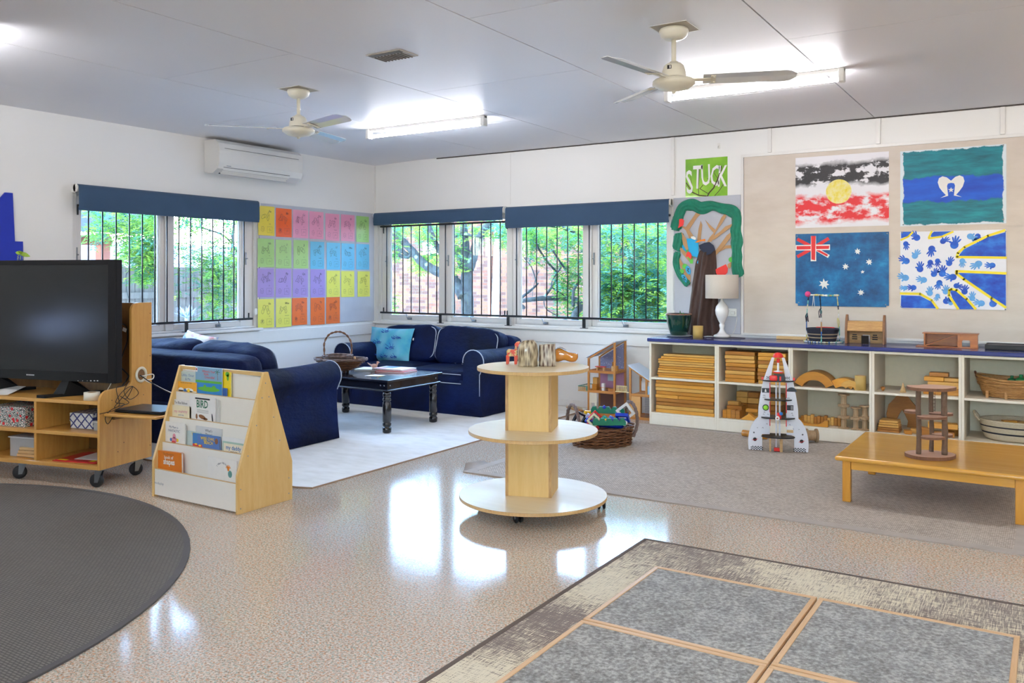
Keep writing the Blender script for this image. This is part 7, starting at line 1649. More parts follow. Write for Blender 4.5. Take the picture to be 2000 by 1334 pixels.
# ================================================================== basket of construction toys
bk = Vector((3.70, -1.575, .0072)); t = thing('toy_basket', 'oval brown wicker basket with two rope handles, full of plastic construction toys', 'basket', bk, .9)
mb = MB(M_WICKD); mb.lathe([(.001, .006), (.2, .006), (.225, .07), (.238, .125)], 36, Matrix.Diagonal((1, .76, 1, 1)), closed=False); mb.build('basket_lining', t)
mb = MB(M_WICK); weave(mb, .226, .171, .008, .064, 6, .0062, 34, .009, 1.03, seed=1)
for m_, z0, z1, n_, sd_ in ((M_WICK, .075, .147, 7, 2),): weave(mb, .233, .177, z0, z1, n_, .0068, 30, .011, 1.05, seed=sd_, sway=.002, saddle=.012)
mb.build('basket_weave', t)
for s_ in (-1, 1):
    mb = MB(M_WICKG); rope(mb, [(s_*.2, -.13, .07), (s_*.235, -.125, .15), (s_*.245, -.10, .24), (s_*.245, -.04, .305), (s_*.245, .04, .31), (s_*.245, .10, .25), (s_*.235, .125, .16), (s_*.2, .13, .08)], .0125, .45, 3); mb.build('basket_handle', t)
PC = {k_: plain('plastic_'+k_, c, .25, coat=.3, var=.03) for k_, c in dict(green='#0f7a5c', teal='#1d9a86', blue='#1438b0', red='#d42227', yellow='#f2b90f', cream='#e9deb4', black='#1e2226', lilac='#c9cdf0', white='#eceae2').items()}
def zig(label, c, rz, L, mat, n_=5, ry=0):
    s = thing('connector_bar', label, 'toy block', bk+Vector(c)+Vector((0, 0, .018)), rz); pts = [(-L/2, 0)]
    for i in range(n_): x = -L/2+L*i/n_; w_ = L/n_; pts += [(x+w_*.0, .03), (x+w_*.22, .052), (x+w_*.72, .052), (x+w_*.95, .03)]
    pts += [(L/2, .03), (L/2, 0)]; MB(mat).prism(pts, -.02, .02, Matrix.Rotation(ry, 4, 'Y') @ PRk).build('bar_body', s, bevel=.002)
def frame(label, c, rz, tilt, s_, mat, inner=None, roll_=PI/4):
    s = thing('square_frame', label, 'toy block', bk+Vector(c)+Vector((0, 0, .018)), rz); M = Matrix.Rotation(tilt, 4, 'X') @ Matrix.Rotation(roll_, 4, 'Y'); m = MB(mat)
    for a, b, c2, d in ((-s_, s_, -s_, -s_*.62), (-s_, s_, s_*.62, s_), (-s_, -s_*.62, -s_*.62, s_*.62), (s_*.62, s_, -s_*.62, s_*.62)): m.box(a, b, -.014, .014, c2, d, M)
    o_ = m.build('frame_body', s, bevel=.003)
    if inner: MB(inner).box(-s_*.4, s_*.4, .0, .01, -s_*.4, s_*.4, M).build('inner_square', s, bevel=.002)
def brick(label, c, rz, size, mat, ry=0, rx=0): s = thing('toy_brick', label, 'toy block', bk+Vector(c)+Vector((0, 0, .018)), rz); MB(mat).cushion(size[0], size[1], size[2], Matrix.Rotation(ry, 4, 'Y') @ Matrix.Rotation(rx, 4, 'X'), e=.25, n=5).build('brick_body', s)
zig('green toothed bar lying across the back of the toy basket', (.02, .06, .215), .36, .26, PC['green'])
zig('green toothed bar lying along the front rim of the toy basket', (.115, -.115, .158), .52, .25, PC['green'])
zig('dark green toothed bar deep in the middle of the toy basket', (.0, -.01, .13), .5, .22, PC['green'])
frame('cream square frame at the front of the toy basket', (.005, -.15, .185), .56, -.25, .042, PC['cream'], PC['blue'])
frame('red square frame behind the cream frame in the toy basket', (-.03, -.06, .195), .6, 0, .04, PC['red'])
frame('black square frame at the left end of the toy basket', (-.15, -.09, .18), .9, .1, .045, PC['black'], None, .5)
frame('cream square frame leaning inside the right handle of the toy basket', (.16, .08, .235), .3, 0, .055, PC['white'], None, .9)
frame('blue square frame at the right of the toy basket', (.17, .01, .2), .2, .9, .05, PC['blue'], None, 0)
brick('blue brick beside the right rim of the toy basket', (.12, -.03, .18), .5, (.05, .025, .02), PC['blue'], .5); brick('yellow brick behind the front green bar', (.075, -.08, .18), .6, (.035, .02, .015), PC['yellow'], -.3)
brick('yellow brick at the left of the toy basket', (-.12, .02, .215), .8, (.04, .025, .014), PC['yellow'], .1); brick('lilac brick at the left of the toy basket', (-.09, -.04, .19), .4, (.03, .022, .02), PC['lilac'], .6)
brick('small blue brick beside the left handle', (-.07, -.1, .17), .2, (.022, .02, .018), PC['blue'], .6); brick('teal brick in the middle of the toy basket', (.045, -.05, .19), .2, (.022, .02, .02), PC['teal'], .7)
brick('red brick under the cream frame', (-.02, -.12, .14), .5, (.05, .02, .015), PC['red'], .4); brick('small blue brick on the rear green bar', (.0, .035, .265), .5, (.012, .012, .012), PC['blue'], .78)
brick('black brick in the middle of the toy basket', (-.1, -.02, .15), 1.2, (.05, .03, .02), PC['black'], .1); brick('cream brick near the right rim of the toy basket', (.205, -.04, .17), .5, (.018, .016, .02), PC['white'], .5); brick('teal brick beside the yellow brick at the left', (-.085, .03, .19), .2, (.03, .02, .02), PC['teal'], .3)
brick('lower blue brick in the middle of the toy basket', (.05, .06, .13), .2, (.1, .05, .02), PC['blue'])

# ================================================================== dolls houses
M_DH = wood('dolls_house_oak', '#a8672b', '#cf9048', 'Z', 1.4, .4, .15); M_DHX = wood('dolls_house_oak_h', '#a8672b', '#cf9048', 'X', 1.4, .4, .15); M_ROOF = plain('pale_blue_roof', '#dce7f3', .4, var=.03)
x0, x1, y0, y1 = 2.935, 3.222, -.34, -.09
t = thing('dolls_house', 'tall open wooden dolls house with pale blue roof against the wall', 'dolls house', (x0, y0, .0005)); w_, d_ = x1-x0, y1-y0; pw = .018
zl, zr = .548, .704
for x, y, z in ((0, 0, zl), (w_-pw, 0, zr), (0, d_-pw, zl), (w_-pw, d_-pw, zr)): MB(M_DH).box(x, x+pw, y, y+pw, 0, z-.012).build('corner_post', t, bevel=.001)
for z in (.012, .225, .412):
    MB(M_DHX).box(pw+.0005, w_-pw-.0005, .001, .012, z-.012, z+.012).box(pw+.0005, w_-pw-.0005, d_-.012, d_-.001, z-.012, z+.012).box(.001, .012, pw+.0005, d_-pw-.0005, z-.012, z+.012).box(w_-.012, w_-.001, pw+.0005, d_-pw-.0005, z-.012, z+.012).build('floor_rail', t)
    MB(M_DHX).box(.0125, w_-.0125, .0125, d_-.0125, z-.003, z+.003).build('floor_board', t)
for y in (.0, d_-pw): MB(M_DHX).add([(pw, y, zl-.02), (w_-pw, y, zr-.022), (w_-pw, y, zr-.006), (pw, y, zl-.004), (pw, y+pw, zl-.02), (w_-pw, y+pw, zr-.022), (w_-pw, y+pw, zr-.006), (pw, y+pw, zl-.004)], [(0, 1, 2, 3), (7, 6, 5, 4), (0, 4, 5, 1), (3, 2, 6, 7)]).build('roof_rail', t)
MB(M_ROOF).add([(-.015, -.008, zl-.012), (w_+.004, -.008, zr-.006), (w_+.004, d_+.006, zr-.006), (-.015, d_+.006, zl-.012), (-.015, -.008, zl-.006), (w_+.004, -.008, zr), (w_+.004, d_+.006, zr), (-.015, d_+.006, zl-.006)], [(0, 3, 2, 1), (4, 5, 6, 7), (0, 1, 5, 4), (1, 2, 6, 5), (2, 3, 7, 6), (3, 0, 4, 7)]).build('roof_panel', t)
def m_dots():
    t_ = NT('starry_wallpaper'); v = t_.n('TexVoronoi', Vector=t_.co(), Scale=70.0); c = t_.mix(t_.math('LESS_THAN', (v, 0), .17), lin('#7d7f9f'), lin('#dfe0ee')); t_.bsdf(c, .7); return t_.m
MB(m_dots()).prism([(.019, .425), (w_-.019, .425), (w_-.019, zr-.03), (.019, zl-.028)], -.004, 0, Matrix.Translation((0, d_-.018, 0)) @ PRk).build('attic_wallpaper', t)
MB(plain('pink_wallpaper', '#b98aa6', .7)).box(.019, w_-.019, d_-.018, d_-.0135, .238, .399).build('pink_wallpaper', t); MB(plain('toy_window_grey', '#b9cdd0', .5)).box(.1, .17, d_-.0215, d_-.0185, .305, .37).build('toy_window', t)
MB(plain('brown_wallpaper', '#7a5a52', .7)).box(.019, w_-.019, d_-.018, d_-.0135, .025, .212).build('brown_wallpaper', t)
wp = MB(M_CREAM); wp.box(.0185, .095, .004, .009, .0245, .06).box(.0185, .038, .004, .009, .06, .12).box(.075, .095, .004, .009, .06, .12).box(.0185, .095, .004, .009, .12, .212); wp.build('cream_front_panel', t)
cl = x0-.12; t = thing('toy_balcony', 'small toy balcony with green rail at the left of the tall dolls house', 'toy furniture', (x0-.001, y0+.02, .2155)); MB(M_BEECH).box(-.11, -.001, 0, .2, 0, .008).build('balcony_floor', t)
MB(plain('toy_green', '#4f8f7f', .5)).box(-.11, -.001, .0, .006, .045, .052).box(-.11, -.001, .194, .2, .045, .052).box(-.11, -.104, .006, .194, .045, .052).box(-.025, -.001, .0, .006, .009, .045).build('balcony_rail', t)
pb = MB(M_BEECH)
for i in range(5): pb.box(-.108+.02*i, -.102+.02*i, .0005, .0055, .0085, .0445)
for i in range(5): pb.box(-.1095, -.1045, .03+.035*i, .036+.035*i, .0085, .0445)
pb.build('baluster', t)
def furn(name, label, c, parts, rz=0):
    t = thing(name, label, 'toy furniture', c, rz)
    for i, (m_, bx) in enumerate(parts): MB(m_).box(*bx).build(['top', 'leg', 'body', 'cushion', 'door'][i % 5] if len(parts) > 1 else 'body', t, bevel=.001)
zf = .4158
furn('toy_table', 'tiny red topped table in the attic of the dolls house', (x0+.1, y0+.08, zf), [(M_RR, (-.05, .05, -.025, .025, .035, .041)), (M_BEECH, (-.042, -.028, -.012, .012, 0, .0345)), (M_BEECH, (.028, .042, -.012, .012, 0, .0345))])
furn('toy_chair', 'tiny wooden chair in the attic of the dolls house', (x0+.235, y0+.07, zf), [(M_BEECH, (-.015, .018, -.015, .015, 0, .05)), (BW[0], (.0185, .045, -.015, .015, 0, .055))]); 
t = thing('toy_doll', 'tiny brown wooden peg doll in the attic of the dolls house', 'toy doll', (x0+.232, y0+.07, zf+.0506)); MB(BW[2]).lathe([(.009, 0), (.011, .012), (.006, .02)], 12).build('body', t); MB(BW[2]).ball((0, 0, .03), .0115, n=10).build('head', t)
zf = .2288
furn('toy_cupboard', 'small stacked wooden toy cupboards on the middle floor', (x0+.05, y0+.07, zf), [(BW[0], (-.022, .026, -.03, .03, 0, .062)), (BW[3], (-.016, .028, -.026, .02, .0625, .122))])
furn('toy_fridge', 'tiny white toy fridge on the middle floor', (x0+.145, y0+.045, zf), [(M_PAPER, (-.014, .014, -.012, .012, 0, .074)), (M_ORG, (-.0145, .0145, -.0125, -.0121, .034, .038))])
furn('toy_bed', 'little wooden toy bed with slatted end on the middle floor', (x0+.235, y0+.06, zf), [(M_DHX, (-.035, .034, -.03, .03, 0, .03))])
M_BED = plain('pale_toy_wood', '#e3cf98', .5)
t = thing('toy_crib', 'pale toy cot with slatted sides standing between the two dolls houses', 'toy furniture', (3.278, -.3335, .2378)); b_ = MB(M_BED)
for i in range(7): b_.box(-.045+.0165*i, -.038+.0165*i, -.004, .004, .008, .052)
b_.box(-.075, .1, -.005, .005, .0, .008).box(-.046, .062, -.005, .005, .052, .060); b_.build('cot_side', t)
# second, lower house
x2, x3 = 3.362, 3.612; t = thing('dolls_house', 'lower dolls house with a sloping pale blue roof beside the shelf units', 'dolls house', (x2, y0, .0005)); w2 = x3-x2
for x, y, z in ((0, 0, .475), (0, d_-pw, .475), (w2-pw, 0, .335), (w2-pw, d_-pw, .335), (.16, 0, .375)): MB(M_DH).box(x, x+pw, y, y+pw, .235 if x == .16 else 0, z).build('corner_post', t, bevel=.001)
for z in (.012, .222):
    MB(M_DHX).box(pw+.0005, w2-pw-.0005, .001, .012, z-.012, z+.012).box(pw+.0005, w2-pw-.0005, d_-.012, d_-.001, z-.012, z+.012).box(.0125, w2-.0125, .0125, d_-.0125, z-.003, z+.003).build('floor_rail', t)
MB(M_ROOF).add([(-.01, -.012, .488), (w2, -.012, .335), (w2, d_, .335), (-.01, d_, .488), (-.01, -.012, .494), (w2, -.012, .341), (w2, d_, .341), (-.01, d_, .494)], [(0, 3, 2, 1), (4, 5, 6, 7), (0, 1, 5, 4), (1, 2, 6, 5), (2, 3, 7, 6), (3, 0, 4, 7)]).build('roof_panel', t)
MB(M_DHX).add([(0, -.001, .465), (w2, -.001, .315), (w2, -.001, .333), (0, -.001, .486), (0, .012, .465), (w2, .012, .315), (w2, .012, .333), (0, .012, .486)], [(0, 1, 2, 3), (7, 6, 5, 4), (0, 4, 5, 1), (3, 2, 6, 7)]).build('roof_rail', t)
MB(plain('pale_blue_panel', '#a9c9e0', .5)).prism([(.18, .236), (w2-.019, .236), (w2-.019, .31), (.18, .355)], .004, .008, PRk @ Matrix.Translation((0, 0, -.0))).build('blue_wall', t) if False else MB(plain('pale_blue_panel', '#a9c9e0', .5)).box(.18, w2-.019, .004, .008, .236, .31).build('blue_wall', t)
MB(M_PAPER).box(.019, w2-.019, d_-.016, d_-.013, .235, .325).build('white_back_wall', t); MB(plain('orange_toy_wall', '#dba765', .6)).box(.019, .11, .004, .008, .025, .209).build('orange_front_panel', t)
gr = MB(plain('grey_lattice', '#a7a7ac', .6)); 
for i in range(8): gr.box(.118+i*.015, .120+i*.015, .1, .102, .025, .2)
for i in range(11): gr.box(.112, .23, .1, .102, .03+i*.016, .032+i*.016)
gr.build('lattice_panel', t)
q = onz(1123, 800, 0); t = thing('toy_boardwalk', 'small wooden slatted boardwalk piece on the floor beside the tall dolls house', 'toy', (2.70, -.16, .0105), -.65); mb = MB(M_DHX).box(-.12, .12, -.035, .035, 0, .008); mb.build('board', t)
for q in (-.03, .03):
    s = MB(M_BED)
    for i in range(9): s.cyl((-.11+.0275*i, q, .0085), (-.11+.0275*i, q, .03), .003, n=8)
    s.build('peg_row', t)
# ================================================================== outside
struct(MB(plain('pale_paving', '#bdb9b2', .9, var=.15, nscale=2)).box(-30, 32, T+.02, 34, -.5, -.4).box(-30, -T-.02, -28, T+.02, -.5, -.4).build('ground'))
def m_brick(name, c1, c2, c3, w_=.24, h_=.086, mort='#d9cfc2'):
    t_ = NT(name); tc = t_.t.nodes.new('ShaderNodeTexCoord'); sx = t_.n('SeparateXYZ'); t_.t.links.new(tc.outputs['Object'], sx.inputs[0]); cb = t_.n('CombineXYZ'); t_.t.links.new(sx.outputs[0], cb.inputs[0]); t_.t.links.new(sx.outputs[2], cb.inputs[1])
    b = t_.n('TexBrick', {'offset': .5}, Vector=cb); b.inputs['Scale'].default_value = 1; b.inputs['Brick Width'].default_value = w_; b.inputs['Row Height'].default_value = h_; b.inputs['Mortar Size'].default_value = .008
    b.inputs['Color1'].default_value = (0, 0, 0, 1); b.inputs['Color2'].default_value = (1, 1, 1, 1); b.inputs['Mortar'].default_value = (.5, .5, .5, 1)
    c = t_.ramp((b, 0), [(0, c1), (.35, c2), (.7, c3), (.9, c2)], 'CONSTANT'); c = t_.mix((b, 1), c, lin(mort)); t_.bsdf(c, .9); return t_.m
bd = thing('brick_building', 'long orange brick building beyond the garden tree', 'building', (5, 12, -.4))
MB(m_brick('orange_brick', '#3a221b', '#5e3925', '#4a2b1d', mort='#3f3831')).box(-17, 6.6, 0, .3, 0, 5.2).build('brick_wall', bd)
MB(plain('down_pipe_paint', '#b0604c', .5)).cyl((ony(955.5, 560, 11.9).x-5, -.08, 0), (ony(955.5, 560, 11.9).x-5, -.08, 5), .05, n=10).build('down_pipe', bd)
MB(plain('pale_fascia', '#c9bba8', .7)).box(-17, 6.6, -.12, -.001, 3.6, 4.0).build('wall_band', bd)
wq = ony(843, 490, 11.9); MB(M_TRIM).box(wq.x-5-.35, wq.x-5+.35, -.06, -.001, wq.z+.4-.1, wq.z+.4+.25).build('window_frame', bd)
b2 = thing('painted_building', 'pink painted brick building with arched openings beyond the right-hand trees', 'building', (10.5, 9, -.4))
pts = [(-6.5, 0), (-5.6, 0)]+[(-3.9-1.7*math.cos(a*PI/12), 1.15+1.0*math.sin(a*PI/12)) for a in range(13)]+[(-2.2, 0), (6, 0), (6, 3.6), (-6.5, 3.6)]
MB(m_brick('pink_brick', '#875b68', '#946974', '#7f5869', mort='#968388')).prism(pts, -.3, 0, PRk).build('brick_wall', b2); MB(plain('pink_arch', '#d6879b', .7)).tube([(p[0], -.02, p[1]) for p in pts[1:16]], .07, 6).build('arch_band', b2)
MB(plain('lilac_window', '#8f9fd0', .4)).box(-5.5, -4.3, -.05, .0, 1.9, 2.9).build('window_panel', b2)
MB(plain('grey_roof', '#9aa0a5', .7)).add([(-6.9, -.6, 3.55), (6.4, -.6, 3.55), (6.4, 2.4, 4.7), (-6.9, 2.4, 4.7), (-6.9, -.6, 3.62), (6.4, -.6, 3.62), (6.4, 2.4, 4.77), (-6.9, 2.4, 4.77)], [(0, 3, 2, 1), (4, 5, 6, 7), (0, 1, 5, 4), (1, 2, 6, 5), (2, 3, 7, 6), (3, 0, 4, 7)]).build('roof', b2)
def m_tree(name, c1, c2, sc):
    t_ = NT(name); n = t_.noise(t_.co(), sc, 5, .6); v = t_.n('TexVoronoi', Vector=t_.co(), Scale=4.0); c = t_.ramp(n, [(.35, c1), (.6, c2)]); c = t_.mix(t_.math('LESS_THAN', (v, 0), .16), c, lin('#56665f')); t_.bsdf(c, .9, normal=t_.bump(n, .5, .03)); return t_.m
M_BK = m_tree('lichen_bark', '#0f1414', '#262f2e', 9); M_BK2 = m_tree('grey_bark', '#141817', '#29302d', 12)
def m_leaf(name, c1, c2):
    t_ = NT(name); n = t_.noise(t_.co(), 2.5, 3); c = t_.ramp(n, [(.35, c1), (.65, c2)]); d = t_.n('BsdfDiffuse'); t_.t.links.new(c[0].outputs[0], d.inputs[0]); tl = t_.n('BsdfTranslucent'); t_.t.links.new(c[0].outputs[0], tl.inputs[0])
    m = t_.n('MixShader'); m.inputs[0].default_value = .45; t_.t.links.new(d.outputs[0], m.inputs[1]); t_.t.links.new(tl.outputs[0], m.inputs[2]); t_.t.links.new(m.outputs[0], t_.out.inputs[0]); return t_.m
M_LG = m_leaf('leaf_green', '#315528', '#59843d'); M_LB = m_leaf('leaf_blue_green', '#2c5648', '#53846c'); M_LY = m_leaf('leaf_yellow_green', '#567827', '#829e44')
def zb_(px, py, y): return ony(720+px/4.6, 370+py/4.6, y)
def branch(mb, pts, y, w0, w1, f=zb_, yj=0.0, seed=0):
    P = [f(a, b, y) for a, b in pts]; Z = dep(P[0]); P = [p+Vector((0, yj*math.sin(i*1.7+seed), 0)) for i, p in enumerate(P)]; P = curve_pts(P, 5); n = len(P)
    mb.tube(P, .1, 12, rad=[(w0+(w1-w0)*i/(n-1))/4.6*Z/FPX/2*(1+.06*math.sin(i*2.1+seed)) for i in range(n)])
def sprays(mb, regs, n, size, seed, f, mats, gate=.0, gs=1.2):
    """leaflets in feathery sprays; regs = pixel-window volumes measured at their own distance"""
    r = random.Random(seed)
    for _ in range(n):
        a, b, c, d, y0, y1 = r.choice(regs); y = r.uniform(y0, y1); p = f(r.uniform(a, b), r.uniform(c, d), y)
        if noise.noise(p*gs+Vector((seed, 0, 0))) < gate: continue
        dr = Vector((r.uniform(-1, 1), r.uniform(-1, 1), r.uniform(-.9, .4))).normalized(); mb.mat(r.choice(mats)); k_ = r.randint(4, 7); s_ = dr.cross(Vector((0, 0, 1)))
        if s_.length < .1: continue
        s_.normalize(); up = s_.cross(dr)
        for i in range(k_):
            q = p+dr*(i*size*.55)
            for sg in (-1, 1):
                L = size*r.uniform(.8, 1.2); e = q+(s_*sg*.9+dr*.5+up*r.uniform(-.3, .3)).normalized()*L; m_ = (q+e)/2; w_ = dr*L*.17+up*r.uniform(-.1, .1)*L
                mb.add([q, m_-w_, e, m_+w_], [(0, 1, 2, 3)])
        mb.add([p, p+up*.006, p+dr*k_*size*.55], [(0, 1, 2)])
tr1 = thing('garden_tree', 'large lichen covered tree with several leaning trunks outside the far window', 'tree', zb_(880, 1110, 5)*1)
o_ = tr1.location.copy(); o_.z = -.4; tr1.location = o_; IM = Matrix.Translation(-o_)
def bm_(mb, name, par, off): mb.v = [tuple(Vector(v)-off) for v in mb.v]; return mb.build(name, par)
mb = MB(M_BK)
branch(mb, [(890, 1400), (888, 1110), (880, 800), (872, 600), (862, 450), (845, 250)], 5, 128, 62)
branch(mb, [(750, 1400), (748, 1110), (745, 880), (735, 700), (640, 560), (560, 380), (520, 200)], 5, 66, 40, seed=1)
branch(mb, [(850, 960), (790, 850), (735, 790), (600, 730), (480, 655), (370, 530), (240, 400), (120, 330)], 4.95, 110, 55, seed=2)
branch(mb, [(905, 720), (935, 620), (975, 480), (1060, 340), (1120, 240)], 5, 85, 75, seed=3)
branch(mb, [(850, 700), (800, 560), (730, 440), (690, 300)], 5.05, 80, 50, seed=4)
branch(mb, [(745, 440), (800, 415), (880, 403), (960, 425), (1040, 415)], 4.9, 18, 26, seed=5)
branch(mb, [(180, 600), (260, 590), (350, 610), (400, 560)], 4.9, 40, 20, seed=6); branch(mb, [(170, 480), (240, 520), (310, 560), (370, 600)], 4.95, 55, 30, seed=7)
bm_(mb, 'trunk', tr1, o_)
mb = MB(M_LG); sprays(mb, [(150, 400, 330, 640, 4.2, 5.4), (480, 640, 330, 600, 4.6, 5.6), (700, 1240, 290, 420, 4.5, 6.5), (1090, 1250, 290, 480, 4.2, 6), (700, 830, 330, 760, 4.6, 5.2), (150, 640, 250, 420, 4.4, 6)], 900, .062, 4, zb_, [M_LG, M_LG, M_LY, M_LB], -.05, 1.6); bm_(mb, 'foliage', tr1, o_)
q = zb_(1150, 1115, 6.5); q.z = -.4; pt = thing('palm', 'pale ringed palm trunk right of the garden tree', 'palm', q); mb = MB(plain('palm_trunk_pale', '#8a887c', .8, var=.12, nscale=6)); P = curve_pts([zb_(1128, 1400, 6.5), zb_(1135, 1115, 6.5), zb_(1152, 700, 6.5), zb_(1162, 310, 6.5), zb_(1170, -200, 6.5)], 30); mb.tube(P, .1, 14, rad=[.075*(1+.05*(i % 4 == 0)) for i in range(len(P))]); bm_(mb, 'trunk', pt, q)
mb = MB(M_LY)
for k_ in range(9):
    a = k_*.7; top = P[-1]
    for i in range(26):
        f_ = i/26; c_ = top+Vector((math.cos(a)*2.2*f_, math.sin(a)*2.2*f_, .7*f_-1.9*f_*f_))
        for sg in (-1, 1): e = c_+Vector((-math.sin(a)*sg*.35, math.cos(a)*sg*.35, -.25)); mb.add([c_, c_+Vector((math.cos(a)*.05, math.sin(a)*.05, 0)), e], [(0, 1, 2)])
bm_(mb, 'fronds', pt, q)
def zc_(px, py, y): return ony(980+px/4.6, 370+py/4.6, y)
def leafy(label, x0, f, y, regs, n, br, seed, mats, gate, size=.06):
    q = f(x0, 1200, y); q.z = -.4; t_ = thing('leafy_tree', label, 'tree', q); m = MB(M_BK2)
    for i, (pts, a, b) in enumerate(br): branch(m, pts, y, a, b, f, .25, i+seed)
    bm_(m, 'branches', t_, q); m = MB(mats[0]); sprays(m, regs, n, size, seed, f, mats, gate); bm_(m, 'foliage', t_, q)
leafy('leafy tree with bare curved boughs outside the third window', 700, zc_, 3.0, [(100, 730, 300, 620, 2.6, 4.6), (300, 760, 300, 700, 2.2, 4.4), (480, 740, 600, 1150, 2.3, 3.6), (120, 300, 320, 560, 2.4, 4.4)], 1350,
 [([(740, 1400), (730, 1150), (700, 1045), (560, 990), (400, 978), (240, 1005), (150, 1065)], 70, 34), ([(700, 1045), (690, 900), (640, 800), (560, 730), (540, 560), (460, 540)], 30, 12), ([(215, 1000), (235, 900), (260, 845)], 30, 14), ([(400, 975), (420, 780), (400, 640), (390, 480), (350, 340)], 24, 16),
  ([(260, 850), (215, 700), (245, 560), (330, 420)], 12, 6), ([(250, 740), (310, 860), (350, 960)], 8, 4), ([(500, 700), (520, 860), (580, 960), (640, 1150)], 14, 8), ([(420, 1000), (470, 1080), (530, 1180)], 10, 6), ([(480, 320), (560, 350), (690, 430), (800, 500)], 40, 20), ([(200, 430), (300, 520), (380, 470), (600, 440)], 12, 8)], 3, [M_LG, M_LG, M_LB, M_LY], -.12)
leafy('dense blue-green leafy tree outside the right-hand window pane', 1300, zc_, 3.2, [(820, 1500, 280, 1200, 2.2, 4.4), (820, 1500, 280, 1200, 1.8, 3.4), (820, 1480, 700, 1230, 1.6, 2.6)], 3600,
 [([(1500, 1400), (1400, 1150), (1250, 940), (1120, 700), (1080, 500), (1150, 420), (1330, 330)], 50, 22), ([(1250, 940), (1290, 800), (1260, 600), (1180, 480)], 24, 12), ([(1100, 1000), (1050, 850), (1020, 700), (1040, 640)], 30, 10), ([(1020, 400), (1120, 420), (1180, 480)], 18, 14), ([(1400, 1130), (1440, 950), (1380, 800)], 26, 12)], 8, [M_LB, M_LB, M_LG, M_LY], -.35)
bh = thing('leafy_shrub', 'bright green shrub growing low behind the garden tree', 'shrub', (zb_(400, 1100, 8).x, 8, -.4)); m = MB(M_LY); sprays(m, [(-100, 260, 950, 1300, 7, 9), (-50, 700, 230, 380, 8, 10), (420, 600, 580, 700, 8, 9)], 500, .09, 12, zb_, [M_LY, M_LG], -.3); bm_(m, 'foliage', bh, bh.location)
# side garden seen through the left-hand window
def za_(px, py, x): return onx(px/3.706, 340+py/3.706, x)
M_PAL = wood('weathered_palings', '#4f4b45', '#6c6862', 'Z', 1.2, .9); M_PALW = wood('pale_palings', '#8f8a9a', '#a9a5b2', 'Z', 1.2, .9); M_PERG = plain('pergola_brown', '#8a5240', .7)
def fence(label, x, y0, y1, ztop, mat, pitch, g_):
    t = thing('paling_fence', label, 'fence', (x, y0, -.4)); y = 0; i = 0; m = MB(mat); rr = random.Random(int(x*10))
    while y0+y < y1: h = ztop+.4+rr.uniform(-.012, .012); m.box(rr.uniform(0, .006), .022, y, y+pitch-g_, 0, h); y += pitch; i += 1
    m.build('palings', t); MB(mat).box(.023, .06, 0, y1-y0, .4, .48).box(.023, .06, 0, y1-y0, ztop, ztop+.08).build('fence_rail', t)
zf1 = za_(900, 672, -3.2).z
fence('grey weathered paling fence behind the left-hand window', -3.2, za_(560, 700, -3.2).y-1, 1.2, zf1, M_PAL, .125, .012)
fence('pale taller paling fence further off, behind the grey fence', -6.5, -24, 5.2, za_(700, 490, -6.5).z, M_PALW, .17, .02)
q = za_(745, 600, -4.5); t = thing('pergola', 'brown timber pergola with a dark roof outside the left-hand window', 'pergola', (q.x, q.y, -.4)); a = za_(580, 484, -4.5); MB(M_PERG).box(-.06, .06, -.07, .07, 0, za_(745, 430, -4.5).z+.4).build('post', t); MB(M_PERG).box(-.05, .05, a.y-q.y-2, .1, a.z+.4-.05, a.z+.4+.08).build('beam', t)
MB(plain('dark_roofing', '#40434c', .7)).add([(-1.6, -3.5, a.z+.62), (.5, -3.5, a.z+.5), (.5, .75, a.z+.5), (-1.6, .75, a.z+.62), (-1.6, -3.5, a.z+1.25), (.5, -3.5, a.z+1.0), (.5, .55, a.z+1.0), (-1.6, .55, a.z+1.25)], [(0, 3, 2, 1), (4, 5, 6, 7), (0, 1, 5, 4), (1, 2, 6, 5), (2, 3, 7, 6), (3, 0, 4, 7)]).build('roof', t)
q = za_(1500, 700, -2.4); q.z = -.4; t = thing('leafy_tree', 'fine leaved green tree filling the left-hand window view', 'tree', q); m = MB(M_BK2)
for i, (pts, a, b) in enumerate((([(1700, 1500), (1680, 1000), (1700, 600), (1760, 300)], 40, 20), ([(1700, 620), (1600, 450), (1520, 380), (1500, 260)], 20, 10), ([(850, 900), (960, 800), (1010, 690), (1180, 560)], 10, 5), ([(1690, 900), (1560, 860), (1450, 900)], 14, 6))): branch(m, pts, -2.4, a, b, lambda a_, b_, y: onx(a_/3.706, 340+b_/3.706, y), .15, i)
bm_(m, 'branches', t, q); m = MB(M_LG); sprays(m, [(640, 1200, 230, 480, -3.1, -2), (850, 1200, 230, 640, -3, -1.8), (980, 1200, 480, 760, -2.8, -1.8), (1250, 1800, 250, 620, -3, -1.5), (1250, 1800, 250, 900, -3, -1.6), (1450, 1800, 600, 1080, -2.8, -1.6)], 2900, .05, 21, za_, [M_LG, M_LY, M_LG, M_LB], -.2, 2.0); bm_(m, 'foliage', t, q)
m_ = thing('leafy_shrub', 'small spiky blue-grey shrub at the foot of the left-hand window view', 'shrub', (za_(1360, 1000, -1.6).x, za_(1360, 1000, -1.6).y, -.4)); m = MB(plain('blue_grey_leaf', '#8ea0c2', .6)); rr = random.Random(2); c_ = za_(1350, 1040, -1.6)-m_.location
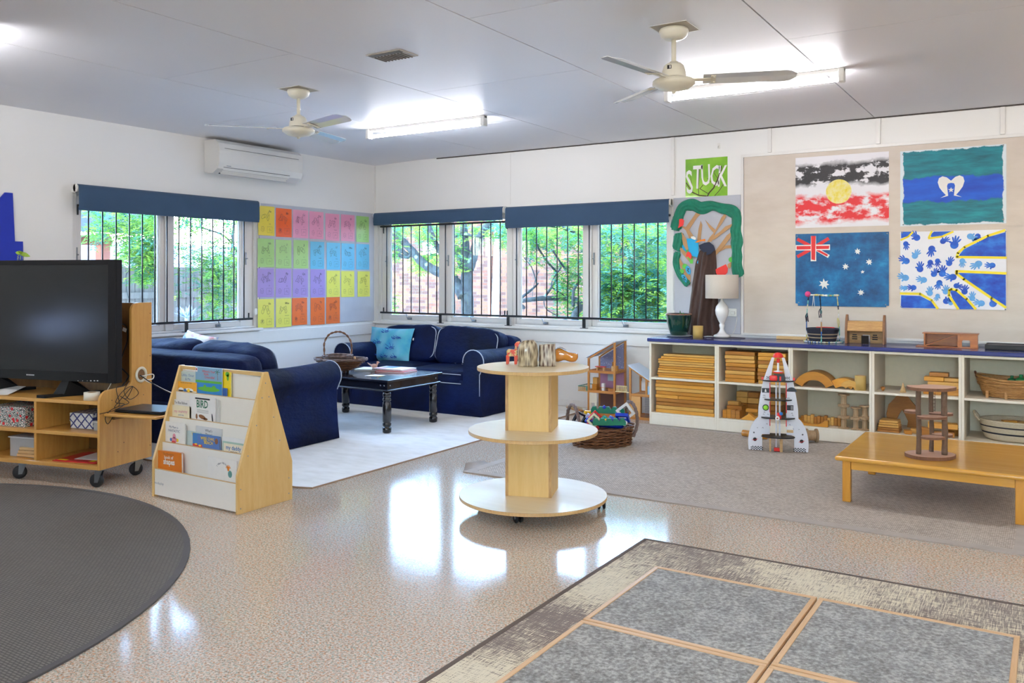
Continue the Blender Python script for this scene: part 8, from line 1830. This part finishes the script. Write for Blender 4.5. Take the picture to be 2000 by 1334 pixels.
for _ in range(120): a = rr.uniform(0, 6.3); d = Vector((math.cos(a), math.sin(a), rr.uniform(.2, 1.2))).normalized()*rr.uniform(.1, .2); s_ = Vector((-d.y, d.x, 0)).normalized()*.012; m.add([c_-s_, c_+s_, c_+d], [(0, 1, 2)])
m.cyl((0, 0, 0), c_, .02); m.build('foliage', m_)
# ------------------------------------------------------------------ light, world, camera
w = bpy.data.worlds.new('sky'); bpy.context.scene.world = w; w.use_nodes = True; nt = w.node_tree; nt.nodes.clear()
wo = nt.nodes.new('ShaderNodeOutputWorld'); bg = nt.nodes.new('ShaderNodeBackground'); sk = nt.nodes.new('ShaderNodeTexSky')
sk.sky_type = 'NISHITA'; sk.sun_disc = False; sk.sun_elevation = math.radians(50); sk.sun_rotation = math.radians(200); sk.air_density = 1.0; sk.dust_density = .3; sk.ozone_density = 2.0
nt.links.new(sk.outputs[0], bg.inputs[0]); nt.links.new(bg.outputs[0], wo.inputs[0]); bg.inputs[1].default_value = 5.6
sun = bpy.data.lights.new('sun', 'SUN'); sun.energy = 0.7; sun.angle = .02; sun.color = (1, .95, .86)
so = bpy.data.objects.new('sun', sun); COL.objects.link(so); so.rotation_euler = Vector((-.35, .55, -.95)).to_track_quat('-Z', 'Y').to_euler()
cam = bpy.data.cameras.new('camera'); cam.sensor_width = 36; cam.sensor_fit = 'HORIZONTAL'; cam.lens = FPX/2000*36
cam.shift_y = -(667-HOR)/2000; cam.clip_start = .05; cam.clip_end = 300
co = bpy.data.objects.new('camera', cam); COL.objects.link(co); co.location = CAM; co.rotation_euler = (PI/2, 0, TH)
sc = bpy.context.scene; sc.camera = co
sc.view_settings.view_transform = 'Standard'; sc.view_settings.look = 'None'; sc.view_settings.gamma = 1.0; sc.view_settings.exposure = 0.35; sc.view_settings.use_curve_mapping = False
sc.cycles.max_bounces = 10; sc.cycles.transparent_max_bounces = 16; sc.cycles.caustics_reflective = False; sc.cycles.caustics_refractive = False
sc.cycles.sample_clamp_indirect = 6.0
